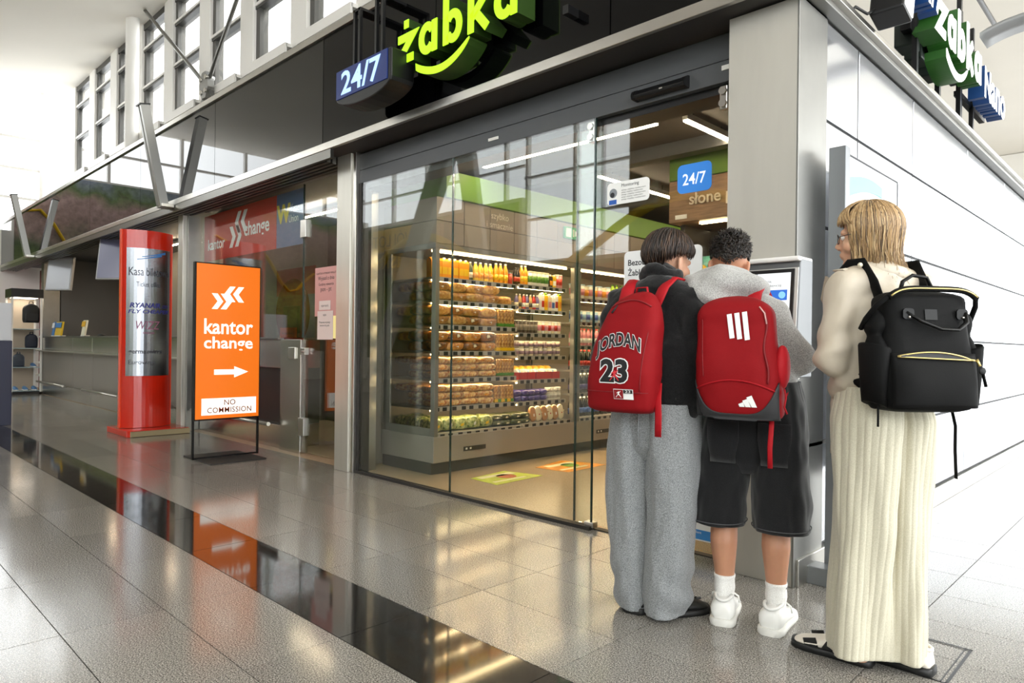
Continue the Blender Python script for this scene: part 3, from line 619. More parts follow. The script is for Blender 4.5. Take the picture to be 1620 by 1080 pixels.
text('lettering', '24/7', (-1.98, 3.4345, 2.04), XA, ZA, mat('sticker_text', '#e9f3ff', .5, emit='#ffffff', es=.3), hs, width=.14, height=.062, bold=.01)
ls = thing('low_sticker', 'small white notice with blue band low on the glass behind the boy', 'sticker', (-1.88, 3.435, .06))
plate('sticker_face', -1.97, -1.825, .075, .32, .015, 3.436, .003, M_TXTW, ls)
plate('blue_band', -1.962, -1.833, .083, .135, .008, 3.4345, .0015, mat('band_blue', '#3f8fd8', .4), ls)
text('lettering', 'Klient', (-1.955, 3.433, .115), XA, ZA, M_TXTW, ls, size=.02, align='LEFT')
for k in range(5): text('lettering', 'informacja dla klientów', (-1.955, 3.433, .28-.025*k), XA, ZA, M_TXTK, ls, size=.012, align='LEFT', width=.115)
# ------------------------------------------------------------------ orange exchange sign
os_ = thing('exchange_sign', 'orange lightbox sign kantor change on a black floor stand', 'sign', (-6.72, 2.87, 0))
M_OR = mat('orange_lit', '#c85a0a', .35, emit='#f07a14', es=.46); M_BKM = mat('black_metal', '#1b1918', .4, .6)
mb = MB(); mb.box(-6.74, -6.69, 2.545, 3.19, .385, 1.89); fr = obj('lightbox_frame', mb, M_BKM, os_, True, .003)
mb = MB(); mb.box(-6.692, -6.684, 2.56, 3.178, .40, 1.878); obj('orange_face', mb, M_OR, os_, True)
xo = -6.682; M_LW = mat('white_lit_print', '#f7f3ec', .4, emit='#fff6ea', es=.5)
text('lettering', 'kantor', (xo, 2.87, 1.215), YA, ZA, M_LW, os_, width=.47, height=.14, bold=.018)
text('lettering', 'change', (xo, 2.87, 1.075), YA, ZA, M_LW, os_, width=.47, height=.145, bold=.018)
for y, z, dr in ((2.755, 1.525, 1), (2.875, 1.60, -1)):
    for k in range(2):
        mb = MB(); c = [(0, .075), (.055, .075), (.11, 0), (.055, -.075), (0, -.075), (.055, 0)]
        mb.prism([(dr*(a-.055)+k*.085*1, b_) for a, b_ in c], (xo, y, z), YA, ZA, (.001, 0, 0)); obj('chevron', mb, M_LW, os_, True)
mb = MB(); mb.prism([(-.165, .025), (.03, .025), (.03, .055), (.17, 0), (.03, -.055), (.03, -.025), (-.165, -.025)], (xo, 2.895, .845), YA, ZA, (.001, 0, 0)); obj('arrow', mb, M_LW, os_, True)
mb = MB(); mb.box(xo-.0005, xo+.0005, 2.615, 3.15, .435, .595); obj('white_field', mb, M_LW, os_, True)
M_ORT = mat('orange_print', '#7c2604', .6, spec=.1)
text('lettering', 'NO', (xo+.002, 2.885, .527), YA, ZA, M_ORT, os_, height=.052, bold=.006)
text('lettering', 'COMMISSION', (xo+.002, 2.885, .455), YA, ZA, M_ORT, os_, width=.43, height=.052, spacing=1.08, bold=.006)
for y in (2.55, 3.182): mb = MB(); mb.box(-6.725, -6.705, y-.008, y+.01, .02, .39); obj('upright', mb, M_BKM, os_, True)
mb = MB(); mb.box(-6.725, -6.705, 2.55, 3.185, .022, .038); obj('bottom_bar', mb, M_BKM, os_, True)
mb = MB(); mb.box(-7.08, -6.42, 2.60, 3.14, 0, .014); obj('base_plate', mb, mat('base_plate_grey', '#3d3a38', .45, .5), os_, True, .003)
# ------------------------------------------------------------------ red totem
rt = thing('airline_totem', 'tall curved red totem with brushed steel airline list', 'totem', (-9.3, 2.95, 0))
M_RED = mat('red_gloss', '#d22307', .22, coat=.5)
def bow(y, z0, z1): pass
def bowx(y): return -9.27+.13*(1-((y-2.945)/.30)**2)
def bowed(y0, y1, z0, z1, off, th, n=14):
    mb = MB(); a = [(bowx(y0+(y1-y0)*i/n)+off, y0+(y1-y0)*i/n) for i in range(n+1)]; poly = a+[(x-th, y) for x, y in reversed(a)]
    mb.prism(poly, (0, 0, z0), XA, YA, (0, 0, z1-z0)); return mb
o = obj('curved_shell', bowed(2.66, 3.23, .08, 2.49, 0, .02), M_RED, rt, True)
mb = MB(); mb.box(-9.31, -9.245, 2.645, 2.665, .08, 2.49); mb.box(-9.31, -9.265, 3.225, 3.245, .08, 2.49); obj('side_edge', mb, mat('red_edge', '#f0441a', .25, coat=.4), rt, True, .003)
mb = MB(); mb.box(-9.32, -9.28, 2.66, 3.23, .08, 2.49); obj('back_panel', mb, M_RED, rt, True)
obj('steel_panel', bowed(2.70, 3.20, .71, 2.27, .004, .003), mat('totem_steel', '#9a9da3', .26, 1), rt, True)
mb = MB(); mb.box(-9.64, -8.88, 2.62, 3.33, .0, .075); obj('base', mb, M_RED, rt, True, .008)
mb = MB(); mb.box(-8.884, -8.868, 2.66, 3.335, .002, .07); obj('base_front_strip', mb, mat('brass_worn', '#a09070', .35, .8), rt, True, .004)
def tt(s_, z, m, **k):
    y0 = k.pop('y', 2.93)
    link('lettering', raw_mesh(txt_mb(s_, (0, 0, 0), YA, ZA, warp=lambda a, b_: (bowx(y0+a)+.0075, y0+a, z+b_), **k), 'lettering', m), rt, True)
M_TD = mat('totem_dark_print', '#3c3c46', .5)
tt('Kasa biletowa', 1.935, M_TD, width=.46, height=.10, y=2.95)
tt('Ticket office', 1.80, M_TD, width=.27, height=.06)
tt('RYANAIR', 1.545, mat('totem_navy', '#2b2f86', .5), width=.33, height=.055, bold=.03, shear=.2, y=2.90)
tt('.com', 1.545, mat('totem_navy', '#2b2f86', .5), width=.09, height=.04, shear=.2, y=3.13)
tt('FLY CHEAPER', 1.475, mat('totem_navy', '#2b2f86', .5), width=.46, height=.045, bold=.02, shear=.2, y=2.95)
tt('WIZZ', 1.28, mat('totem_pink', '#9a5a7a', .5), width=.27, height=.1, shear=.25)
tt('wizzair.com', 1.225, mat('totem_pink', '#9a5a7a', .5), width=.13, height=.03)
tt('germanwings', .985, M_TD, width=.37, height=.065, bold=.02, y=2.91)
tt('Eurowings', .855, M_TD, width=.29, height=.065, y=2.87)
mb = MB(); n = 12
for k, (dy, dz) in enumerate(((0, 0), (.05, .035))):
    top = [(2.80+dy+.28*i/n, 2.135+dz+.075*(i/n)**1.3) for i in range(n+1)]; bt = [(2.80+dy+.28*i/n, 2.125+dz+.055*(i/n)) for i in range(n+1)]
    pts = top+bt[::-1]; mb.add([(bowx(y)+.0075, y, z) for y, z in pts], [(i, i+1, 2*n-i, 2*n+1-i) for i in range(n)])
link('swoosh_mark', raw_mesh(mb, 'swoosh_mark', mat('totem_blue', '#3d7fc4', .4)), rt, True)
# ------------------------------------------------------------------ ticket counter (far left)
M_GPAN = mat('counter_panel_grey', '#8d8880', .32, .4); M_CST = mat('counter_steel', '#b9b6ae', .25, 1, var=.08, vscale=2)
tc_ = thing('ticket_counter', 'long grey and steel ticket counter with foot rails', 'counter', (-13.4, 3.7, 0))
for i, (x0, x1) in enumerate(((-17.39, -15.0), (-14.99, -13.72), (-13.71, -11.5), (-11.49, -9.4))):
    mb = MB(); mb.box(x0, x1, 3.5, 3.9, .25, .92); obj('front_panel', mb, M_GPAN, tc_, True, .003)
    mb = MB(); mb.box(x0, x1, 3.485, 3.9, .92, 1.19); obj('steel_band', mb, M_CST, tc_, True, .003)
    mb = MB(); mb.box(x0, x1, 3.47, 3.9, 0, .25); obj('plinth', mb, M_CST, tc_, True, .003)
    mb = MB(); mb.box(x0, x1, 3.36, 3.49, .905, .925); obj('shelf_edge', mb, M_STEEL, tc_, True, .002)
mb = MB(); mb.box(-17.39, -9.4, 3.48, 4.2, 1.19, 1.215); obj('counter_top', mb, M_DSTEEL, tc_, True, .003)
for x0, x1 in ((-17.3, -15.2), (-13.9, -11.9), (-11.6, -9.6)):
    mb = MB(); mb.tube([(x0, 3.38, .27), (x1, 3.38, .27)], .022, 10); r_ = obj('foot_rail', mb, M_STEEL, tc_, True)
    for x in (x0+.2, x1-.2): mb = MB(); mb.tube([(x, 3.38, .27), (x, 3.48, .24)], .015, 8); obj('rail_bracket', mb, M_STEEL, r_, True)
mb = MB(); mb.box(-17.4, -9.3, 5.0, 5.15, 0, 2.87); struct('wall_ticket_office', mb, mat('office_grey', '#77756f', .6))
mb = MB(); mb.box(-17.6, -17.4, 3.82, 5.15, 0, 2.87); struct('wall_partition', mb, mat('office_grey2', '#605e5a', .6))
def monitor(x, y, z, w, h, rz, label, m_scr):
    t = thing('hanging_monitor', label, 'monitor', (x, y, z), rz, 'monitors over the ticket counter')
    mb = MB(); mb.cbox((0, 0, h/2), (w, .06, h), rx=-.14); obj('casing', mb, mat('monitor_grey', '#a5a6a8', .4), t, False, .006)
    mb = MB(); mb.cbox((0, -.034, h/2), (w-.05, .006, h-.05), rx=-.14); obj('display', mb, m_scr, t)
    mb = MB(); mb.tube([(0, .04, h*.7), (0, .1, h+.25)], .025, 8); obj('ceiling_arm', mb, M_BLK, t)
monitor(-16.25, 3.55, 2.13, .55, .68, R(38), 'hanging flat monitor at the far end of the ticket counter', mat('display_pale', '#b8bcc4', .15))
monitor(-12.0, 3.6, 2.1, 1.15, .72, R(38), 'hanging flat monitor half hidden behind the red totem', mat('display_violet', '#74758f', .15))
for i, (x, w, c, lb) in enumerate(((-17.0, .2, '#3b76b5', 'blue brochure holder at the far end of the ticket counter'), (-16.6, .5, '#d9b52a', 'yellow and blue brochure display on the ticket counter'), (-14.75, .22, '#e6e2cc', 'small white and yellow card standing on the ticket counter'))):
    t = thing('brochure_holder', lb, 'brochure holder', (x, 3.62, 1.215))
    mb = MB(); mb.cbox((0, 0, .15), (w, .03, .3), rx=-.15); obj('card', mb, mat('brochure_%d' % i, c, .5), t)
    mb = MB(); mb.cbox((0, -.018, .23), (w*.9, .01, .1), rx=-.15); obj('header', mb, mat('brochure_head_%d' % i, ('#d7dfe8', '#3f7fc0', '#e0b020')[i], .5), t)
    mb = MB(); mb.box(-w/2, w/2, -.04, .06, 0, .02); obj('holder_foot', mb, M_WHITE, t)
for i, x in enumerate((-13.6, -12.4)):
    mb = MB(); mb.ball((x, 3.6, 1.235), (.12, .06, .022), 12, 6); obj('counter_phone', mb, M_BLK, label=('black desk device on the ticket counter', 'black desk device beside the red totem')[i], cat='device')
# ------------------------------------------------------------------ exchange booth
eb = thing('exchange_counter', 'steel and dark exchange counter behind the orange sign', 'counter', (-7.9, 3.8, 0))
mb = MB(); mb.box(-9.15, -6.93, 3.60, 4.0, .86, 1.17); obj('steel_band', mb, M_CST, eb, True, .003)
mb = MB(); mb.box(-9.15, -6.93, 3.66, 4.0, .25, .86); obj('front_panel', mb, mat('booth_dark', '#2c2623', .4), eb, True, .003)
mb = MB(); mb.box(-9.15, -6.93, 3.56, 4.0, 0, .25); obj('plinth', mb, M_CST, eb, True, .003)
mb = MB(); mb.box(-9.15, -6.93, 3.50, 4.4, 1.17, 1.19); obj('counter_top', mb, M_DSTEEL, eb, True, .002)
mb = MB(); mb.box(-6.93, -6.50, 3.53, 3.62, 0, 1.17); obj('end_panel', mb, M_CST, eb, True, .003)
mb = MB(); mb.tube([(-9.1, 3.44, .27), (-7.0, 3.44, .27)], .022, 10); obj('foot_rail', mb, M_STEEL, eb, True)
mb = MB(); mb.cbox((-6.66, 3.522, 1.03), (.14, .02, .12)); obj('lock_plate', mb, M_STEEL, eb, True, .004)
w = empty_struct('window_22', (-7.8, 3.56, 1.19))
mb = MB(); mb.box(-9.15, -6.505, 3.55, 3.562, 1.19, 2.76); struct('pane', mb, M_GLASS, w)
mb = MB(); mb.box(-6.51, -6.50, 3.548, 3.564, 1.19, 2.76); struct('glass_edge', mb, M_EDGE, w)
d2 = empty_struct('door_2', (-6.0, 3.56, 0))
mb = MB(); mb.box(-6.49, -5.54, 3.55, 3.562, .02, 2.76); struct('pane', mb, M_GLASS, d2)
for z in (.28, 2.3): mb = MB(); mb.box(-6.53, -6.42, 3.525, 3.585, z-.09, z+.09); struct('hinge', mb, M_STEEL, d2, .004)
mb = MB(); mb.cbox((-6.42, 3.53, 1.05), (.09, .05, .07)); mb.tube([(-6.42, 3.5, 1.05), (-6.34, 3.49, 1.05)], .012, 8); struct('lock', mb, M_STEEL, d2, .004)
mb = MB(); mb.box(-9.17, -5.5, 5.4, 5.5, 0, 2.87); struct('wall_booth_back', mb, mat('booth_back', '#4a423d', .6))
mb = MB(); mb.box(-9.3, -9.17, 3.85, 5.5, 0, 2.87); struct('wall_booth_left', mb, mat('office_grey2', '#605e5a', .6))
bn = thing('exchange_banner', 'red and orange exchange banner across the top of the booth glass', 'banner', (-7.9, 3.585, 2.1))
mb = MB(); mb.box(-9.1, -7.15, 3.575, 3.58, 2.16, 2.74); obj('banner_face', mb, mat('banner_red', '#c23a26', .5), bn, True)
text('lettering', 'kantor', (-8.72, 3.572, 2.3), XA, ZA, M_TXTW, bn, width=.5, bold=.02)
text('lettering', 'change', (-7.62, 3.572, 2.38), XA, ZA, M_TXTW, bn, width=.62, bold=.02)
for x, dr in ((-8.2, 1), (-8.05, -1)):
    for k in range(2): mb = MB(); mb.prism([(dr*a*1.6+k*.16, b_*1.7) for a, b_ in ((-.055, .075), (0, .075), (.055, 0), (0, -.075), (-.055, -.075), (0, 0))], (x-.05, 3.573, 2.46+(.1 if dr < 0 else -.06)), XA, ZA, (0, -.002, 0)); obj('chevron', mb, M_TXTW, bn, True)
b2 = thing('transfer_banner', 'grey blue money transfer banner with yellow mark on the booth glass', 'banner', (-6.8, 3.585, 2.1))
mb = MB(); mb.box(-7.14, -6.53, 3.575, 3.58, 2.16, 2.74); obj('banner_face', mb, mat('banner_blue', '#5f6f94', .5), b2, True)
text('lettering', 'W', (-6.98, 3.572, 2.43), XA, ZA, mat('mark_yellow', '#e0c84a', .5), b2, height=.18, bold=.05)
text('lettering', 'Western', (-6.86, 3.572, 2.52), XA, ZA, M_TXTW, b2, width=.28, height=.08, align='LEFT')
text('lettering', 'Union', (-6.86, 3.572, 2.41), XA, ZA, M_TXTW, b2, width=.2, height=.08, align='LEFT')
nt_ = thing('door_notice', 'tall pink notice with dark print on the booth door glass', 'notice', (-6.05, 3.545, 1.4))
mb = MB(); mb.box(-6.25, -5.83, 3.543, 3.546, 1.40, 1.88); obj('sheet', mb, mat('notice_pink', '#dba6a2', .6), nt_, True)
for k, s_ in enumerate(('KANTOR WYMIANY WALUT', 'Wyjazd z dnia', 'Godziny otwarcia', 'pon - pt')): text('lettering', s_, (-6.04, 3.542, 1.81-.055*k), XA, ZA, M_TXTK, nt_, width=(.36, .3, .28, .2)[k])
n3 = thing('paper_notice', 'white paper notice taped over the pink notice on the booth door', 'notice', (-6.04, 3.54, 1.28))
mb = MB(); mb.box(-6.16, -5.95, 3.5385, 3.541, 1.46, 1.55); mb.box(-6.19, -5.90, 3.5385, 3.541, 1.17, 1.45); obj('sheet', mb, mat('paper_white', '#e9dedb', .6), n3, True)
for k, s_ in enumerate(('NEW RATE', 'NEW', 'Przerwa w pracy', 'kantoru do godz.')): text('lettering', s_, (-6.05, 3.5375, (1.49, 1.40, 1.33, 1.30)[k]), XA, ZA, M_TXTK, n3, width=(.13, .06, .2, .18)[k])
rp = thing('sign_reflection_panel', 'red panel standing in for the sign reflection in the booth door glass', 'stand', (-5.9, 4.1, 0))  # red reflection in the door glass, built as a panel behind it
mb = MB(); mb.box(-6.3, -5.6, 4.2, 4.23, .35, 1.5); obj('panel_face', mb, mat('reflection_red', '#c8321f', .45, emit='#c8321f', es=.15), rp, True)
mb = MB(); mb.box(-6.2, -5.7, 4.193, 4.2, .42, .58); obj('white_field', mb, M_TXTW, rp, True)
text('lettering', 'NO', (-5.98, 4.19, .46), XA, ZA, M_ORT, rp, height=.08)
for x in (-6.25, -5.65): mb = MB(); mb.box(x-.015, x+.015, 4.2, 4.23, 0, .35); obj('leg', mb, M_BKM, rp, True)
dk = thing('red_desk_screen', 'red square partition screen inside the exchange booth', 'screen', (-8.3, 4.4, 1.19))
mb = MB(); mb.box(-8.75, -7.75, 4.4, 4.43, 1.19, 2.1); obj('screen_panel', mb, mat('partition_grey', '#6d625c', .4), dk, True)
mb = MB(); mb.box(-8.75, -7.75, 4.395, 4.4, 1.75, 2.1); obj('red_band', mb, mat('partition_red', '#8d3b2a', .4), dk, True)
cm = thing('booth_monitor', 'black computer monitor on the exchange counter', 'monitor', (-7.75, 4.1, 1.19))
mb = MB(); mb.box(-7.95, -7.6, 4.08, 4.12, 1.25, 1.58); obj('casing', mb, M_BLK, cm, True, .006)
mb = MB(); mb.box(-7.8, -7.74, 4.1, 4.16, 1.19, 1.3); mb.box(-7.88, -7.66, 4.04, 4.2, 1.19, 1.205); obj('stand', mb, M_BLK, cm, True)
ys = thing('yellow_card', 'yellow money transfer sign standing on the exchange counter', 'card', (-7.05, 3.7, 1.19))
mb = MB(); mb.box(-7.2, -6.88, 3.66, 3.69, 1.19, 1.30); obj('card_face', mb, mat('card_yellow', '#f0c81e', .4), ys, True)
text('lettering', 'WESTERN UNION', (-7.04, 3.658, 1.225), XA, ZA, M_TXTK, ys, width=.24)
yb = thing('lit_yellow_poster', 'pale yellow lit poster inside the booth by the glass edge', 'poster', (-6.85, 4.3, 1.19))
mb = MB(); mb.box(-7.25, -6.95, 4.3, 4.32, 1.19, 1.75); obj('poster_face', mb, mat('poster_yellow', '#e9d37a', .4, emit='#ffe9a0', es=.6), yb, True)
mb = MB(); mb.box(-7.25, -7.0, 4.295, 4.3, 1.55, 1.7); obj('poster_print', mb, M_TXTW, yb, True)
rb = thing('red_round_sticker', 'large red round sticker low on the booth door glass', 'sticker', (-6.4, 3.57, 1.2))
mb = MB(); mb.tube([(-6.75, 3.566, 1.45), (-6.75, 3.569, 1.45)], .36, 40); obj('disc', mb, glass('red_film', (.75, .25, .2), 1.45, 1), rb, True)
# ------------------------------------------------------------------ display cabinet and blue panel at the far left
dc = thing('display_cabinet', 'tall lit display cabinet of bags and shoes at the far left', 'cabinet', (-17.6, 3.2, 0))
mb = MB(); mb.box(-18.0, -17.35, 2.93, 3.49, 2.02, 2.2); obj('header', mb, M_BLK, dc, True, .004)
for x, y in ((-17.38, 2.95), (-17.38, 3.46), (-17.97, 2.95), (-17.97, 3.46)): mb = MB(); mb.box(x-.02, x+.02, y-.018, y+.018, 0, 2.02); obj('corner_post', mb, M_COLW, dc, True)
for z in (.06, .55, .95, 1.35): mb = MB(); mb.box(-17.97, -17.38, 2.95, 3.46, z, z+.018); obj('shelf', mb, mat('shelf_glassy', '#9fb0b4', .2), dc, True)
mb = MB(); mb.box(-17.99, -17.36, 2.93, 3.48, 0, .05); obj('base', mb, M_DARK, dc, True)
mb = MB(); mb.box(-17.985, -17.975, 2.95, 3.46, .05, 2.02); obj('back_panel', mb, mat('cabinet_back', '#b9a894', .5), dc, True)
mb = MB(); mb.box(-17.9, -17.45, 3.0, 3.41, 2.012, 2.02); obj('cabinet_light', mb, mat('cabinet_lamp', '#ffffff', .5, emit='#fff1dc', es=6), dc, True)
M_BAGK = mat('bag_black', '#17181a', .6)
def small_bag(x, y, z, s_, m, label):
    t = thing('display_backpack', label, 'backpack', (x, y, z))
    rr_ = []
    for i in range(13):
        u = i/12; k = 1 if u < .65 else math.sqrt(max(.02, 1-((u-.65)/.35)**2)); k *= (.9+.1*min(1, u*8))
        rr_.append([Vector((math.copysign(abs(math.cos(a))**.6, math.cos(a))*.09*s_*(.6+.4*k), math.copysign(abs(math.sin(a))**.6, math.sin(a))*.15*s_*k, .4*s_*u)) for a in [2*math.pi*j/20 for j in range(20)]])
    mb = MB(); mb.loft(rr_); obj('bag_body', mb, m, t)
    mb = MB(); mb.prism(rrect(-.11*s_, .11*s_, .03*s_, .19*s_, .03*s_), (.085*s_, 0, 0), YA, ZA, (.03*s_, 0, 0)); obj('front_pocket', mb, m, t, False, .008)
    mb = MB(); mb.tube([(0, -.04*s_, .38*s_), (0, -.03*s_, .44*s_), (0, .03*s_, .44*s_), (0, .04*s_, .38*s_)], .01, 6); obj('handle', mb, m, t)
small_bag(-17.5, 3.3, 1.50, 1.0, M_BAGK, 'black backpack hanging at the top of the display cabinet')
small_bag(-17.55, 3.32, .968, .75, mat('bag_navy', '#1b2233', .6), 'dark navy backpack on the middle shelf of the display cabinet')
small_bag(-17.55, 3.1, .568, .7, mat('bag_print', '#3b4452', .6), 'grey patterned bag on the lower shelf of the display cabinet')
def shoe_simple(x, y, z, m, label):
    t = thing('display_shoe', label, 'shoe', (x, y, z))
    mb = MB(); rg = []
    for u, wd, h0 in ((-.13, .02, .05), (-.1, .04, .085), (-.03, .042, .08), (.04, .045, .06), (.1, .04, .04), (.13, .02, .025)): rg.append([Vector((u, wd*math.cos(a), max(.012, h0*(.5+.5*math.sin(a))))) for a in [2*math.pi*j/10 for j in range(10)]])
    mb.loft(rg); obj('upper', mb, m, t)
    mb = MB(); mb.prism([(-.13, -.03), (-.1, -.042), (.08, -.045), (.135, -.02), (.135, .02), (.08, .045), (-.1, .042), (-.13, .03)], (0, 0, 0), XA, YA, (0, 0, .018)); obj('sole', mb, M_WHITE, t)
M_SB = mat('shoe_blue', '#5b86b5', .5)
for i, (y, z) in enumerate(((3.05, .078), (3.22, .078), (3.38, .078), (3.36, .568))): shoe_simple(-17.55, y, z, M_SB, ('blue shoe at the left of the bottom cabinet shelf', 'blue shoe in the middle of the bottom cabinet shelf', 'blue shoe at the right of the bottom cabinet shelf', 'pale blue shoe on the lower cabinet shelf')[i])
sp_ = thing('souvenir_poster_wall', 'red and pink shop display wall behind the far cabinet', 'display', (-18.9, 3.9, 0))
mb = MB(); mb.box(-19.8, -18.1, 3.9, 3.95, 0, 2.8); obj('wall_panel', mb, mat('souvenir_red', '#7a2a2e', .5), sp_, True)
mb = MB(); mb.box(-19.6, -18.3, 3.89, 3.9, 1.3, 2.5); obj('poster', mb, mat('souvenir_pink', '#d8a0a8', .5, emit='#e8b8c0', es=.25), sp_, True)
for k in range(4): mb = MB(); mb.box(-19.7, -18.2, 3.75, 3.9, .3+.3*k, .33+.3*k); obj('shelf', mb, M_WHITE, sp_, True)
bp_ = thing('blue_stand', 'dark blue stand with pale screen cut by the left picture edge', 'stand', (-10.9, 1.65, 0))
mb = MB(); mb.box(-11.3, -11.18, 1.3, 1.905, 0, 1.12); obj('panel', mb, mat('navy_panel', '#161b3a', .4), bp_, True, .006)
mb = MB(); mb.box(-11.28, -11.2, 1.3, 1.9, 1.12, 1.62); obj('screen', mb, mat('pale_screen', '#cfd2d6', .3), bp_, True, .006)
# ------------------------------------------------------------------ shop interior shell
mb = MB(); mb.box(-5.6, -5.5, 3.62, 9.1, 0, 2.87); struct('wall_shop_left', mb, mat('shop_wall_grey', '#8d8378', .6))
mb = MB(); mb.box(-5.6, -1.48, 9.0, 9.1, 0, 2.87); struct('wall_shop_back', mb, mat('shop_wall_back', '#6b5c50', .6))
mb = MB(); mb.box(-5.5, -1.48, 3.45, 9.0, 2.83, 2.868); struct('ceiling_shop', mb, mat('shop_ceiling', '#4b4641', .7))
for k, y in enumerate((5.0, 6.6, 8.0)):
    mb = MB(); mb.box(-5.45, -1.5, y, y+.12, 2.72, 2.83); obj('ceiling_beam', mb, M_ANTH, label=('dark ceiling duct over the front of the shop', 'dark ceiling duct in the middle of the shop', 'dark ceiling duct at the back of the shop')[k], cat='duct')
M_LED = mat('led_diffuser', '#ffffff', .4, emit='#ffe2bc', es=46); M_LEDH = mat('led_housing', '#e8e4dc', .4)
def led(a, b_, label):
    t = thing('linear_lamp', label, 'lamp', ((a[0]+b_[0])/2, (a[1]+b_[1])/2, a[2]), 0, 'linear ceiling lamps')
    x0, x1 = sorted((a[0], b_[0])); y0, y1 = sorted((a[1], b_[1])); w_ = .022
    mb = MB(); mb.box(x0-w_, x1+w_, y0-w_, y1+w_, a[2], a[2]+.045); obj('housing', mb, M_LEDH, t, True)
    mb = MB(); mb.box(x0-w_*.8, x1+w_*.8, y0-w_*.8, y1+w_*.8, a[2]-.012, a[2]-.0005); obj('diffuser', mb, M_LED, t, True)
    for u in (.15, .85): mb = MB(); mb.tube([(x0+(x1-x0)*u, y0+(y1-y0)*u, a[2]+.045), (x0+(x1-x0)*u, y0+(y1-y0)*u, 2.83)], .004, 6); obj('hanger', mb, M_BLK, t, True)
led((-4.52, 4.23, 2.73), (-2.76, 4.23, 2.73), 'long linear ceiling lamp just behind the shop glass')
led((-3.98, 5.2, 2.73), (-3.98, 6.45, 2.73), 'linear ceiling lamp running towards the back of the shop')
led((-2.6, 4.4, 2.76), (-2.6, 5.0, 2.76), 'short linear ceiling lamp near the shop door')
led((-3.98, 7.0, 2.73), (-3.98, 8.4, 2.73), 'rearmost linear ceiling lamp in the shop')
led((-15.8, 4.4, 2.80), (-10.2, 4.4, 2.80), 'long added lamp, hidden, brightening the ticket counter')  # unseen lamp, added to lift the dim ticket office
led((-8.6, 4.6, 2.80), (-6.2, 4.6, 2.80), 'added linear lamp brightening the exchange booth')  # added lamp without a visible source, brightens the booth
led((-2.2, 6.2, 2.76), (-2.2, 8.2, 2.76), 'linear ceiling lamp behind the hanging snack sign')
# ------------------------------------------------------------------ open chillers along the left wall
M_CH = mat('chiller_grey', '#8a8781', .35, .5); M_CHF = mat('chiller_front', '#a8a199', .35, .35); M_CHD = mat('chiller_dark', '#4c4a47', .5, .3)
M_SHELF = mat('chiller_shelf', '#b9b3aa', .4, .3); M_TAG = mat('price_tag', '#1d1d1f', .4); M_TAGW = mat('price_tag_paper', '#c8c2b6', .5)
M_STRIP = mat('chiller_lamp', '#ffffff', .4, emit='#ffdca6', es=22)
FX = -4.69
tagme = None
def chiller(y0, y1, zones, label, end_glass):
    t = thing('open_chiller', label, 'chiller', (-5.05, (y0+y1)/2, 0), 0, 'open chillers along the left shop wall')
    mb = MB(); mb.box(-5.44, FX-.03, y0, y1, 0, .10); obj('kick_plate', mb, M_CHD, t, True)
    mb = MB(); mb.box(-5.46, FX, y0, y1, .10, .33); b_ = obj('base_panel', mb, M_CHF, t, True, .006)
    mb = MB(); mb.box(FX, FX+.006, y0+.35, y0+.62, .175, .215); obj('controller_plate', mb, M_CHD, t, True)
    for k in range(2): mb = MB(); mb.box(FX+.006, FX+.008, y0+.37+.05*k, y0+.39+.05*k, .188, .205); obj('button', mb, M_WHITE, t, True)
    mb = MB(); mb.box(-5.46, -5.40, y0, y1, .33, 2.0); obj('back_panel', mb, mat('chiller_back', '#8f8578', .5), t, True)
    mb = MB(); mb.box(-5.46, FX+.0, y0, y1, 1.97, 2.02); obj('canopy', mb, M_CH, t, True, .004)
    n_ = max(2, round((y1-y0)/.32)); w_ = (y1-y0)/n_
    for k in range(n_):
        for z0, z1 in ((2.02, 2.215), (2.22, 2.42)): mb = MB(); mb.box(-5.46, FX+.005, y0+k*w_+.003, y0+(k+1)*w_-.003, z0, z1); obj('header_panel', mb, mat('header_taupe', '#8c8073', .45), t, True)
    mb = MB(); mb.box(FX-.12, FX-.1, y0+.05, y1-.05, 1.955, 1.968); obj('canopy_lamp', mb, M_STRIP, t, True)
    for y in (y0, y1-.045): mb = MB(); mb.box(FX-.05, FX+.006, y, y+.045, .33, 1.97); obj('front_post', mb, M_CH, t, True, .004)
    for y in (y0, y1-.02):
        mb = MB(); mb.box(-5.44, FX-.05, y, y+.02, .33, .40); mb.box(-5.44, -5.34, y, y+.02, .40, 1.97); obj('end_frame', mb, M_CH, t, True, .003)
    if end_glass: mb = MB(); mb.box(-5.36, FX-.05, y0+.006, y0+.014, .40, 1.97); obj('end_glass', mb, glass('end_glass', (.95, .97, .97), 1.45, .9), t, True)
    for za, zb, levels in zones:
        for z in levels:
            lower = z == levels[-1]
            mb = MB(); mb.box(-5.40, FX-(.02 if lower else .10), za, zb, z-.022, z-.002); s_ = obj('shelf', mb, M_SHELF, t, True, .002)
            x = FX-(.015 if lower else .095)
            mb = MB(); mb.box(x-.006, x, za, zb, z-.038, z+.004); obj('price_rail', mb, M_SHELF, s_, True)
            if not lower: mb = MB(); mb.box(x-.05, x-.035, za+.02, zb-.02, z-.036, z-.024); obj('shelf_lamp', mb, M_STRIP, s_, True)
            k = max(3, int((zb-za)/.105))
            for q in range(k):
                y = za+(q+.5)*(zb-za)/k+random.uniform(-.012, .012)
                mb = MB(); mb.box(x, x+.004, y-.024, y+.024, z-.036, z-.004); g_ = obj('price_tag', mb, M_TAG, s_, True)
    return t
LZ = [1.735, 1.53, 1.31, 1.075, .83, .575, .35]; RZ = [1.745, 1.50, 1.26, 1.03, .79, .57, .36]
chiller(3.81, 5.74, ((3.86, 4.93, LZ), (4.95, 5.69, RZ)), 'large open chiller stocked with bakery and drinks behind the shop glass', True)
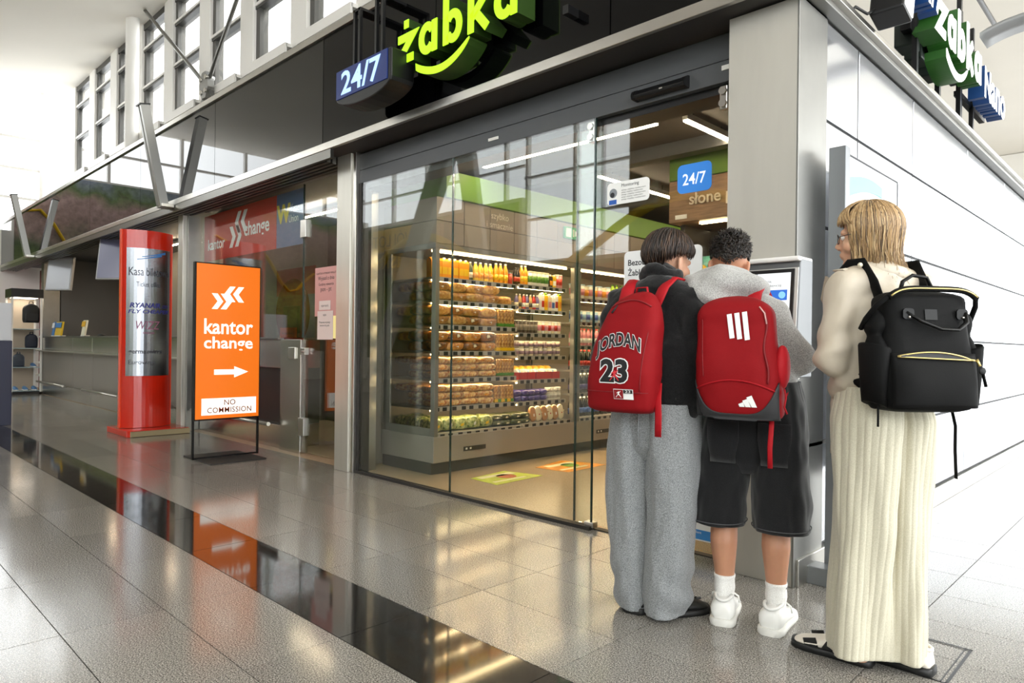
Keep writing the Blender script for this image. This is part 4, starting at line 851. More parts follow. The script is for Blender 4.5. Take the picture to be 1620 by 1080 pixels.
chiller(5.76, 8.3, ((5.81, 8.25, [1.66, 1.40, 1.14, .88, .62, .36]),), 'second open chiller stocked with drinks deeper in the shop', False)
hd = thing('chiller_header_text', 'raised pale letters on the taupe header over the large chiller', 'lettering', (FX+.01, 4.6, 2.05))
for s_, z in (('szybko', 2.32), ('i smacznie', 2.235)): text('lettering', s_, (FX+.007, 4.58, z), YA, ZA, mat('header_letters', '#d8cdbb', .5), hd, size=.085)
gb = MB(); gb.box(-5.49, -4.66, 3.9, 8.99, 2.425, 2.66); obj('green_band', gb, mat('shop_green', '#6d9a2e', .5), bevel=.004, label='long green band running above the chillers', cat='band')
ex = thing('exit_sign_reflection', 'reflection of a small green running man exit sign, modelled over the chillers', 'sign', (FX+.02, 5.62, 2.26))  # mirror image in the glass, built as a plate on the header
mb = MB(); mb.box(FX+.007, FX+.03, 5.50, 5.74, 2.26, 2.38); obj('plate', mb, mat('exit_green', '#1f7d4a', .4, emit='#1f9d5a', es=.25), ex, True)
mb = MB(); mb.box(FX+.03, FX+.032, 5.52, 5.60, 2.275, 2.365); mb.box(FX+.03, FX+.032, 5.63, 5.65, 2.28, 2.36); mb.prism([(0, 0), (.05, .03), (0, .06)], (FX+.03, 5.67, 2.29), YA, ZA, (.002, 0, 0)); obj('pictogram', mb, M_TXTW, ex, True)
# ------------------------------------------------------------------ goods: one prototype of each kind, copied
def proto_bottle(h, r, body, cap, neck=.38, lab=None, n=12):
    """bottle with cap and label band; origin at the base"""
    parts = []
    mb = MB(); z1 = h*(1-neck); mb.lathe([(r*.9, 0), (r, .006), (r, z1*.92), (r*.92, z1), (r*.45, h*.88), (r*.38, h*.93)], n=n); parts.append(('bottle_body', mb.mesh('bottle_body', body)))
    mb = MB(); mb.lathe([(r*.46, h*.92), (r*.46, h*.99), (r*.4, h)], n=n); parts.append(('cap', mb.mesh('cap', cap)))
    if lab: mb = MB(); mb.lathe([(r*1.015, h*.18), (r*1.015, h*.45)], n=n); parts.append(('label_band', mb.mesh('label_band', lab)))
    return parts
def proto_carton(w, d, h, body, top, band=None):
    parts = []
    mb = MB(); mb.box(-d/2, d/2, -w/2, w/2, 0, h*.84); mb.prism([(-d/2, h*.84), (d/2, h*.84), (.004, h*.97), (-.004, h*.97)], (0, -w/2, 0), XA, ZA, (0, w, 0)); parts.append(('carton_body', mb.mesh('carton_body', body)))
    mb = MB(); mb.lathe([(.014, h*.88), (.014, h*1.0)], (d*.2, 0, 0), 10); parts.append(('cap', mb.mesh('cap', top)))
    if band: mb = MB(); mb.box(d/2, d/2+.002, -w*.44, w*.44, h*.2, h*.55); parts.append(('printed_label', mb.mesh('printed_label', band)))
    return parts
def proto_cup(h, r0, r1, body, lid, band=None, n=12):
    parts = []
    mb = MB(); mb.lathe([(r0, 0), (r1, h*.93)], n=n); parts.append(('cup_body', mb.mesh('cup_body', body)))
    mb = MB(); mb.lathe([(r1*1.06, h*.93), (r1*1.06, h*.98), (r1*.9, h)], n=n); parts.append(('lid', mb.mesh('lid', lid)))
    if band: mb = MB(); mb.lathe([(r0+(r1-r0)*.25+.001, h*.25), (r0+(r1-r0)*.7+.001, h*.7)], n=n); parts.append(('label_band', mb.mesh('label_band', band)))
    return parts
def pillow(w, d, h, seed, lump=.25, nu=14, nv=9):
    mb = MB(); rg = []
    for i in range(nv+1):
        a = math.pi*i/nv; a = max(.05, min(math.pi-.05, a)); ring = []
        for j in range(nu):
            b_ = 2*math.pi*j/nu
            sx = math.copysign(abs(math.cos(b_))**.6, math.cos(b_)); sy = math.copysign(abs(math.sin(b_))**.6, math.sin(b_)); k = math.sin(a)**.6; cz = math.copysign(abs(math.cos(a))**.7, -math.cos(a))
            p_ = Vector((sx*k*d/2, cz*w/2, sy*k*h/2))
            nz = noise.noise(Vector((p_.x*22+seed*3.1, p_.y*22, p_.z*22)))*lump*min(d, h)*.5
            ring.append(p_*(1+nz/max(p_.length, .02))+Vector((0, 0, h/2)))
        rg.append(ring)
    mb.loft(rg); return mb
def food_mat(name, c0, c1, rough=.35, scale=30):
    m = bpy.data.materials.new(name); m.use_nodes = True; nt = m.node_tree; b = nt.nodes['Principled BSDF']; b.inputs['Roughness'].default_value = rough
    b.inputs['Coat Weight'].default_value = .6; b.inputs['Coat Roughness'].default_value = .15
    tc = nt.nodes.new('ShaderNodeTexCoord'); n = nt.nodes.new('ShaderNodeTexNoise'); n.inputs['Scale'].default_value = scale; n.inputs['Detail'].default_value = 5
    nt.links.new(tc.outputs['Object'], n.inputs['Vector']); r_ = nt.nodes.new('ShaderNodeValToRGB'); r_.color_ramp.elements[0].position = .35; r_.color_ramp.elements[1].position = .68
    r_.color_ramp.elements[0].color = lin(c0); r_.color_ramp.elements[1].color = lin(c1); nt.links.new(n.outputs[0], r_.inputs[0])
    oi = nt.nodes.new('ShaderNodeObjectInfo'); mr = nt.nodes.new('ShaderNodeMapRange'); mr.inputs[3].default_value = .7; mr.inputs[4].default_value = 1.15; nt.links.new(oi.outputs['Random'], mr.inputs[0])
    mx = nt.nodes.new('ShaderNodeMix'); mx.data_type = 'RGBA'; mx.blend_type = 'MULTIPLY'; mx.inputs['Factor'].default_value = 1
    nt.links.new(r_.outputs[0], mx.inputs['A']); nt.links.new(mr.outputs[0], mx.inputs['B']); nt.links.new(mx.outputs['Result'], b.inputs['Base Color']); return m
def proto_bag(w, d, h, seed, m, m_lab, lump=.3):
    parts = [('wrapper', pillow(w, d, h, seed, lump).mesh('wrapper', m))]
    mb = MB(); s_ = pillow(w*.45, d*1.03, h*.55, seed, .05, 12, 5); s_.v = [(max(x, d*.1), y, z+h*.2) for x, y, z in s_.v]; parts.append(('printed_label', s_.mesh('printed_label', m_lab)))
    for sg_ in (-1, 1): pass
    mb = MB(); mb.box(-d*.35, d*.35, w/2-.006, w/2+.016, h*.47, h*.53); parts.append(('seal', mb.mesh('seal', m)))
    return parts
GOODS = {}
def put(kind, parts, x, y, z, label, cat, group, rz=0, rx=0):
    t = thing(kind, label, cat, (x, y, z), rz, group); t.rotation_euler = (rx, 0, rz)
    for n_, me in parts:
        c = bpy.data.objects.new(n_, me); COL.objects.link(c); c.parent = t
    return t
C = lambda n_, c, r_=.35, **k: mat('goods_'+n_, c, r_, coat=.4, **k)
W_ = C('white', '#f2efe6'); OR_ = C('orange', '#f09a12'); YE = C('yellow', '#f6c414'); GR = C('green', '#4f8a2e'); RD = C('red', '#c4221c'); PK = C('pink', '#e2909a'); BR = C('brown', '#3c2417'); DK = C('cola', '#160c0a', .15)
BL = C('blue', '#3f62b0'); PU = C('purple', '#43347e'); LG = C('lime', '#a6cc3a'); CR = C('cream', '#efe0be'); SK = C('skyblue', '#a9cfe6'); OL = C('olive', '#56603a')
F_BUN = food_mat('bun_crust', '#a05614', '#f2b455'); F_CRO = food_mat('croissant', '#b86a18', '#f8cc74'); F_DRK = food_mat('dark_roll', '#5a2c08', '#c87c2c'); F_SAN = food_mat('sandwich', '#b05a1c', '#f6d48c', scale=45); F_SAL = food_mat('salad_wrap', '#4c6a20', '#d8d890', scale=40); F_GRE = food_mat('herb_pack', '#2c3018', '#7a7c4c', scale=50); F_STK = food_mat('snack_stick', '#8c4a18', '#e8b868', scale=60)
xf = FX-.17
def row(kind, parts_list, n, y0, y1, z, x, label, cat, group, jit=.004, rz=0, rx=0, seed=1, turn=.1):
    rr = random.Random(seed)
    for i in range(n):
        y = y0+(i+.5)*(y1-y0)/n
        put(kind, parts_list[i % len(parts_list)], x+rr.uniform(-jit, jit), y+rr.uniform(-jit, jit), z, label, cat, group, rz+rr.uniform(-turn, turn), rx)
G = {}
G['juice'] = proto_carton(.062, .062, .185, OR_, W_, YE); G['smoothie'] = proto_bottle(.185, .03, YE, W_, .34, OR_); G['mango'] = proto_bottle(.2, .029, OR_, W_, .34, YE); G['herbdrink'] = proto_bottle(.18, .028, OL, W_, .3, CR)
G['cro1'] = proto_bag(.235, .19, .095, 1, F_CRO, CR); G['cro2'] = proto_bag(.225, .19, .092, 2, F_BUN, W_); G['drk'] = proto_bag(.225, .19, .098, 3, F_DRK, CR); G['bun3'] = proto_bag(.19, .16, .09, 4, F_BUN, PU)
G['san1'] = proto_bag(.225, .2, .072, 5, F_SAN, W_, .2); G['san2'] = proto_bag(.225, .2, .072, 6, F_SAN, OR_, .2); G['sal'] = proto_bag(.17, .2, .12, 7, F_SAL, YE); G['sal2'] = proto_bag(.16, .2, .13, 8, F_SAL, W_); G['her'] = proto_bag(.14, .22, .06, 9, F_GRE, CR, .4)
def proto_stick(m, foot, h=.17):
    mb = MB(); rg = []
    for k, u in enumerate((0, .06, .5, .94, 1)): s_ = (.7, 1, 1, 1, .7)[k]; rg.append([Vector((.013*s_*a, .021*s_*b_, u*h)) for a, b_ in ((-1, -.7), (-.5, -1), (.5, -1), (1, -.7), (1, .7), (.5, 1), (-.5, 1), (-1, .7))])
    mb.loft(rg); ps_ = [('stick_pack', mb.mesh('stick_pack', m))]
    mb = MB(); mb.box(-.0145, .0145, -.0215, .0215, h*.05, h*.22); ps_.append(('foot_band', mb.mesh('foot_band', foot))); return ps_
G['stk'] = proto_stick(F_STK, GR); G['stk2'] = proto_stick(F_STK, YE)
A1 = 'large chiller, bakery side'
row('juice_carton', [G['juice']], 7, 3.87, 4.33, LZ[0], xf, 'orange juice carton with white cap on the top chiller shelf', 'juice carton', 'orange juice cartons on the top shelf', seed=1)
row('herb_drink', [G['herbdrink']], 1, 4.33, 4.4, LZ[0], xf, 'olive green drink bottle beside the juice on the top shelf', 'bottle', None)
row('juice_bottle', [G['smoothie']], 4, 4.4, 4.66, LZ[0], xf, 'yellow juice bottle with white cap on the top chiller shelf', 'juice bottle', 'yellow juice bottles on the top shelf')
row('mango_bottle', [G['mango']], 3, 4.67, 4.86, LZ[0], xf, 'tall orange mango juice bottle on the top chiller shelf', 'juice bottle', 'tall orange bottles on the top shelf')
row('red_can', [proto_cup(.12, .024, .026, RD, C('alu', '#b8b8b8', .25))], 1, 4.87, 4.93, LZ[0], xf, 'red drink can at the end of the top juice row', 'can', None)
def stack(kind, protos, n, levels, dz, y0, y1, z, label, cat, group, x=FX-.19, seed=2):
    rr = random.Random(seed)
    for l in range(levels):
        for q in range(3 if cat not in ('packet', 'chocolate pack') else 1):
            for i in range(n if q == 0 else 2):
                if l < levels-1 and q == 2: continue
                put(kind, protos[(i+l+q) % len(protos)], x-.195*q+rr.uniform(-.01, .015), y0+(i+.5)*(y1-y0)/n+rr.uniform(-.01, .01), z+l*dz, label, cat, group, rr.uniform(-.12, .12))
stack('croissant_bag', [G['cro1'], G['cro2']], 4, 2, .083, 3.87, 4.7, LZ[1], 'bagged golden croissant on the second bakery shelf', 'croissant', 'croissants on the second bakery shelf', seed=2)
row('bun_bag', [G['bun3']], 1, 4.72, 4.92, LZ[1], FX-.2, 'bagged bun with purple label on the second bakery shelf', 'bun', None)
stack('bun_bag', [G['cro2'], G['cro1'], G['drk']], 4, 2, .088, 3.87, 4.66, LZ[2], 'bagged glazed bun on the third bakery shelf', 'bun', 'buns on the third bakery shelf', seed=3)
row('snack_stick', [G['stk']], 5, 4.69, 4.92, LZ[2], FX-.13, 'upright snack stick with green foot on the third bakery shelf', 'snack stick', 'snack sticks on the third bakery shelf', turn=.05)
stack('dark_roll_bag', [G['drk'], G['cro2']], 4, 2, .09, 3.87, 4.66, LZ[3], 'bagged dark brown roll on the fourth bakery shelf', 'roll', 'dark rolls on the fourth bakery shelf', seed=4)
row('snack_stick', [G['stk2']], 6, 4.67, 4.92, LZ[3], FX-.13, 'upright snack stick with yellow foot on the fourth bakery shelf', 'snack stick', 'snack sticks on the fourth bakery shelf', turn=.05)
stack('sandwich_pack', [G['san1'], G['san2']], 4, 3, .062, 3.87, 4.66, LZ[4], 'wrapped sandwich in the stacks on the fifth bakery shelf', 'sandwich', 'sandwiches on the fifth bakery shelf', seed=5)
row('snack_stick', [G['stk']], 6, 4.68, 4.92, LZ[4], FX-.13, 'upright snack stick with green foot on the fifth bakery shelf', 'snack stick', 'snack sticks on the fifth bakery shelf', turn=.05)
stack('sandwich_pack', [G['san2'], G['san1']], 4, 3, .062, 3.87, 4.64, LZ[5], 'wrapped sandwich in the stacks on the sixth bakery shelf', 'sandwich', 'sandwiches on the sixth bakery shelf', seed=6)
row('snack_stick', [G['stk2'], G['stk']], 6, 4.66, 4.92, LZ[5], FX-.13, 'upright snack stick on the sixth bakery shelf', 'snack stick', 'snack sticks on the sixth bakery shelf', turn=.05)
stack('salad_wrap', [G['sal'], G['sal2']], 5, 1, .1, 3.87, 4.62, LZ[6], 'green salad wrap with yellow label on the bottom chiller deck', 'wrap', 'salad wraps on the bottom deck', seed=7)
stack('herb_pack', [G['her']], 4, 2, .055, 4.62, 5.15, LZ[6], 'flat dark green packet piled on the bottom chiller deck', 'packet', 'dark green packets on the bottom deck', seed=8)
# right half
row('juice_bottle', [G['mango']], 2, 5.03, 5.15, RZ[0], xf, 'orange juice bottle on the upper dairy shelf', 'juice bottle', 'orange bottles on the upper dairy shelf')
row('cola_bottle', [proto_bottle(.17, .026, DK, C('capblk', '#201a18'), .35, RD)], 2, 4.96, 5.03, RZ[0], xf, 'small dark cola bottle on the upper dairy shelf', 'bottle', 'small dark bottles on the upper dairy shelf')
row('yogurt_tub', [proto_cup(.15, .033, .039, W_, CR, GR)], 5, 5.15, 5.46, RZ[0], xf, 'white and green yogurt tub on the upper dairy shelf', 'yogurt tub', 'yogurt tubs on the upper dairy shelf')
row('milk_carton', [proto_carton(.05, .05, .14, BR, W_, OR_), proto_carton(.05, .05, .14, YE, W_, W_)], 2, 5.46, 5.58, RZ[0], xf, 'small brown or yellow drink carton on the upper dairy shelf', 'carton', 'small cartons on the upper dairy shelf')
row('pink_can', [proto_cup(.15, .026, .028, PK, W_, RD)], 2, 5.58, 5.69, RZ[0], xf, 'pink drink can at the end of the upper dairy shelf', 'can', 'pink cans on the upper dairy shelf')
row('drinking_yogurt', [proto_bottle(.155, .022, C('violet', '#6a5a8c'), W_, .3, CR), proto_bottle(.155, .022, C('tan', '#c89a5a'), W_, .3, BR), proto_bottle(.155, .022, RD, W_, .3, W_)], 7, 4.97, 5.33, RZ[1], xf, 'small drinking yogurt bottle on the second dairy shelf', 'yogurt bottle', 'drinking yogurts on the second dairy shelf')
row('milk_carton', [proto_carton(.045, .05, .19, W_, W_, RD), proto_carton(.045, .05, .19, YE, GR, OR_), proto_carton(.045, .05, .18, CR, W_, PK), proto_carton(.045, .05, .17, W_, W_, BL)], 6, 5.34, 5.67, RZ[1], xf, 'upright milk drink carton on the second dairy shelf', 'carton', 'milk drink cartons on the second dairy shelf')
row('coffee_cup', [proto_cup(.13, .024, .031, BR, W_, C('taupe', '#8a7a68'))], 6, 4.97, 5.30, RZ[2], xf, 'brown coffee drink cup on the third dairy shelf', 'coffee cup', 'coffee cups on the third dairy shelf')
row('yogurt_cup', [proto_cup(.13, .024, .029, CR, W_, PK), proto_cup(.13, .024, .029, W_, W_, RD)], 7, 5.31, 5.67, RZ[2], xf, 'white yogurt cup with red print on the third dairy shelf', 'yogurt cup', 'yogurt cups on the third dairy shelf')
for l in range(2): row('pudding_cup', [proto_cup(.075, .026, .03, C('greige', '#a89c90'), W_, C('mauve', '#8d7080')), proto_cup(.075, .026, .03, CR, W_, C('mauve', '#8d7080'))], 10, 4.97, 5.67, RZ[3]+l*.077, xf, 'pale dessert cup stacked on the fourth dairy shelf', 'dessert cup', 'dessert cups on the fourth dairy shelf', turn=0)
def proto_tray():
    mb = MB(); mb.box(-.07, .07, -.06, .06, 0, .006); mb.box(.064, .07, -.06, .06, 0, .075); mb.box(-.07, .07, -.06, -.054, 0, .075); mb.box(-.07, .07, .054, .06, 0, .075); ps_ = [('tray', mb.mesh('tray', RD))]
    for k in range(4): mb = pillow(.03, .1, .10, k, .1, 8, 5); mb.v = [(x, y-.04+.027*k, z+.008) for x, y, z in mb.v]; ps_.append(('sachet', mb.mesh('sachet', (W_, SK, CR, W_)[k])))
    return ps_
row('sachet_tray', [proto_tray()], 5, 4.97, 5.60, RZ[4], FX-.17, 'red display tray of white sachets on the fifth dairy shelf', 'tray', 'red trays on the fifth dairy shelf', turn=0)
row('yellow_bag', [proto_bag(.09, .1, .13, 11, C('bagyellow', '#efc02a', .3), W_)], 6, 5.08, 5.68, RZ[4], FX-.32, 'yellow snack bag behind the red trays', 'snack bag', 'yellow bags behind the red trays')
stack('purple_pack', [proto_bag(.1, .13, .06, 12, PU, W_, .15)], 5, 2, .058, 4.97, 5.44, RZ[5], 'purple chocolate pack piled on the sixth dairy shelf', 'chocolate pack', 'purple packs on the sixth dairy shelf', seed=9)
for l in range(2): row('dessert_tub', [proto_cup(.062, .026, .031, W_, W_, C('greyprint', '#b8b2a6'))], 4, 5.45, 5.68, RZ[5]+.064*l, xf, 'white dessert tub stacked on the sixth dairy shelf', 'dessert tub', 'white tubs on the sixth dairy shelf', turn=0)
row('ham_pack', [proto_bag(.09, .05, .16, 13, C('hamtan', '#c08a5c'), W_, .1), proto_bag(.09, .05, .16, 14, CR, RD, .1)], 6, 5.17, 5.69, RZ[6], FX-.12, 'upright sliced ham pack on the bottom deck', 'meat pack', 'ham packs on the bottom deck', rx=.25)
# second chiller
S2 = [1.66, 1.40, 1.14, .88, .62, .36]
row('yogurt_cup', [proto_cup(.16, .03, .037, W_, SK, PK), proto_cup(.15, .03, .037, CR, W_, OR_)], 9, 5.83, 6.55, S2[0], xf, 'large yogurt cup on the top shelf of the second chiller', 'yogurt cup', 'yogurt cups in the second chiller')
row('lime_bottle', [proto_bottle(.2, .033, LG, GR, .3, W_)], 9, 6.57, 7.3, S2[0], xf, 'lime green drink bottle on the top shelf of the second chiller', 'bottle', 'lime bottles in the second chiller')
row('blue_can', [proto_cup(.13, .027, .027, SK, W_, BL), proto_cup(.13, .027, .027, W_, W_, SK)], 8, 5.83, 6.4, S2[1], xf, 'pale blue drink can on the second shelf of the second chiller', 'can', 'pale blue cans in the second chiller')
row('green_can', [proto_cup(.15, .027, .027, GR, W_, LG), proto_cup(.15, .027, .027, OR_, W_, GR)], 11, 6.42, 7.3, S2[1], xf, 'green or orange drink can on the second shelf of the second chiller', 'can', 'green cans in the second chiller')
row('pink_bottle', [proto_bottle(.19, .03, PK, RD, .3, W_)], 9, 5.83, 6.5, S2[2], xf, 'pink drink bottle on the third shelf of the second chiller', 'bottle', 'pink bottles in the second chiller')
row('water_bottle', [proto_bottle(.19, .03, C('smoke', '#5c5a56', .2), W_, .3, C('taupe', '#8a7a68'))], 10, 6.52, 7.3, S2[2], xf, 'grey tea bottle on the third shelf of the second chiller', 'bottle', 'grey bottles in the second chiller')
for s_, lab, nm in ((3, RD, 'fourth'), (4, PU, 'fifth'), (5, BL, 'lowest')):
    row('cola_bottle', [proto_bottle(.215, .032, DK, RD if s_ == 3 else W_, .35, lab)], 19, 5.83, 7.3, S2[s_], xf, 'dark cola bottle on the %s shelf of the second chiller' % nm, 'cola bottle', 'cola bottles on the %s shelf' % nm)
# ------------------------------------------------------------------ floor stickers
for i, (pts, c, lb, c2) in enumerate((([(-4.37, 3.96), (-4.02, 3.93), (-4.05, 4.52), (-4.43, 4.42)], '#c2d23a', 'lime green advertising sticker on the shop floor', '#b5532e'), ([(-4.36, 4.76), (-4.0, 4.81), (-4.02, 5.4), (-4.46, 5.25)], '#ea9a2c', 'orange advertising sticker on the shop floor', '#7fb04a'))):
    t = thing('floor_sticker', lb, 'sticker', (pts[0][0], pts[0][1], 0))
    mb = MB(); mb.prism(pts, (0, 0, .0), XA, YA, (0, 0, .0015)); obj('film', mb, mat('floor_print_%d' % i, c, .35, var=.25, vscale=9), t, True)
    cx = sum(p_[0] for p_ in pts)/4; cy = sum(p_[1] for p_ in pts)/4
    mb = MB(); mb.lathe([(.09, .0016), (.09, .002)], (cx-.02, cy+.05, 0), 16); obj('printed_disc', mb, mat('floor_print_b%d' % i, c2, .4, var=.4, vscale=30), t, True)
    mb = MB(); mb.box(cx-.14, cx-.06, cy-.2, cy+.2, .0016, .002); mb.box(cx+.08, cx+.12, cy-.22, cy+.16, .0016, .002); obj('printed_bars', mb, mat('floor_print_w', '#e8e6c0', .4), t, True)
# ------------------------------------------------------------------ hanging snack sign and snack gondola
hg = thing('hanging_snack_sign', 'hanging wood-brown sign box with green top reading słone przekąski', 'sign', (-2.4, 5.4, 2.2))
mb = MB(); mb.box(-3.235, -1.55, 5.2, 5.7, 2.20, 2.555); obj('wood_box', mb, mat('sign_wood', '#8a6d52', .5, var=.25, vscale=7, stretch=(1, 8, 8), bump=.1, bscale=30), hg, True, .004)
mb = MB(); mb.box(-3.235, -1.55, 5.2, 5.7, 2.56, 2.80); obj('green_top', mb, mat('shop_green2', '#5c8420', .5), hg, True, .004)
text('lettering', 'słone przekąski', (-3.03, 5.195, 2.335), XA, ZA, mat('sign_letters', '#d8ccba', .5), hg, height=.125, align='LEFT', bold=.012, depth=.012)
mb = MB(); mb.box(-3.17, -3.06, 5.194, 5.2, 2.225, 2.26); obj('number_plate', mb, M_TXTW, hg, True)
mb = MB(); mb.box(-3.0, -1.6, 5.3, 5.34, 2.185, 2.198); obj('down_lamp', mb, M_STRIP, hg, True)
go = thing('snack_rack', 'dark snack rack under the hanging sign holding crisp bags', 'rack', (-2.4, 5.6, 0))
for z in (.12, .5, .88, 1.26, 1.66): mb = MB(); mb.box(-3.15, -1.6, 5.3, 5.75, z-.02, z); obj('shelf', mb, M_CHD, go, True)
mb = MB(); mb.box(-3.15, -1.6, 5.75, 5.78, 0, 2.19); obj('back_panel', mb, M_CHD, go, True)
for x in (-3.16, -1.58): mb = MB(); mb.box(x-.02, x+.02, 5.3, 5.78, 0, 2.19); obj('side_frame', mb, M_CHD, go, True)
cc = [C('crisp_teal', '#5aa89c'), C('crisp_orange', '#c8622c'), C('crisp_violet', '#5a3a8c'), C('crisp_yellow', '#d8a820'), C('crisp_red', '#b43024'), C('crisp_green', '#6a9a3a')]
def crisp(m, seed):
    mb = MB(); rg = []; n_ = 12
    for i in range(9):
        u = i/8; th = .045*math.sin(math.pi*u)**.5+.002; w_ = .085+.012*abs(2*u-1)**3
        rg.append([Vector((math.copysign(abs(math.cos(a))**.7, math.cos(a))*w_, math.sin(a)*th*(1+.2*noise.noise(Vector((a, u*4, seed)))), u*.27)) for a in [2*math.pi*j/n_ for j in range(n_)]])
    mb.loft(rg); ps_ = [('bag_film', mb.mesh('bag_film', m))]
    mb = MB(); mb.prism(rrect(-.05, .05, .09, .18, .03), (0, -.047, 0), XA, ZA, (0, .004, 0)); ps_.append(('printed_label', mb.mesh('printed_label', W_ if seed % 2 else YE))); return ps_
cps = [crisp(m, i) for i, m in enumerate(cc)]
cn = ['teal', 'orange', 'violet', 'yellow', 'red', 'green']
for zi, z in enumerate((1.66, 1.26, .88, .5, .12)):
    for k in range(7):
        q = (k+zi*2) % 6; put('crisp_bag', cps[q], -3.03+.215*k, 5.42, z, '%s crisp bag on the %s shelf of the snack rack' % (cn[q], ('top', 'second', 'third', 'fourth', 'lowest')[zi]), 'crisp bag', '%s crisp bags, %s shelf' % (cn[q], ('top', 'second', 'third', 'fourth', 'lowest')[zi]), 0, -.12)
# ------------------------------------------------------------------ people: helpers
def cap(mb, a, b_, ra, rb, n=14, flat=1.0, up=None):
    a, b_ = Vector(a), Vector(b_); d = (b_-a); L_ = d.length; t = d.normalized() if L_ > 1e-6 else Vector((0, 0, 1)); P, r_ = [], []
    for k in range(4): u = math.pi/2*(1-k/4); P.append(a-t*ra*math.sin(u)); r_.append(max(.0008, ra*math.cos(u)))
    for k in range(6): u = k/5; P.append(a+d*u); r_.append(ra+(rb-ra)*u)
    for k in range(1, 5): u = math.pi/2*k/4; P.append(b_+t*rb*math.sin(u)); r_.append(max(.0008, rb*math.cos(u)))
    mb.tube(P, r_, n, flat=flat, up=up)
def chain(mb, pts, rs, **k):
    for i in range(len(pts)-1): cap(mb, pts[i], pts[i+1], rs[i], rs[i+1], **k)
def eball(mb, c, r_, rot=None, n=16, k=10):
    t = MB(); t.ball((0, 0, 0), r_, n, k)
    m = Matrix.Translation(c) @ (rot if rot else Matrix.Identity(4)); t.xf(m); mb.add(t.v, t.f, 0, True)
def bake(mb, voxel, it=6, fac=.5):
    me = mb.mesh('tmp', []); o = bpy.data.objects.new('tmp', me); COL.objects.link(o)
    r_ = o.modifiers.new('r', 'REMESH'); r_.mode = 'VOXEL'; r_.voxel_size = voxel
    if it: s_ = o.modifiers.new('s', 'SMOOTH'); s_.factor = fac; s_.iterations = it
    dg = bpy.context.evaluated_depsgraph_get(); out = bpy.data.meshes.new_from_object(o.evaluated_get(dg))
    bpy.data.objects.remove(o); bpy.data.meshes.remove(me); return out
def disp(me, f):
    me.update(); N = [v.normal.copy() for v in me.vertices]
    for v, n in zip(me.vertices, N): v.co += n*f(v.co, n)
def fin(name, me, m, parent):
    me.materials.clear(); me.materials.append(m); me.polygons.foreach_set('use_smooth', [True]*len(me.polygons)); me.update(); me.name = name
    return link(name, me, parent)
def nz(p_, sx, sy, sz, o=0): return noise.noise(Vector((p_.x*sx+o, p_.y*sy+o*.7, p_.z*sz+o*1.3)))
def sst(a, b_, x): t = max(0, min(1, (x-a)/(b_-a))); return t*t*(3-2*t)
def interp(keys, z):
    if z <= keys[0][0]: return keys[0][1:]
    for i in range(len(keys)-1):
        a, b_ = keys[i], keys[i+1]
        if z <= b_[0]: t = (z-a[0])/(b_[0]-a[0]); t = t*t*(3-2*t)*.6+t*.4; return tuple(p_+(q-p_)*t for p_, q in zip(a[1:], b_[1:]))
    return keys[-1][1:]
def legloft(mb, keys, nr, n, f, ex=.8, close=True):
    """cloth leg: keys (z,cx,cy,wx,wy) from hem up; f(theta,z,u) radial offset"""
    rg = []; z0, z1 = keys[0][0], keys[-1][0]
    for i in range(nr+1):
        z = z0+(z1-z0)*i/nr; cx, cy, wx, wy = interp(keys, z); ring = []
        for j in range(n):
            a = 2*math.pi*j/n; c, s_ = math.cos(a), math.sin(a); k = f(a, z)
            ring.append(Vector((cx+math.copysign(abs(c)**ex, c)*(wx+k), cy+math.copysign(abs(s_)**ex, s_)*(wy+k), z)))
        rg.append(ring)
    # turned-in hem
    h0 = rg[0]; c0 = sum(h0, Vector())/len(h0); rg = [[c0+(p_-c0)*.86+Vector((0, 0, .03)) for p_ in h0], [c0+(p_-c0)*.96-Vector((0, 0, .002)) for p_ in h0]]+rg
    mb.loft(rg, True)
def hmat(c, yaw, pitch, s_=1, roll=0): return Matrix.Translation(c) @ Matrix.Rotation(yaw, 4, 'Z') @ Matrix.Rotation(roll, 4, 'Y') @ Matrix.Rotation(pitch, 4, 'X') @ Matrix.Scale(s_, 4)
def add_head(mb, H, fem=False):
    t = MB(); ex = .073 if fem else .079
    eball(t, (0, -.012, .035), (.074, .094, .086), n=22, k=14); eball(t, (0, .026, -.018), (.063, .07, .088), n=20, k=12)
    eball(t, (0, .040, -.072), (.047, .052, .042)); eball(t, (0, .080, -.098), (.021, .017, .017))
    cap(t, (0, .090, .016), (0, .103, -.020), .009, .012); eball(t, (0, .110, -.023), (.0115, .010, .009)); eball(t, (.012, .104, -.031), (.009, .010, .008)); eball(t, (-.012, .104, -.031), (.009, .010, .008))
    cap(t, (-.040, .078, .024), (.040, .078, .024), .014, .014)
    eball(t, (0, .092, -.055), (.023, .013, .007)); eball(t, (0, .090, -.066), (.021, .013, .0075))
    for s_ in (-1, 1):
        eball(t, (s_*.041, .060, -.028), (.026, .030, .030))
        E_ = Matrix.Rotation(s_*.35, 4, 'Z') @ Matrix.Rotation(.15, 4, 'X')
        eball(t, (s_*ex, -.010, -.010), (.009, .020, .033), E_); eball(t, (s_*(ex-.001), -.004, -.036), (.009, .011, .013), E_); cap(t, (s_*(ex+.004), -.024, .008), (s_*(ex+.004), -.020, -.02), .007, .007)
    t.xf(H); mb.add(t.v, t.f, 0, True)
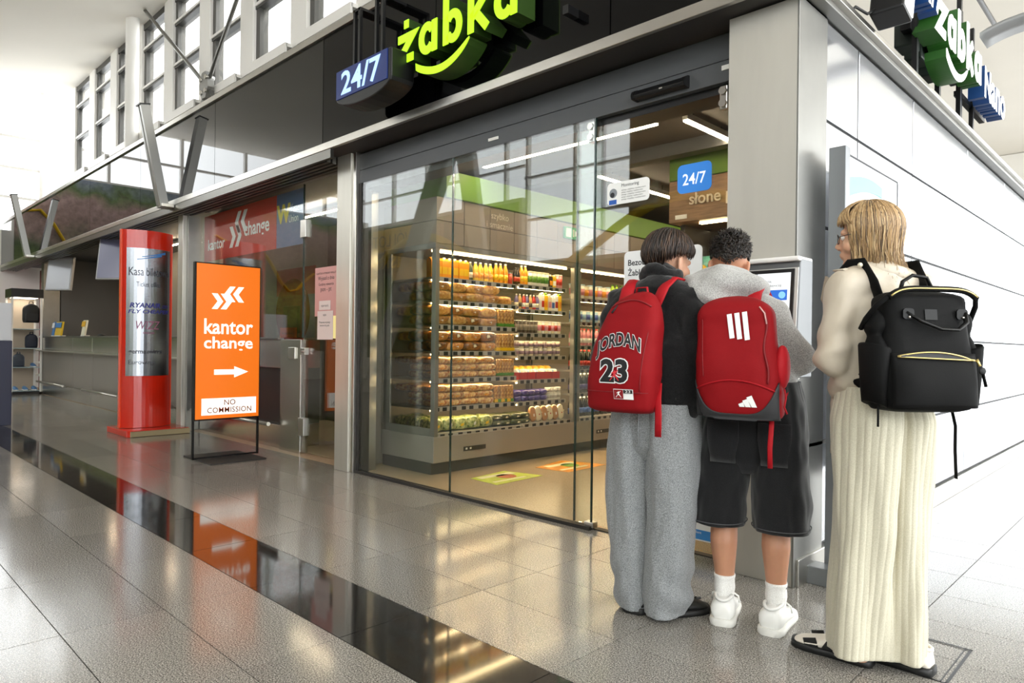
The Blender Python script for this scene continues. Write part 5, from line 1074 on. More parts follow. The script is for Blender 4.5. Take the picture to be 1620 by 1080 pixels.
def add_hand(mb, w, d, nrm, side, curl=.5, s_=1.0):
    """palm and five curled fingers; w wrist, d hand direction, nrm palm normal (curl towards it)"""
    w, d, nrm = Vector(w), Vector(d).normalized(), Vector(nrm).normalized(); nrm = (nrm-d*nrm.dot(d)).normalized(); x = d.cross(nrm)*side
    cap(mb, w, w+d*.02*s_, .026*s_, .027*s_)
    for k in range(5): q = -.03+.015*k; cap(mb, w+d*.015*s_+x*q*.6*s_, w+d*.08*s_+x*q*s_, .014*s_, .0125*s_)
    for k, (q, L_) in enumerate(((.033, .068), (.011, .076), (-.011, .071), (-.032, .056))):
        p0 = w+d*.082*s_+x*q*s_; a = curl*.6; dd = d*math.cos(a)+nrm*math.sin(a); p1 = p0+dd*L_*.45*s_; a = curl*1.5; dd = d*math.cos(a)+nrm*math.sin(a); p2 = p1+dd*L_*.32*s_; a = curl*2.2; dd = d*math.cos(a)+nrm*math.sin(a); p3 = p2+dd*L_*.25*s_
        chain(mb, [p0, p1, p2, p3], [.0095*s_, .0088*s_, .008*s_, .0068*s_], n=8)
    p0 = w+d*.03*s_+x*.03*s_; p1 = p0+(d*.5+x*.75+nrm*.3).normalized()*.035*s_; p2 = p1+(d*.9+x*.25+nrm*.5).normalized()*.03*s_; p3 = p2+(d+nrm*.5).normalized()*.02*s_
    chain(mb, [p0, p1, p2, p3], [.013*s_, .0105*s_, .0095*s_, .008*s_], n=8)
def add_eyes(parent, H):
    for s_ in (-1, 1):
        t = MB(); t.ball((s_*.031, .082, .006), .0115, 12, 8); t.xf(H); e = obj('eye', t, mat('eye_white', '#e8e4de', .2), parent)
        t = MB(); t.ball((s_*.032, .0905, .006), (.0055, .0042, .0055), 10, 6); t.xf(H); obj('iris', t, mat('iris_brown', '#3a2a1c', .15), e)
def strand(mb, pts, r0, r1=.0006, n=4, mi=0): k = len(pts); mb.tube(pts, [r0*(1-(i/(k-1))**2)+r1 for i in range(k)], n, True, mi, smooth=True, flat=.7)
def capsurf(mb, H, rad, tend, nphi=40, nth=14, jit=.004, seed=0):
    """scalp-hugging base of the hair; tend(phi)= polar angle where it ends (phi 0 = face)"""
    rg = []
    for i in range(nth+1):
        ring = []
        for j in range(nphi):
            ph = 2*math.pi*j/nphi; th = max(.01, tend(ph)*i/nth)
            r_ = rad(th, ph)+jit*noise.noise(Vector((math.cos(ph)*6, math.sin(ph)*6, th*2+seed)))
            ring.append(Vector((math.sin(ph)*math.sin(th)*r_*.80, math.cos(ph)*math.sin(th)*r_-.012, math.cos(th)*r_*.92+.035)))
        rg.append(ring)
    inner = [[p_*.93+Vector((0, -.001, .002)) for p_ in rg[-1]]]
    mb2 = MB(); mb2.loft(rg+inner, True); mb2.xf(H); mb.add(mb2.v, mb2.f, 0, True)
def hp(ph, th, r_): return Vector((math.sin(ph)*math.sin(th)*r_*.80, math.cos(ph)*math.sin(th)*r_-.012, math.cos(th)*r_*.92+.035))
M_SKIN = mat('skin', '#c99a80', .5, sub=.15, var=.04, vscale=14); M_SKIN2 = mat('skin_tanned', '#b98568', .5, sub=.12, var=.04, vscale=14); M_SKIN3 = mat('skin_fair', '#d0a183', .5, sub=.15, var=.04, vscale=14)
def hair_mat(name, c0, c1, scale=90):
    m = bpy.data.materials.new(name); m.use_nodes = True; nt = m.node_tree; b = nt.nodes['Principled BSDF']; b.inputs['Roughness'].default_value = .42
    g = nt.nodes.new('ShaderNodeTexCoord'); mp = nt.nodes.new('ShaderNodeMapping'); mp.inputs['Scale'].default_value = (1, 1, .12); nt.links.new(g.outputs['Object'], mp.inputs[0])
    n = nt.nodes.new('ShaderNodeTexNoise'); n.inputs['Scale'].default_value = scale; n.inputs['Detail'].default_value = 4; nt.links.new(mp.outputs[0], n.inputs['Vector'])
    r_ = nt.nodes.new('ShaderNodeValToRGB'); r_.color_ramp.elements[0].position = .35; r_.color_ramp.elements[1].position = .68; r_.color_ramp.elements[0].color = lin(c0); r_.color_ramp.elements[1].color = lin(c1)
    nt.links.new(n.outputs[0], r_.inputs[0]); nt.links.new(r_.outputs[0], b.inputs['Base Color']); return m
def knit(name, c0, c1, scale=260, bump=.25, rough=.85):
    m = bpy.data.materials.new(name); m.use_nodes = True; nt = m.node_tree; b = nt.nodes['Principled BSDF']; b.inputs['Roughness'].default_value = rough; b.inputs['Sheen Weight'].default_value = .25; b.inputs['Specular IOR Level'].default_value = .2
    g = nt.nodes.new('ShaderNodeTexCoord'); n = nt.nodes.new('ShaderNodeTexNoise'); n.inputs['Scale'].default_value = scale; n.inputs['Detail'].default_value = 3; nt.links.new(g.outputs['Object'], n.inputs['Vector'])
    r_ = nt.nodes.new('ShaderNodeValToRGB'); r_.color_ramp.elements[0].position = .38; r_.color_ramp.elements[1].position = .62; r_.color_ramp.elements[0].color = lin(c0); r_.color_ramp.elements[1].color = lin(c1)
    nt.links.new(n.outputs[0], r_.inputs[0]); nt.links.new(r_.outputs[0], b.inputs['Base Color'])
    bp = nt.nodes.new('ShaderNodeBump'); bp.inputs['Strength'].default_value = bump; bp.inputs['Distance'].default_value = .004; nt.links.new(n.outputs[0], bp.inputs['Height']); nt.links.new(bp.outputs[0], b.inputs['Normal']); return m
def shoe(parent, loc, rz, mu, ms, L_=.28, wd=.052, hh=.075, collar=.095, lab=None, panel=None, laces=None):
    """sneaker: upper, sole, optional panel; toe along +y"""
    M4 = Matrix.Translation(loc) @ Matrix.Rotation(rz, 4, 'Z'); n = 18
    keys = [(-.5, .55, .62, .9), (-.47, .82, .92, 1.0), (-.38, .95, 1.0, 1.0), (-.2, .92, 1.0, 1.0), (-.02, .93, .92, .9), (.15, 1.0, .74, .8), (.3, 1.0, .60, .75), (.42, .82, .50, .7), (.49, .5, .38, .6), (.5, .25, .3, .5)]
    up, so = MB(), MB(); ru, rs = [], []
    for y, w, h, q in keys:
        z1 = (collar if y < -.1 else hh)*h; a_ = []
        for j in range(n):
            a = 2*math.pi*j/n; c, s_ = math.cos(a), math.sin(a)
            a_.append(Vector((math.copysign(abs(c)**.7, c)*wd*w*(1 if s_ < 0 else (1-.25*s_)), y*L_*.97, .02+(z1-.02)*(.5+.5*math.copysign(abs(s_)**.8, s_)))))
        ru.append(a_)
        rs.append([Vector((math.copysign(abs(math.cos(a))**.6, math.cos(a))*wd*w*1.07, y*L_*1.02, .014+.017*math.copysign(abs(math.sin(a))**.5, math.sin(a)))) for a in [2*math.pi*j/n for j in range(n)]])
    up.loft(ru); so.loft(rs); up.xf(M4); so.xf(M4)
    u = obj('shoe', up, mu, parent, sharp=60); obj('sole', so, ms, u, sharp=60)
    t = MB(); t.tube([(wd*.62*math.cos(2*math.pi*k/16), -.28*L_+.2*L_*math.sin(2*math.pi*k/16), collar+.004*math.cos(4*math.pi*k/16)) for k in range(17)], .007, 6); t.xf(M4); obj('collar_rim', t, lab or mu, u)
    if laces:
        for k in range(4):
            t = MB(); y = (-.03+.06*k)*L_; z = collar*.88-.012*k; t.tube([(-.026, y, z-.008), (0, y+.004, z+.004), (.026, y, z-.008)], .0035, 5); t.xf(M4); obj('lace', t, laces, u)
        for s_ in (-1, 1): t = MB(); t.tube([(0, -.04*L_, collar*.9), (s_*.03, -.07*L_, collar*.98), (s_*.052, -.08*L_, collar*.86), (s_*.055, -.05*L_, collar*.6)], .004, 5); t.xf(M4); obj('lace_bow', t, laces, u)
    if panel:
        for s_ in (-1, 1):
            t = MB(); pl = [(-.30, .03), (-.10, .03), (.08, .032), (.02, .06), (-.08, .05), (-.28, .066)]
            t.prism([(a*L_, b_) for a, b_ in pl], (s_*wd*.93, 0, 0), YA, ZA, (s_*.004, 0, 0)); t.xf(M4); obj('side_panel', t, panel, u)
            t = MB(); t.prism([(.12*L_, .03), (.3*L_, .028), (.32*L_, .05), (.16*L_, .062)], (s_*wd*.90, 0, 0), YA, ZA, (s_*.004, 0, 0)); t.xf(M4); obj('toe_panel', t, panel, u)
    return u
# ------------------------------------------------------------------ boy in black fleece and grey sweatpants
B1 = thing('person', 'boy in black fleece and grey sweatpants with the left red backpack', 'person', (-1.635, 2.545, 0), R(3))
H1 = hmat((0.005, .085, 1.497), R(-14), R(-13), .98)
b = MB(); add_head(b, H1)
cap(b, (0, .045, 1.44), (0, .0, 1.33), .052, .058); chain(b, [(0, .0, 1.33), (0, 0, 1.15), (0, 0, .9)], [.10, .105, .11]); chain(b, [(-.15, 0, 1.31), (.15, 0, 1.31)], [.05, .05])
for s_ in (-1, 1):
    chain(b, [(s_*.075, 0, .88), (s_*.075, 0, .48), (s_*.068, 0, .07)], [.075, .052, .036]); cap(b, (s_*.065, -.01, .045), (s_*.068, .12, .035), .03, .028)
    chain(b, [(s_*.17, 0, 1.3), (s_*.225, -.01, 1.05), (s_*.13, .21, 1.04)], [.045, .036, .026]); add_hand(b, (s_*.13, .215, 1.04), (-s_*.25, 1, .05), (-s_*.5, 0, -1), s_, .55)
bd = bake(b, .0058, 4); body1 = fin('body', bd, M_SKIN, B1); add_eyes(B1, H1)
# sweatpants
t = MB()
def f1(sd):
    def f(a, z):
        v = .010*noise.noise(Vector((math.cos(a)*1.8, math.sin(a)*1.8+sd*7, z*3.2)))+.006*noise.noise(Vector((math.cos(a)*4, math.sin(a)*4, z*9+sd)))
        lo = 1-sst(.03, .34, z); v += lo*.012*math.sin(z*46+2.2*math.sin(a+sd)+sd*2)*(.5+.5*math.sin(a*1+sd))
        v += .007*math.sin(a*5+z*4+sd)*sst(.2, .5, z)*(.6)
        return v
    return f
legloft(t, [(.018, -.078, .0, .076, .105), (.10, -.085, -.005, .086, .108), (.25, -.098, -.012, .095, .108), (.48, -.105, -.008, .103, .122), (.68, -.098, -.005, .105, .135), (.90, -.085, 0, .105, .135)], 90, 72, f1(-1), .92)
legloft(t, [(.018, .058, .01, .082, .112), (.10, .062, .0, .090, .112), (.25, .075, -.008, .093, .108), (.48, .090, -.005, .100, .120), (.68, .092, -.003, .104, .133), (.90, .083, 0, .105, .135)], 90, 72, f1(1), .92)
legloft(t, [(.66, -.005, 0, .07, .085), (.72, -.004, 0, .15, .122), (.80, 0, 0, .186, .134), (.90, 0, 0, .188, .134)], 20, 72, lambda a, z: .003*math.sin(a*6+z*9), .9)
M_SWEAT = knit('sweatpants_grey', '#6d7072', '#9a9c9d', 300); sp1 = obj('trousers', t, M_SWEAT, B1)
t = MB(); t.tube([(-.004, -.137, .90), (-.006, -.135, .72)], .0035, 6); obj('trouser_seam', t, M_SWEAT, sp1)
# black clogs
M_CLOG = mat('clog_black', '#131313', .5)
for s_, x, y, rz in ((-1, -.075, .055, R(8)), (1, .085, .06, R(-30))):
    u = shoe(B1, (x, y, 0), rz, M_CLOG, M_CLOG, .275, .056, .085, .075)
    for k in range(6):
        t = MB(); t.ball((.035*math.cos(.5+k*.45), .07+.02*math.sin(k*1.3), .068-.003*k), (.008, .008, .006), 8, 5); t.xf(Matrix.Translation((x, y, 0)) @ Matrix.Rotation(rz, 4, 'Z')); obj('vent_stud', t, mat('clog_hole', '#2a2a2a', .3), u)
# fleece jacket
t = MB()
eball(t, (0, -.005, 1.12), (.195, .140, .28)); chain(t, [(0, -.01, 1.25), (0, -.005, 1.05), (0, 0, .965)], [.135, .15, .15]); chain(t, [(-.10, -.02, 1.10), (-.095, -.01, .935)], [.125, .118]); chain(t, [(.10, -.02, 1.10), (.10, -.01, .935)], [.125, .118])
chain(t, [(-.155, -.01, 1.315), (0, -.02, 1.365), (.155, -.01, 1.315)], [.078, .085, .078])
chain(t, [(0, .008, 1.36), (.0, .03, 1.425)], [.085, .073])
for s_ in (-1, 1): chain(t, [(s_*.172, -.005, 1.305), (s_*.238, -.02, 1.06), (s_*.15, .19, 1.045)], [.082, .075, .055])
me = bake(t, .010, 7)
def fo(p_, n):
    ang = abs(p_.x) > .15
    v = .014*nz(p_, 7, 7, 5, 3)+.007*nz(p_, 20, 20, 14, 1)+.0025*nz(p_, 60, 60, 60, 2)
    if ang: v += .008*math.sin(p_.z*42+p_.y*22+3*nz(p_, 4, 4, 4, 9))*sst(.16, .22, abs(p_.x))
    v += .008*math.sin(p_.z*60+2*nz(p_, 5, 5, 5))*(1-sst(.84, .95, p_.z))
    return v
disp(me, fo); M_FLEECE = knit('black_fleece', '#080808', '#161617', 220, .35, .95); jk = fin('jacket', me, M_FLEECE, B1)
t = MB(); ring = []
for k in range(28): a = 2*math.pi*k/28; ring.append((.075*math.cos(a), .030+.078*math.sin(a), 1.435+.012*math.sin(a*3)-.018*math.sin(a)))
t.tube(ring+[ring[0]], .020, 8, flat=1.5); me = bake(t, .008, 3); disp(me, lambda p_, n: .003*nz(p_, 40, 40, 40)); fin('collar', me, M_FLEECE, jk)
# hair: brown mop
M_HBR = hair_mat('hair_brown', '#1d120b', '#5c4028'); rr = random.Random(5); t = MB()
def te1(ph):
    c = math.cos(ph); s_ = abs(math.sin(ph)); return R(66)*max(0, c)+R(80)*s_**2+R(118)*max(0, -c)**.7*(1 if c < 0 else 0)+(R(10) if c > 0 else 0)
def te1b(ph):
    d = abs((ph+math.pi) % (2*math.pi)-math.pi); return R(76) if d < .7 else (R(76)+(d-.7)/1.0*R(14) if d < 1.7 else R(90)+(d-1.7)/(math.pi-1.7)*R(50))
capsurf(t, H1, lambda th, ph: .118-.012*sst(.85, 1, th/te1b(ph)), te1b)
for k in range(1900):
    ph = rr.uniform(0, 2*math.pi); t0 = rr.uniform(.03, .8)*te1b(ph); t1 = te1b(ph)*rr.uniform(.86, 1.13); ro = rr.uniform(.119, .131); w = rr.uniform(-.10, .10); pts = []
    for q in range(7): u = q/6; th = t0+(t1-t0)*u; pts.append(H1 @ hp(ph+w*math.sin(u*2.2), th, ro+.005*math.sin(u*math.pi)-.007*u*u))
    strand(t, pts, rr.uniform(.0013, .0030), mi=rr.choice((0, 0, 1, 1, 2)))
obj('hair', t, [mat('hair_brown_dark', '#1c120c', .45), mat('hair_brown_mid', '#33231a', .42), mat('hair_brown_light', '#4a3424', .4)], B1)
# ------------------------------------------------------------------ boy in grey hoodie and black shorts
B2 = thing('person', 'boy in grey hoodie, black shorts and white sneakers at the terminal', 'person', (-1.285, 2.735, 0), R(15))
H2 = hmat((-.135, .115, 1.487), R(8), R(-24), .98, R(4))
b = MB(); add_head(b, H2)
cap(b, (-.125, .06, 1.43), (-.09, .0, 1.32), .052, .06); chain(b, [(-.08, 0, 1.28), (-.04, 0, 1.12), (0, 0, .88)], [.085, .09, .10]); chain(b, [(-.23, .01, 1.28), (.04, .01, 1.28)], [.045, .045])
for s_, hx, kx, ax in ((-1, -.10, -.118, -.112), (1, .085, .088, .092)):
    chain(b, [(hx, 0, .86), (kx, .012, .47), (kx, .006, .43), (kx+.002, -.012, .33), (ax, -.006, .19), (ax, 0, .075)], [.085, .056, .054, .056, .040, .033]); cap(b, (ax, -.01, .045), (ax+.01*s_, .11, .035), .03, .027)
chain(b, [(-.23, .01, 1.27), (-.28, .03, 1.03), (-.12, .24, 1.06)], [.045, .036, .026]); add_hand(b, (-.12, .245, 1.06), (.2, 1, .3), (.4, 0, -1), -1, .5)
chain(b, [(.055, .01, 1.27), (.165, .05, 1.07), (.10, .22, 1.12)], [.045, .036, .026]); add_hand(b, (.10, .225, 1.12), (-.15, 1, .4), (-.4, 0, -1), 1, .5)
bd = bake(b, .0058, 4); fin('body', bd, M_SKIN2, B2); add_eyes(B2, H2)
# hoodie
t = MB()
chain(t, [(-.09, -.01, 1.23), (-.05, -.005, 1.08), (-.02, 0, 1.03)], [.135, .143, .145]); chain(t, [(-.17, 0, 1.14), (-.10, -.005, .99)], [.105, .102]); chain(t, [(.01, 0, 1.14), (.07, -.005, .99)], [.105, .098])
chain(t, [(-.235, .0, 1.28), (-.09, -.01, 1.325), (.045, .0, 1.28)], [.070, .080, .068])
chain(t, [(-.24, .005, 1.27), (-.285, .02, 1.05), (-.15, .21, 1.05)], [.073, .066, .048]); chain(t, [(.06, .0, 1.272), (.172, .03, 1.075), (.118, .19, 1.105)], [.068, .062, .048])
me = bake(t, .010, 7)
def fo2(p_, n):
    v = .009*nz(p_, 8, 8, 5, 5)+.005*nz(p_, 18, 18, 12, 6); e = sst(.14, .2, abs(p_.x+.07)); v += .008*e*math.sin(p_.z*40+p_.y*30+2*nz(p_, 5, 5, 5, 2))
    v += .007*math.sin(p_.z*70)*(1-sst(.86, .93, p_.z)); return v
disp(me, fo2); M_HOOD = knit('hoodie_grey', '#8c8b89', '#b9b8b5', 280, .2); hdj = fin('hoodie', me, M_HOOD, B2)
t = MB()  # hood lying on the shoulders
chain(t, [(-.25, .035, 1.355), (-.235, -.06, 1.36), (-.14, -.105, 1.365), (-.04, -.07, 1.36), (-.005, .02, 1.37)], [.05, .082, .092, .076, .045]); chain(t, [(-.235, .02, 1.40), (-.205, -.055, 1.42), (-.13, -.075, 1.425), (-.05, -.03, 1.415)], [.035, .048, .052, .042]); eball(t, (-.165, -.115, 1.335), (.13, .08, .085)); eball(t, (-.245, -.05, 1.33), (.06, .07, .07))
me = bake(t, .009, 8)
disp(me, lambda p_, n: .015*math.sin(p_.x*30+p_.z*46+3*nz(p_, 6, 6, 6, 4))*(.4+.6*sst(-.2, .0, p_.x))+.008*nz(p_, 9, 9, 9, 7)+.003*nz(p_, 26, 26, 26, 8)); fin('hood', me, M_HOOD, hdj)
# shorts
t = MB()
def f2(sd):
    def f(a, z): return .010*noise.noise(Vector((math.cos(a)*1.7, math.sin(a)*1.7+sd*5, z*4)))+.006*noise.noise(Vector((math.cos(a)*4, math.sin(a)*4+sd, z*12)))+.008*math.sin(z*38+a*2+sd)*(1-sst(.40, .62, z))*(.5+.5*math.sin(a+sd*1.2))
    return f
legloft(t, [(.405, -.140, .0, .106, .115), (.50, -.135, .0, .106, .118), (.65, -.118, .0, .108, .128), (.78, -.100, .0, .110, .138), (.90, -.090, 0, .105, .135), (1.0, -.075, 0, .098, .125)], 60, 72, f2(-1), .88)
legloft(t, [(.405, .108, .0, .112, .118), (.50, .104, .0, .112, .120), (.65, .100, .0, .110, .128), (.78, .096, .0, .110, .138), (.90, .090, 0, .105, .135), (1.0, .075, 0, .098, .125)], 60, 72, f2(1), .88)
legloft(t, [(.63, -.01, 0, .07, .09), (.69, -.008, 0, .15, .124), (.78, 0, 0, .192, .136), (.90, 0, 0, .19, .135), (1.0, 0, 0, .172, .125)], 20, 72, lambda a, z: .003*math.sin(a*6+z*9), .9)
M_DEN = knit('black_denim', '#0a0a0b', '#1a1a1c', 420, .12, .8); sh = obj('shorts', t, M_DEN, B2)
for sx in (-1, 1):
    t = MB(); c = sx*.098; t.loft([[Vector((c+u*.062*(1 if zz > .70 else .8), -.139-.004*(1-abs(u))+(.008 if zz < .70 else 0), zz)) for u in (-1, -.5, 0, .5, 1)] for zz in (.84, .77, .70, .672)], False, closed=False); o = obj('back_pocket', t, M_DEN, sh); o.modifiers.new('s', 'SOLIDIFY').thickness = .004
t = MB(); 
for sx, cx in ((-1, -.140), (1, .108)):
    t = MB(); t.tube([(cx+.112*math.copysign(abs(math.cos(a))**.88, math.cos(a)), .122*math.copysign(abs(math.sin(a))**.88, math.sin(a)), .418) for a in [2*math.pi*k/36 for k in range(37)]], .0022, 5); obj('hem_stitch', t, mat('stitch_grey', '#4a4a4c', .8), sh)
# socks and white sneakers
M_SOCK = knit('sock_white', '#dedcd8', '#f4f3f0', 300, .2); M_SNK = mat('sneaker_white', '#e9e8e4', .4, bump=.02, bscale=60); M_SOLE = mat('sole_white', '#dcdad4', .5)
for s_, ax in ((-1, -.112), (1, .092)):
    t = MB(); rg = []
    for i in range(15):
        z = .055+.135*i/14; r_ = .042+.004*math.sin(i*.9)*(1-i/14)+(.002 if i > 12 else 0); rg.append([Vector((ax+r_*.95*math.cos(a)+.0012*math.sin(a*14), -.004+r_*1.12*math.sin(a), z)) for a in [2*math.pi*j/40 for j in range(40)]])
    t.loft(rg); so = obj('sock', t, M_SOCK, B2)
    t = MB(); t.tube([(ax+s_*.036, -.02, .172), (ax+s_*.041, -.005, .170), (ax+s_*.038, .014, .175)], .0022, 5); obj('sock_mark', t, M_BLK, so)
    shoe(B2, (ax+.004*s_, .045, 0), R(-6*s_), M_SNK, M_SOLE, .29, .053, .085, .108, laces=M_SNK)
# hair : dark curls with short sides
M_HDK = hair_mat('hair_dark', '#100c09', '#2e231a'); rr = random.Random(8); t = MB()
def te2(ph): d = abs((ph+math.pi) % (2*math.pi)-math.pi); return R(70) if d < .7 else (R(70)+(d-.7)*R(14) if d < 1.8 else R(85.4)+(d-1.8)/(math.pi-1.8)*R(44))
capsurf(t, H2, lambda th, ph: .110-.012*sst(.55, 1, th/te2(ph)), te2, jit=.006, seed=3)
for k in range(1500):
    ph = rr.uniform(0, 2*math.pi); th = te2(ph)*math.sqrt(rr.uniform(0, 1))*1.0; p0 = hp(ph, th, .106-.008*sst(.55, 1, th/te2(ph))); L_ = rr.uniform(.018, .036)*(1.15-.95*sst(.35, .95, th/te2(ph))); nd = (p0-Vector((0, -.012, .035))).normalized(); w1 = Vector((rr.uniform(-1, 1), rr.uniform(-1, 1), rr.uniform(-.6, .6))); w1 = (w1-nd*w1.dot(nd)).normalized(); w2 = nd.cross(w1); cu = rr.uniform(2.0, 4.5)
    pts = [H2 @ (p0+nd*(L_*u)+(w1*math.sin(cu*u)+w2*(1-math.cos(cu*u)))*.010) for u in (0, .2, .4, .6, .8, 1)]; strand(t, pts, rr.uniform(.0028, .0042))
for k in range(900):
    d = rr.uniform(1.2, math.pi)*rr.choice((-1, 1)); th = te2(d)*rr.uniform(.6, 1.10); p0 = hp(d, th, .099); pts = [H2 @ (p0+Vector((0, -.001, -.006*u))+(p0-Vector((0, -.012, .035))).normalized()*.003*u) for u in (0, .5, 1)]; strand(t, pts, .0022)
obj('hair', t, M_HDK, B2)
# ------------------------------------------------------------------ woman in beige jacket and cream ribbed trousers
W1 = thing('person', 'blonde woman in beige jacket and wide cream ribbed trousers', 'person', (-.800, 2.695, 0), R(57))
H3 = hmat((-.018, .045, 1.54), R(46), R(-4), .95)
b = MB(); add_head(b, H3, True)
cap(b, (0, .0, 1.47), (0, -.01, 1.37), .046, .052); chain(b, [(0, 0, 1.32), (0, 0, 1.12), (0, 0, .94)], [.08, .08, .085]); chain(b, [(-.13, 0, 1.34), (.13, 0, 1.34)], [.036, .036])
for s_ in (-1, 1): chain(b, [(s_*.065, 0, .88), (s_*.065, 0, .5), (s_*.068, 0, .09)], [.068, .050, .034]); cap(b, (s_*.072, -.01, .05), (s_*.075, .08, .04), .028, .024)
chain(b, [(-.145, 0, 1.34), (-.178, .015, 1.09), (-.06, .17, 1.165)], [.036, .029, .022]); add_hand(b, (-.06, .172, 1.168), (.45, .8, .35), (.9, -.5, 0), -1, .6, .92)
chain(b, [(.155, 0, 1.34), (.18, .02, 1.09), (.06, .19, 1.15)], [.036, .029, .022]); add_hand(b, (.06, .192, 1.152), (-.45, .8, .35), (-.9, -.5, 0), 1, .6, .92)
bd = bake(b, .0056, 4); fin('body', bd, M_SKIN3, W1); add_eyes(W1, H3)
# ribbed trousers
t = MB()
def f3(sd):
    ph0 = sd*1.3
    def f(a, z):
        v = .0034*(abs(math.cos(a*13.5))**.5)
        v += .016*noise.noise(Vector((math.cos(a+ph0)*1.4, math.sin(a+ph0)*1.4+sd*3, z*2.0)))+.007*noise.noise(Vector((math.cos(a)*3, math.sin(a)*3+sd, z*5)))
        v += .010*math.sin(a*4+z*3.0+sd)*(1-sst(.3, .95, z)); return v
    return f
LK = [(.045, -.056, .030, .098, .098), (.15, -.058, .022, .095, .098), (.35, -.060, .008, .090, .098), (.55, -.062, .0, .092, .108), (.75, -.064, -.006, .096, .122), (.88, -.064, -.008, .097, .130), (1.0, -.050, -.004, .092, .112)]
RK = [(.04, .078, -.005, .085, .098), (.15, .080, -.004, .085, .098), (.35, .080, -.002, .086, .100), (.55, .080, -.002, .092, .110), (.75, .078, -.004, .097, .124), (.88, .074, -.008, .098, .132), (1.0, .055, -.004, .094, .114)]
legloft(t, LK, 110, 312, f3(-1), .95); legloft(t, RK, 110, 312, f3(1), .95)
M_KNIT = knit('cream_knit', '#bfb9a4', '#cdc7b3', 300, .12, .9); tr = obj('trousers', t, M_KNIT, W1)
# sneakers
M_SW = mat('sneaker_leather', '#e4dccf', .4); M_SB = mat('sneaker_black', '#121212', .5)
shoe(W1, (-.095, .115, 0), R(36), M_SW, M_SB, .28, .05, .08, .09, panel=M_SB, laces=M_SW); shoe(W1, (.075, .02, 0), R(30), M_SW, M_SB, .28, .05, .08, .09, panel=M_SB, laces=M_SW)
# jacket
t = MB()
chain(t, [(0, -.005, 1.28), (0, 0, 1.14), (0, 0, 1.04)], [.118, .118, .122]); chain(t, [(-.07, 0, 1.24), (-.05, 0, 1.05)], [.10, .098]); chain(t, [(.07, 0, 1.24), (.05, 0, 1.05)], [.10, .098])
chain(t, [(-.145, 0, 1.355), (0, -.015, 1.385), (.145, 0, 1.355)], [.062, .075, .062]); cap(t, (0, .0, 1.375), (0, .01, 1.40), .066, .058)
chain(t, [(-.145, 0, 1.345), (-.185, .015, 1.095), (-.085, .14, 1.15)], [.066, .062, .046]); chain(t, [(.155, 0, 1.345), (.185, .015, 1.095), (.085, .155, 1.14)], [.070, .066, .048])
chain(t, [(-.09, .02, 1.03), (-.085, .07, .995)], [.075, .06]); chain(t, [(.09, .02, 1.03), (.085, .07, .995)], [.075, .06])
me = bake(t, .009, 7)
def fo3(p_, n):
    e = sst(.11, .17, abs(p_.x)); return .006*nz(p_, 9, 9, 7, 2)+.004*nz(p_, 22, 22, 16, 3)+e*(.0045*math.sin(p_.z*52+p_.y*26+3*nz(p_, 6, 6, 6, 1))*(1-.6*sst(1.18, 1.32, p_.z)))
disp(me, fo3); M_LEA = mat('beige_leather', '#c6baa8', .45, bump=.05, bscale=120, var=.04, vscale=12); jw = fin('jacket', me, M_LEA, W1)
t = MB(); pts = []
for k in range(15): a = math.pi*1.25-math.pi*1.5*k/14; pts.append((.082*math.cos(a+math.pi), -.0+.078*math.sin(a+math.pi)+.01, 1.402+.01*math.cos(a)))
t.tube(pts, .022, 8, flat=1.3); me = bake(t, .008, 3); fin('collar', me, M_LEA, jw)
for s_ in (-1, 1):  # lapels
    t = MB(); t.prism([(0, 0), (.05, .03), (.075, -.06), (.035, -.16), (.0, -.19), (-.012, -.08)], (s_*.04, .165, 1.385), (s_*.6, .75, 0), (0, .15, 1), (0, .008, 0)); obj('lapel', t, mat('taupe_lapel', '#9a8a78', .45), jw, bevel=.003)
    t = MB(); t.tube([(s_*.16, -.02, 1.412), (s_*.165, .03, 1.412)], .014, 6, flat=.35); obj('epaulette', t, M_LEA, jw)
t = MB(); t.tube([(-.088, .12, 1.01), (-.10, .125, .93), (-.098, .12, .84), (-.102, .118, .745)], .011, 6, flat=.3); obj('belt_tail', t, M_LEA, jw)
t = MB(); t.tube([(-.10, .10, 1.03), (-.115, .085, .96), (-.11, .09, .88)], .010, 6, flat=.3); obj('belt_tail', t, M_LEA, jw)
t = MB(); t.tube([(.128*math.cos(a), .126*math.sin(a)+.002, 1.035) for a in [2*math.pi*k/32 for k in range(33)]], .019, 8, flat=1.0); obj('belt', t, M_LEA, jw)
t = MB(); t.tube([(-.03, .135, 1.24), (-.01, .155, 1.20), (-.012, .158, 1.14)], .006, 6); obj('zip_edge', t, M_STEEL, jw)
# glasses
t = MB()
for s_ in (-1, 1):
    t.tube([(s_*.033+.024*math.cos(a), .104-.004*abs(math.cos(a)), .002+.019*math.sin(a)) for a in [2*math.pi*k/20 for k in range(21)]], .0016, 5); t.tube([(s_*.057, .100, .006), (s_*.074, .06, .010), (s_*.080, -.005, .008)], .0016, 5)
t.tube([(-.009, .106, .006), (.009, .106, .006)], .0016, 5); t.xf(H3); obj('glasses', t, mat('glasses_frame', '#2b2320', .3), W1)
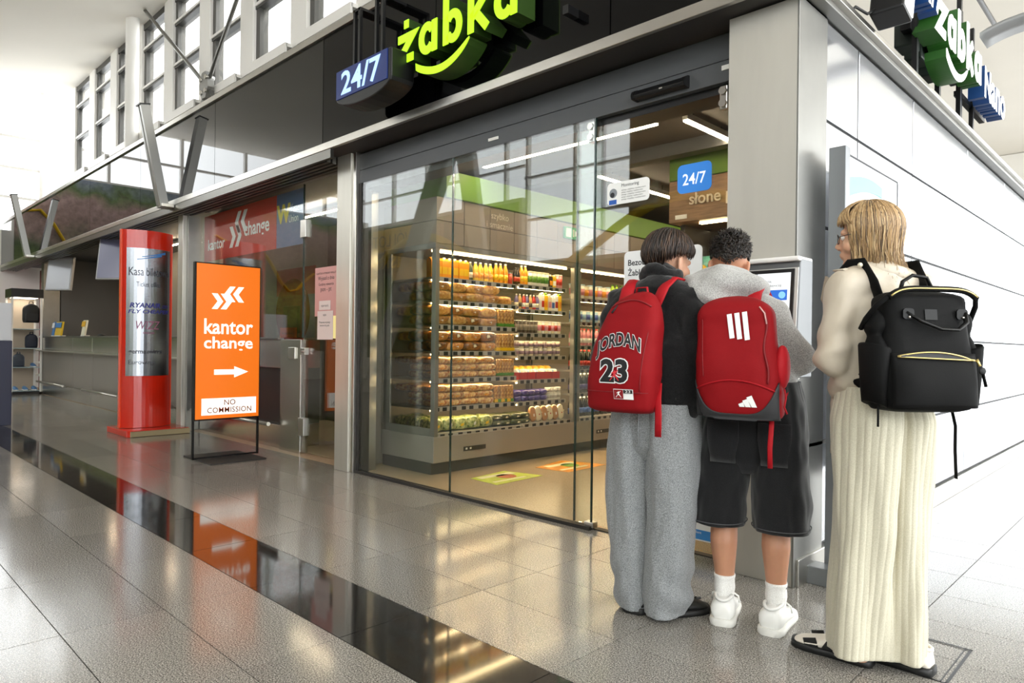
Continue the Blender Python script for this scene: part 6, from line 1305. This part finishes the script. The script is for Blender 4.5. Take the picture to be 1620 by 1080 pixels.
# long blonde hair
M_BLO = hair_mat('hair_blonde', '#6f5434', '#cfae7c', 110); rr = random.Random(11); t = MB()
def te3(ph): d = abs((ph+math.pi) % (2*math.pi)-math.pi); return R(58) if d < .55 else (R(58)+(d-.55)/.75*R(48) if d < 1.3 else R(112))
capsurf(t, H3, lambda th, ph: .112-.010*sst(.8, 1, th/te3(ph)), te3, jit=.003, seed=6)
H3i = H3.inverted()
for k in range(2300):
    d = rr.uniform(.85, math.pi)*rr.choice((-1, 1)); t0 = rr.uniform(.04, .9)*R(70); ro = rr.uniform(.108, .117); pts = []
    for q in range(6): u = q/5; th = t0+(R(96)-t0)*u; pts.append(H3 @ hp(d+rr.uniform(-.012, .012), th, ro))
    e = pts[-1]; front = abs(d) < 1.25; L_ = rr.uniform(.13, .25)*(1.0 if not front else 1.12)+(.03 if abs(d) > 2.2 else 0); c = H3 @ Vector((0, -.02, -.09)); out = Vector((e.x-c.x, e.y-c.y, 0)).normalized(); ck = rr.uniform(-.012, .012); fl = rr.uniform(-.012, .012)
    for q in range(1, 8):
        u = q/7; off = -.018*u-.012*math.sin(u*math.pi*.8)+fl*u*u*1.3+(.035*u*u if abs(d) > 1.7 else 0); pts.append(Vector((e.x+out.x*off+ck*u*u+.004*math.sin(9*u+k), e.y+out.y*off+ck*u, e.z-L_*u)))
    strand(t, pts, rr.uniform(.0013, .0030), mi=rr.choice((0, 1, 1, 2, 2, 3)))
for k in range(320):  # fringe swept to the side
    d = rr.uniform(-.75, .75); t0 = rr.uniform(R(8), R(40)); t1 = R(72)+R(14)*abs(d)+rr.uniform(-.05, .08); pts = []
    for q in range(7): u = q/6; pts.append(H3 @ hp(d*(1+.45*u*u), t0+(t1-t0)*u, .118+.006*math.sin(u*3)+rr.uniform(0, .003)))
    strand(t, pts, rr.uniform(.0015, .003), mi=rr.choice((1, 2, 2, 3)))
obj('hair', t, [mat('hair_blonde_root', '#5e4a33', .45), mat('hair_blonde_mid', '#8a6d49', .42), mat('hair_blonde_light', '#b08f63', .4), mat('hair_blonde_pale', '#cdb084', .4)], W1)
# ------------------------------------------------------------------ backpacks
def bagshape(w, d, h, arch, zt=.0, n=56, nr=44, ex=.62, bottom=.25, dep=None, seed=0, wr=.004, taper=0, shear=0):
    """soft bag: back against y=0, front bulging to -y; returns mesh builder and the front surface function"""
    def hw(z): u = z/h; a = w/2*(.93+.07*math.sin(math.pi*min(1, u*1.6)))*(1-taper*u); return a*(1 if u < 1-arch else math.sqrt(max(.0, 1-((u-(1-arch))/arch)**2.4))) if u < 1 else 0
    def dd(z): u = z/h; base = dep(u) if dep else .75+.25*math.sin(math.pi*min(1, u*1.15+.12)); return d*base*(1 if u < 1-arch*.8 else math.sqrt(max(.02, 1-((u-(1-arch*.8))/(arch*.8))**2.2)))
    def edge(z): u = z/h; return 1 if u > .06 else (.80+.20*math.sqrt(1-(1-u/.06)**2))
    rg = []
    for i in range(nr+1):
        u = i/nr; z = h*(1-(1-u)**1.6)*.999 if True else h*u
        z = h*u if u < .7 else h*(.7+.3*math.sin((u-.7)/.3*math.pi/2)*.999)
        W2, D2 = max(.004, hw(z))*edge(z), max(.01, dd(z))*edge(z); ring = []
        for j in range(n):
            a = 2*math.pi*j/n; c, s_ = math.cos(a), math.sin(a)
            x = math.copysign(abs(c)**ex, c)*W2; y = -D2/2+math.copysign(abs(s_)**ex, s_)*D2/2
            x += shear*(z-h*.35); p_ = Vector((x, y, z)); k = wr*noise.noise(Vector((x*14+seed, y*14, z*10)))+wr*.5*noise.noise(Vector((x*35, y*35+seed, z*28)))
            ring.append(p_+Vector((c, s_, 0))*k)
        rg.append(ring)
    mb = MB(); mb.loft(rg)
    def front(x, z):
        W2, D2 = max(.004, hw(z))*edge(z), max(.01, dd(z))*edge(z); q = min(.999, abs(x-shear*(z-h*.35))/W2); s_ = (1-q**(2/ex))**(ex/2); return -D2/2-s_*D2/2
    return mb, front, hw, dd
def onbag(s_, front, z0, m, parent, name='lettering', arc_=0, off=.003, **k):
    x0 = k.pop('x', 0); sl = k.pop('slope', 0); zf = lambda a, b_: z0+b_+arc_*(1-(a/.1)**2)+sl*a
    return link(name, raw_mesh(txt_mb(s_, (0, 0, 0), XA, ZA, warp=lambda a, b_: (x0+a+sl*-b_, front(x0+a, zf(a, b_))-off, zf(a, b_)), **k), name, m), parent)
def shapeon(poly, front, m, parent, name, off=.003, sub=1):
    v = [(x, front(x, z)-off, z) for x, z in poly]; me = bpy.data.meshes.new(name); me.from_pydata(v, [], [tuple(range(len(v)))]); me.materials.append(m); me.update(); return link(name, me, parent)
def wpos(P, off):  # point in a person's frame -> world
    return wmat(P) @ Vector(off)
M_BRED = mat('bag_red', '#86040d', .75, spec=.25, bump=.08, bscale=220, var=.05, vscale=6); M_BRED2 = mat('bag_red_trim', '#a40b18', .65, spec=.3); M_BK = mat('bag_black_print', '#16171a', .6)
# -- red backpack with jersey lettering
o1 = wpos(B1, (-.012, -.150, .868)); K1 = thing('backpack', 'red backpack with black and white jersey lettering and number 23', 'backpack', o1, R(3+2))
mb, fr1, hw1, dd1 = bagshape(.315, .165, .49, .38, seed=2, wr=.005, taper=.16, shear=.12); obj('bag_body', mb, M_BRED, K1)
t = MB(); t.tube([(x, fr1(x, .085)-.001, .085) for x in [-.165+.294*k/30 for k in range(31)]], .0022, 5); obj('bottom_seam', t, mat('bag_red_dark', '#7c0a12', .6), K1)
t = MB(); t.tube([(.11+.1*(z-.17), fr1(.11+.1*(z-.17), z)-.001, z) for z in [.09+.30*k/20 for k in range(21)]], .0022, 5); obj('side_seam', t, mat('bag_red_dark', '#7c0a12', .6), K1)
t = MB(); t.tube([(x+.03, fr1(x+.03, .40+.05*(1-(x/.12)**2))-.002, .40+.05*(1-(x/.12)**2)) for x in [-.09+.18*k/24 for k in range(25)]], .0035, 5); z_ = obj('zip', t, mat('bag_red_dark', '#7c0a12', .6), K1)
t = MB(); t.tube([(-.03, fr1(-.03, .44)-.006, .43), (-.045, fr1(-.045, .41)-.012, .40)], .004, 5); obj('zip_puller', t, M_BK, z_)
onbag('JORDAN', fr1, .235, M_TXTW, K1, 'lettering_outline', .034, .0032, width=.196, height=.066, bold=.06, slope=.08, x=.006); onbag('JORDAN', fr1, .235, M_BK, K1, 'lettering', .034, .0045, width=.196, height=.066, bold=.03, slope=.08, x=.006)
onbag('23', fr1, .128, M_TXTW, K1, 'number_outline', 0, .0032, width=.114, height=.084, bold=.075, x=-.004); onbag('23', fr1, .128, M_BK, K1, 'number', 0, .0045, width=.114, height=.084, bold=.04, x=-.004)
def jumper(cx, cz, s_): return [(cx+a*s_, cz+c*s_) for a, c in ((-.5, -.5), (-.42, -.5), (-.08, -.12), (.1, -.14), (.42, -.5), (.5, -.46), (.2, -.02), (.12, .12), (.28, .3), (.42, .42), (.36, .48), (.12, .34), (.08, .44), (-.02, .44), (-.04, .32), (-.3, .2), (-.28, .13), (-.06, .16), (-.1, .0))]
shapeon(jumper(.0, .152, .044), fr1, mat('jumper_red', '#d8303a', .5), K1, 'jumper_mark', .0055)
PT = mat('patch_red', '#8c0c16', .6); shapeon([(-.005, .058), (.08, .058), (.08, .098), (-.005, .098)], fr1, M_TXTW, K1, 'patch_border', .006); shapeon([(-.003, .06), (.038, .06), (.038, .096), (-.003, .096)], fr1, PT, K1, 'patch_field', .007); shapeon([(.040, .082), (.078, .082), (.078, .096), (.040, .096)], fr1, M_BK, K1, 'patch_number_field', .007)
onbag('23', fr1, .0845, M_TXTW, K1, 'patch_number', 0, .008, width=.022, height=.010, x=.059); shapeon(jumper(.0175, .078, .026), fr1, M_TXTW, K1, 'patch_mark', .008)
def strap(name, P, pts, w, m, parent, th=.3):
    t = MB(); mi = wmat(parent).inverted() @ wmat(P); t.tube([mi @ Vector(p_) for p_ in pts], w, 8, flat=th); return obj(name, t, m, parent)
strap('shoulder_strap', B1, [(.075, -.145, 1.30), (.085, -.10, 1.375), (.092, -.04, 1.415), (.10, .03, 1.41), (.115, .10, 1.35), (.125, .145, 1.25), (.12, .10, 1.12), (.10, .0, 1.0), (.10, -.12, .97)], .030, M_BRED2, K1)
strap('shoulder_strap', B1, [(-.075, -.145, 1.30), (-.085, -.10, 1.375), (-.092, -.04, 1.415), (-.10, .03, 1.41), (-.115, .10, 1.35), (-.125, .145, 1.25), (-.12, .10, 1.12), (-.10, .0, 1.0), (-.10, -.12, .97)], .030, M_BRED2, K1)
t = MB(); t.tube([(.01, -.02, .475), (.015, -.02, .505), (.06, -.02, .505), (.065, -.02, .475)], .008, 6, flat=.4); obj('grab_loop', t, M_BRED2, K1)
t = MB(); t.tube([(.132, -.05, .12), (.142, -.075, .06), (.150, -.085, -.01), (.152, -.09, -.085)], .015, 8, flat=.15, up=(0, 1, 0)); obj('hanging_strap', t, M_BRED2, K1)
# -- red backpack with three stripes
o2 = wpos(B2, (-.012, -.152, .862)); K2 = thing('backpack', 'red and dark grey backpack with three white stripes on the hooded boy', 'backpack', o2, R(15-3))
mb, fr2, hw2, dd2 = bagshape(.315, .17, .475, .22, seed=9, wr=.004, ex=.56, shear=-.09); obj('bag_body', mb, M_BRED, K2)
mb2, fb, _, _ = bagshape(.318, .174, .475, .22, seed=9, wr=.003, ex=.56, shear=-.09)
# dark base: the lowest band with raised ends
M_BGR = mat('bag_dark_grey', '#2c2c2e', .6, bump=.05, bscale=200); rg = []
for i in range(9):
    ring = []
    for j in range(61):
        x = -.161+.322*j/60; zt_ = .022+.115*abs(x/.158)**4; z = max(.004, zt_*i/8); ring.append(Vector((x*.985, fb(x*.97, max(.012, z))-.003, z)))
    rg.append(ring)
t = MB(); t.loft(rg, False, closed=False); o = obj('dark_base', t, M_BGR, K2); o.modifiers.new('s', 'SOLIDIFY').thickness = .005
arcz = lambda x: .105+.045*(1-(x/.158)**2)
t = MB(); t.tube([(x, fr2(x, arcz(x))-.003, arcz(x)) for x in [-.152+.304*k/40 for k in range(41)]], .005, 6, flat=.7); obj('pocket_piping', t, M_BRED2, K2)
t = MB(); t.tube([(-.115-.09*(z-.17), fr2(-.115-.09*(z-.17), z)-.001, z) for z in [.16+.22*k/20 for k in range(21)]], .002, 5); obj('side_seam', t, mat('bag_red_dark', '#7c0a12', .6), K2)
t = MB(); t.tube([(.122-.024*k/24+.006*math.sin(k*.4), fr2(.122-.024*k/24, .14+.27*k/24)-.003, .14+.27*k/24) for k in range(25)], .004, 5); zz = obj('side_zip', t, mat('bag_red_dark', '#7c0a12', .6), K2)
t = MB(); t.tube([(.08, fr2(.08, .42)-.006, .425), (.10, fr2(.10, .40)-.010, .40), (.108, fr2(.108, .37)-.012, .36)], .0028, 5); obj('zip_cord', t, mat('zip_cord_pink', '#d8a8a4', .6), zz)
for k in range(3):
    x = -.028+.028*k; shapeon([(x+.008, .305-.003*k), (x+.026, .305+.003-.003*k), (x+.009, .40+.004*k), (x-.009, .397+.004*k)], fr2, M_TXTW, K2, 'stripe', .0035)
for k in range(3):
    x = .022+.022*k; hh = .014+.013*k; shapeon([(x, .052), (x+.019, .052), (x+.019-.55*hh*.9+.002, .052+hh+.004), (x-.55*hh+.004, .052+hh-.004)], fr2, M_TXTW, K2, 'logo_bar', .0035)
t = MB(); eball(t, (.155, -.075, .20), (.028, .055, .085)); me = bake(t, .008, 3); fin('side_pocket', me, M_BRED2, K2)
t = MB(); t.tube([(.168, -.10, .12), (.176, -.11, .09), (.170, -.11, .055), (.180, -.108, .03)], .0035, 5); obj('zip_cord', t, M_BRED2, K2)
strap('shoulder_strap', B2, [(.01, -.145, 1.29), (.012, -.10, 1.35), (.015, -.04, 1.382), (.02, .03, 1.372), (.045, .10, 1.30), (.075, .14, 1.2), (.13, .12, 1.07), (.14, .0, .98), (.12, -.13, .93)], .030, M_BRED2, K2)
strap('shoulder_strap', B2, [(-.13, -.145, 1.28), (-.135, -.10, 1.35), (-.14, -.04, 1.39), (-.15, .03, 1.38), (-.17, .10, 1.30), (-.18, .14, 1.2), (-.18, .12, 1.07), (-.17, .0, .98), (-.14, -.13, .93)], .030, M_BRED2, K2)
t = MB(); t.tube([(.118, -.07, .05), (.124, -.10, -.02), (.120, -.105, -.10), (.122, -.105, -.175)], .0095, 8, flat=.2, up=(0, 1, 0)); obj('hanging_strap', t, M_BRED2, K2)
# -- black frame-top backpack of the woman
M_NY = mat('bag_black_nylon', '#060606', .75, spec=.2, bump=.06, bscale=260); M_GOLD = mat('zip_gold', '#d6bf7c', .3, .8); M_PL = mat('bag_black_leather', '#080808', .45, spec=.3)
o3 = wpos(W1, (.0, -.118, .932)); K3 = thing('backpack', 'black frame-top backpack with gold zips on the blonde woman', 'backpack', o3, R(55-5))
mb, fr3, hw3, dd3 = bagshape(.315, .165, .40, .10, seed=14, wr=.004, ex=.5, dep=lambda u: 1-.28*u); obj('bag_body', mb, M_NY, K3)
for s_ in (-1, 1):
    t = MB(); eball(t, (s_*.155, -.07, .13), (.038, .062, .13)); eball(t, (s_*.148, -.06, .285), (.034, .045, .05))
    me = bake(t, .008, 4); disp(me, lambda p_, n: .004*nz(p_, 25, 25, 20)); fin('side_gusset', me, M_NY, K3)
for s_ in (-1, 1):
    t = MB(); rg = [];
    for z, w, d_ in ((.02, .030, .055), (.10, .040, .060), (.205, .046, .066), (.212, .043, .062), (.16, .036, .056)): rg.append([Vector((s_*.160+w*.9*math.cos(a), -.072+d_*math.sin(a), z+.012*math.cos(a)*s_)) for a in [2*math.pi*j/20 for j in range(20)]])
    t.loft(rg, True); obj('side_pocket', t, M_NY, K3)
zt = lambda x: .398-.028*abs(x/.15)**5
t = MB(); t.tube([(x, fr3(0, .36)-.006+.0*x, zt(x)) for x in [-.152+.304*k/24 for k in range(25)]], .010, 8); obj('frame_lip', t, M_NY, K3)
t = MB(); t.tube([(x, fr3(0, .36)-.015, zt(x)+.001) for x in [-.148+.296*k/24 for k in range(25)]], .0028, 6); obj('top_zip', t, M_GOLD, K3)
for s_ in (-1, 1): t = MB(); t.tube([(s_*.15, fr3(0, .36)-.004, .374), (s_*.172, -.10, .345), (s_*.185, -.06, .30), (s_*.182, -.03, .27)], .009, 6); obj('frame_arm', t, M_NY, K3)
# front pocket, with its open gold zip
t = MB(); rg = []
for i in range(13):
    u = i/12; z = .015+.175*u; rg.append([Vector((x*(1-.0*u), fr3(x*.9, max(.03, z))-.004-.024*math.sin(math.pi*min(1, .12+u*.86))*(1-abs(x/.146)**6), z)) for x in [-.146+.292*k/30 for k in range(31)]])
t.loft(rg, False, closed=False); o = obj('front_pocket', t, M_NY, K3); o.modifiers.new('s', 'SOLIDIFY').thickness = .004
zl = lambda x: .178-.010*(x+.13)/.26; zu = lambda x: zl(x)+.018*max(0, math.sin(math.pi*min(1, (x+.13)/.24)))**.8+.002
for f_, nm in ((zl, 'zip_lower'), (zu, 'zip_upper')): t = MB(); t.tube([(x, fr3(x*.9, .18)-.021+.008*abs(x/.13)**4, f_(x)) for x in [-.132+.264*k/26 for k in range(27)]], .0026, 5); obj(nm, t, M_GOLD, K3)
t = MB(); xs_ = [-.125+.24*k/24 for k in range(25)]; t.loft([[Vector((x, fr3(x*.9, .18)-.019, zl(x))), Vector((x, fr3(x*.9, .18)-.019, zu(x)))] for x in xs_], False, closed=False); obj('pocket_lining', t, mat('lining_grey', '#3a3a3c', .8), K3)
t = MB(); t.tube([(.13, fr3(.12, .17)-.022, .172), (.136, fr3(.12, .15)-.026, .150)], .005, 6); pz = obj('zip_slider', t, M_GOLD, K3)
t = MB(); t.ball((.141, fr3(.12, .14)-.030, .135), (.013, .004, .013), 12, 6); t.tube([(.142, fr3(.12, .13)-.030, .125), (.150, fr3(.12, .10)-.030, .085)], .007, 6, flat=.4); obj('leather_puller', t, M_PL, pz)
shapeon([(-.028, .298), (.014, .298), (.014, .332), (-.028, .332)], fr3, M_PL, K3, 'leather_patch', .004)
t = MB(); t.tube([(-.092, fr3(-.09, .32)-.006, .322), (-.05, fr3(-.05, .30)-.016, .292), (.01, fr3(.01, .27)-.022, .268), (.07, fr3(.07, .27)-.022, .266), (.105, fr3(.1, .29)-.018, .29), (.108, fr3(.1, .32)-.008, .322)], .0085, 8, flat=.6); obj('front_handle', t, M_PL, K3)
for x in (-.09, .095):
    t = MB(); t.prism(rrect(x-.016, x+.022, .300, .334, .01), (0, fr3(x, .31)-.010, 0), XA, ZA, (0, .005, 0)); hb = obj('handle_tab', t, M_PL, K3); t = MB(); t.ball((x+.004, fr3(x, .31)-.012, .306), .0045, 10, 6); obj('rivet', t, M_STEEL, hb)
t = MB(); t.tube([(-.045, -.03, .395), (-.035, -.03, .43), (.0, -.03, .452), (.05, -.03, .445), (.075, -.03, .40)], .008, 8, flat=.8); obj('top_handle', t, M_PL, K3)
strap('shoulder_strap', W1, [(-.085, -.10, 1.29), (-.10, -.085, 1.36), (-.108, -.04, 1.43), (-.112, .02, 1.43), (-.118, .08, 1.385), (-.125, .115, 1.28), (-.13, .09, 1.17), (-.135, .0, 1.06), (-.12, -.10, 1.0)], .026, M_NY, K3)
strap('shoulder_strap', W1, [(.085, -.10, 1.29), (.10, -.085, 1.36), (.108, -.04, 1.43), (.112, .02, 1.43), (.118, .08, 1.385), (.125, .115, 1.28), (.13, .09, 1.17), (.135, .0, 1.06), (.12, -.10, 1.0)], .026, M_NY, K3)
t = MB(); t.ball(wmat(K3).inverted() @ wmat(W1) @ Vector((-.128, -.05, 1.425)), .009, 10, 6); obj('strap_stud', t, mat('stud_pearl', '#e8dfc8', .25, .3), K3)
t = MB(); t.tube([(.12, -.06, .02), (.126, -.075, -.05), (.122, -.08, -.13), (.127, -.08, -.225)], .008, 8, flat=.25); obj('hanging_strap', t, M_NY, K3)
t = MB(); t.tube([(-.165, -.10, .05), (-.166, -.105, -.01), (-.166, -.105, -.05)], .004, 6); obj('hanging_cord', t, M_NY, K3)
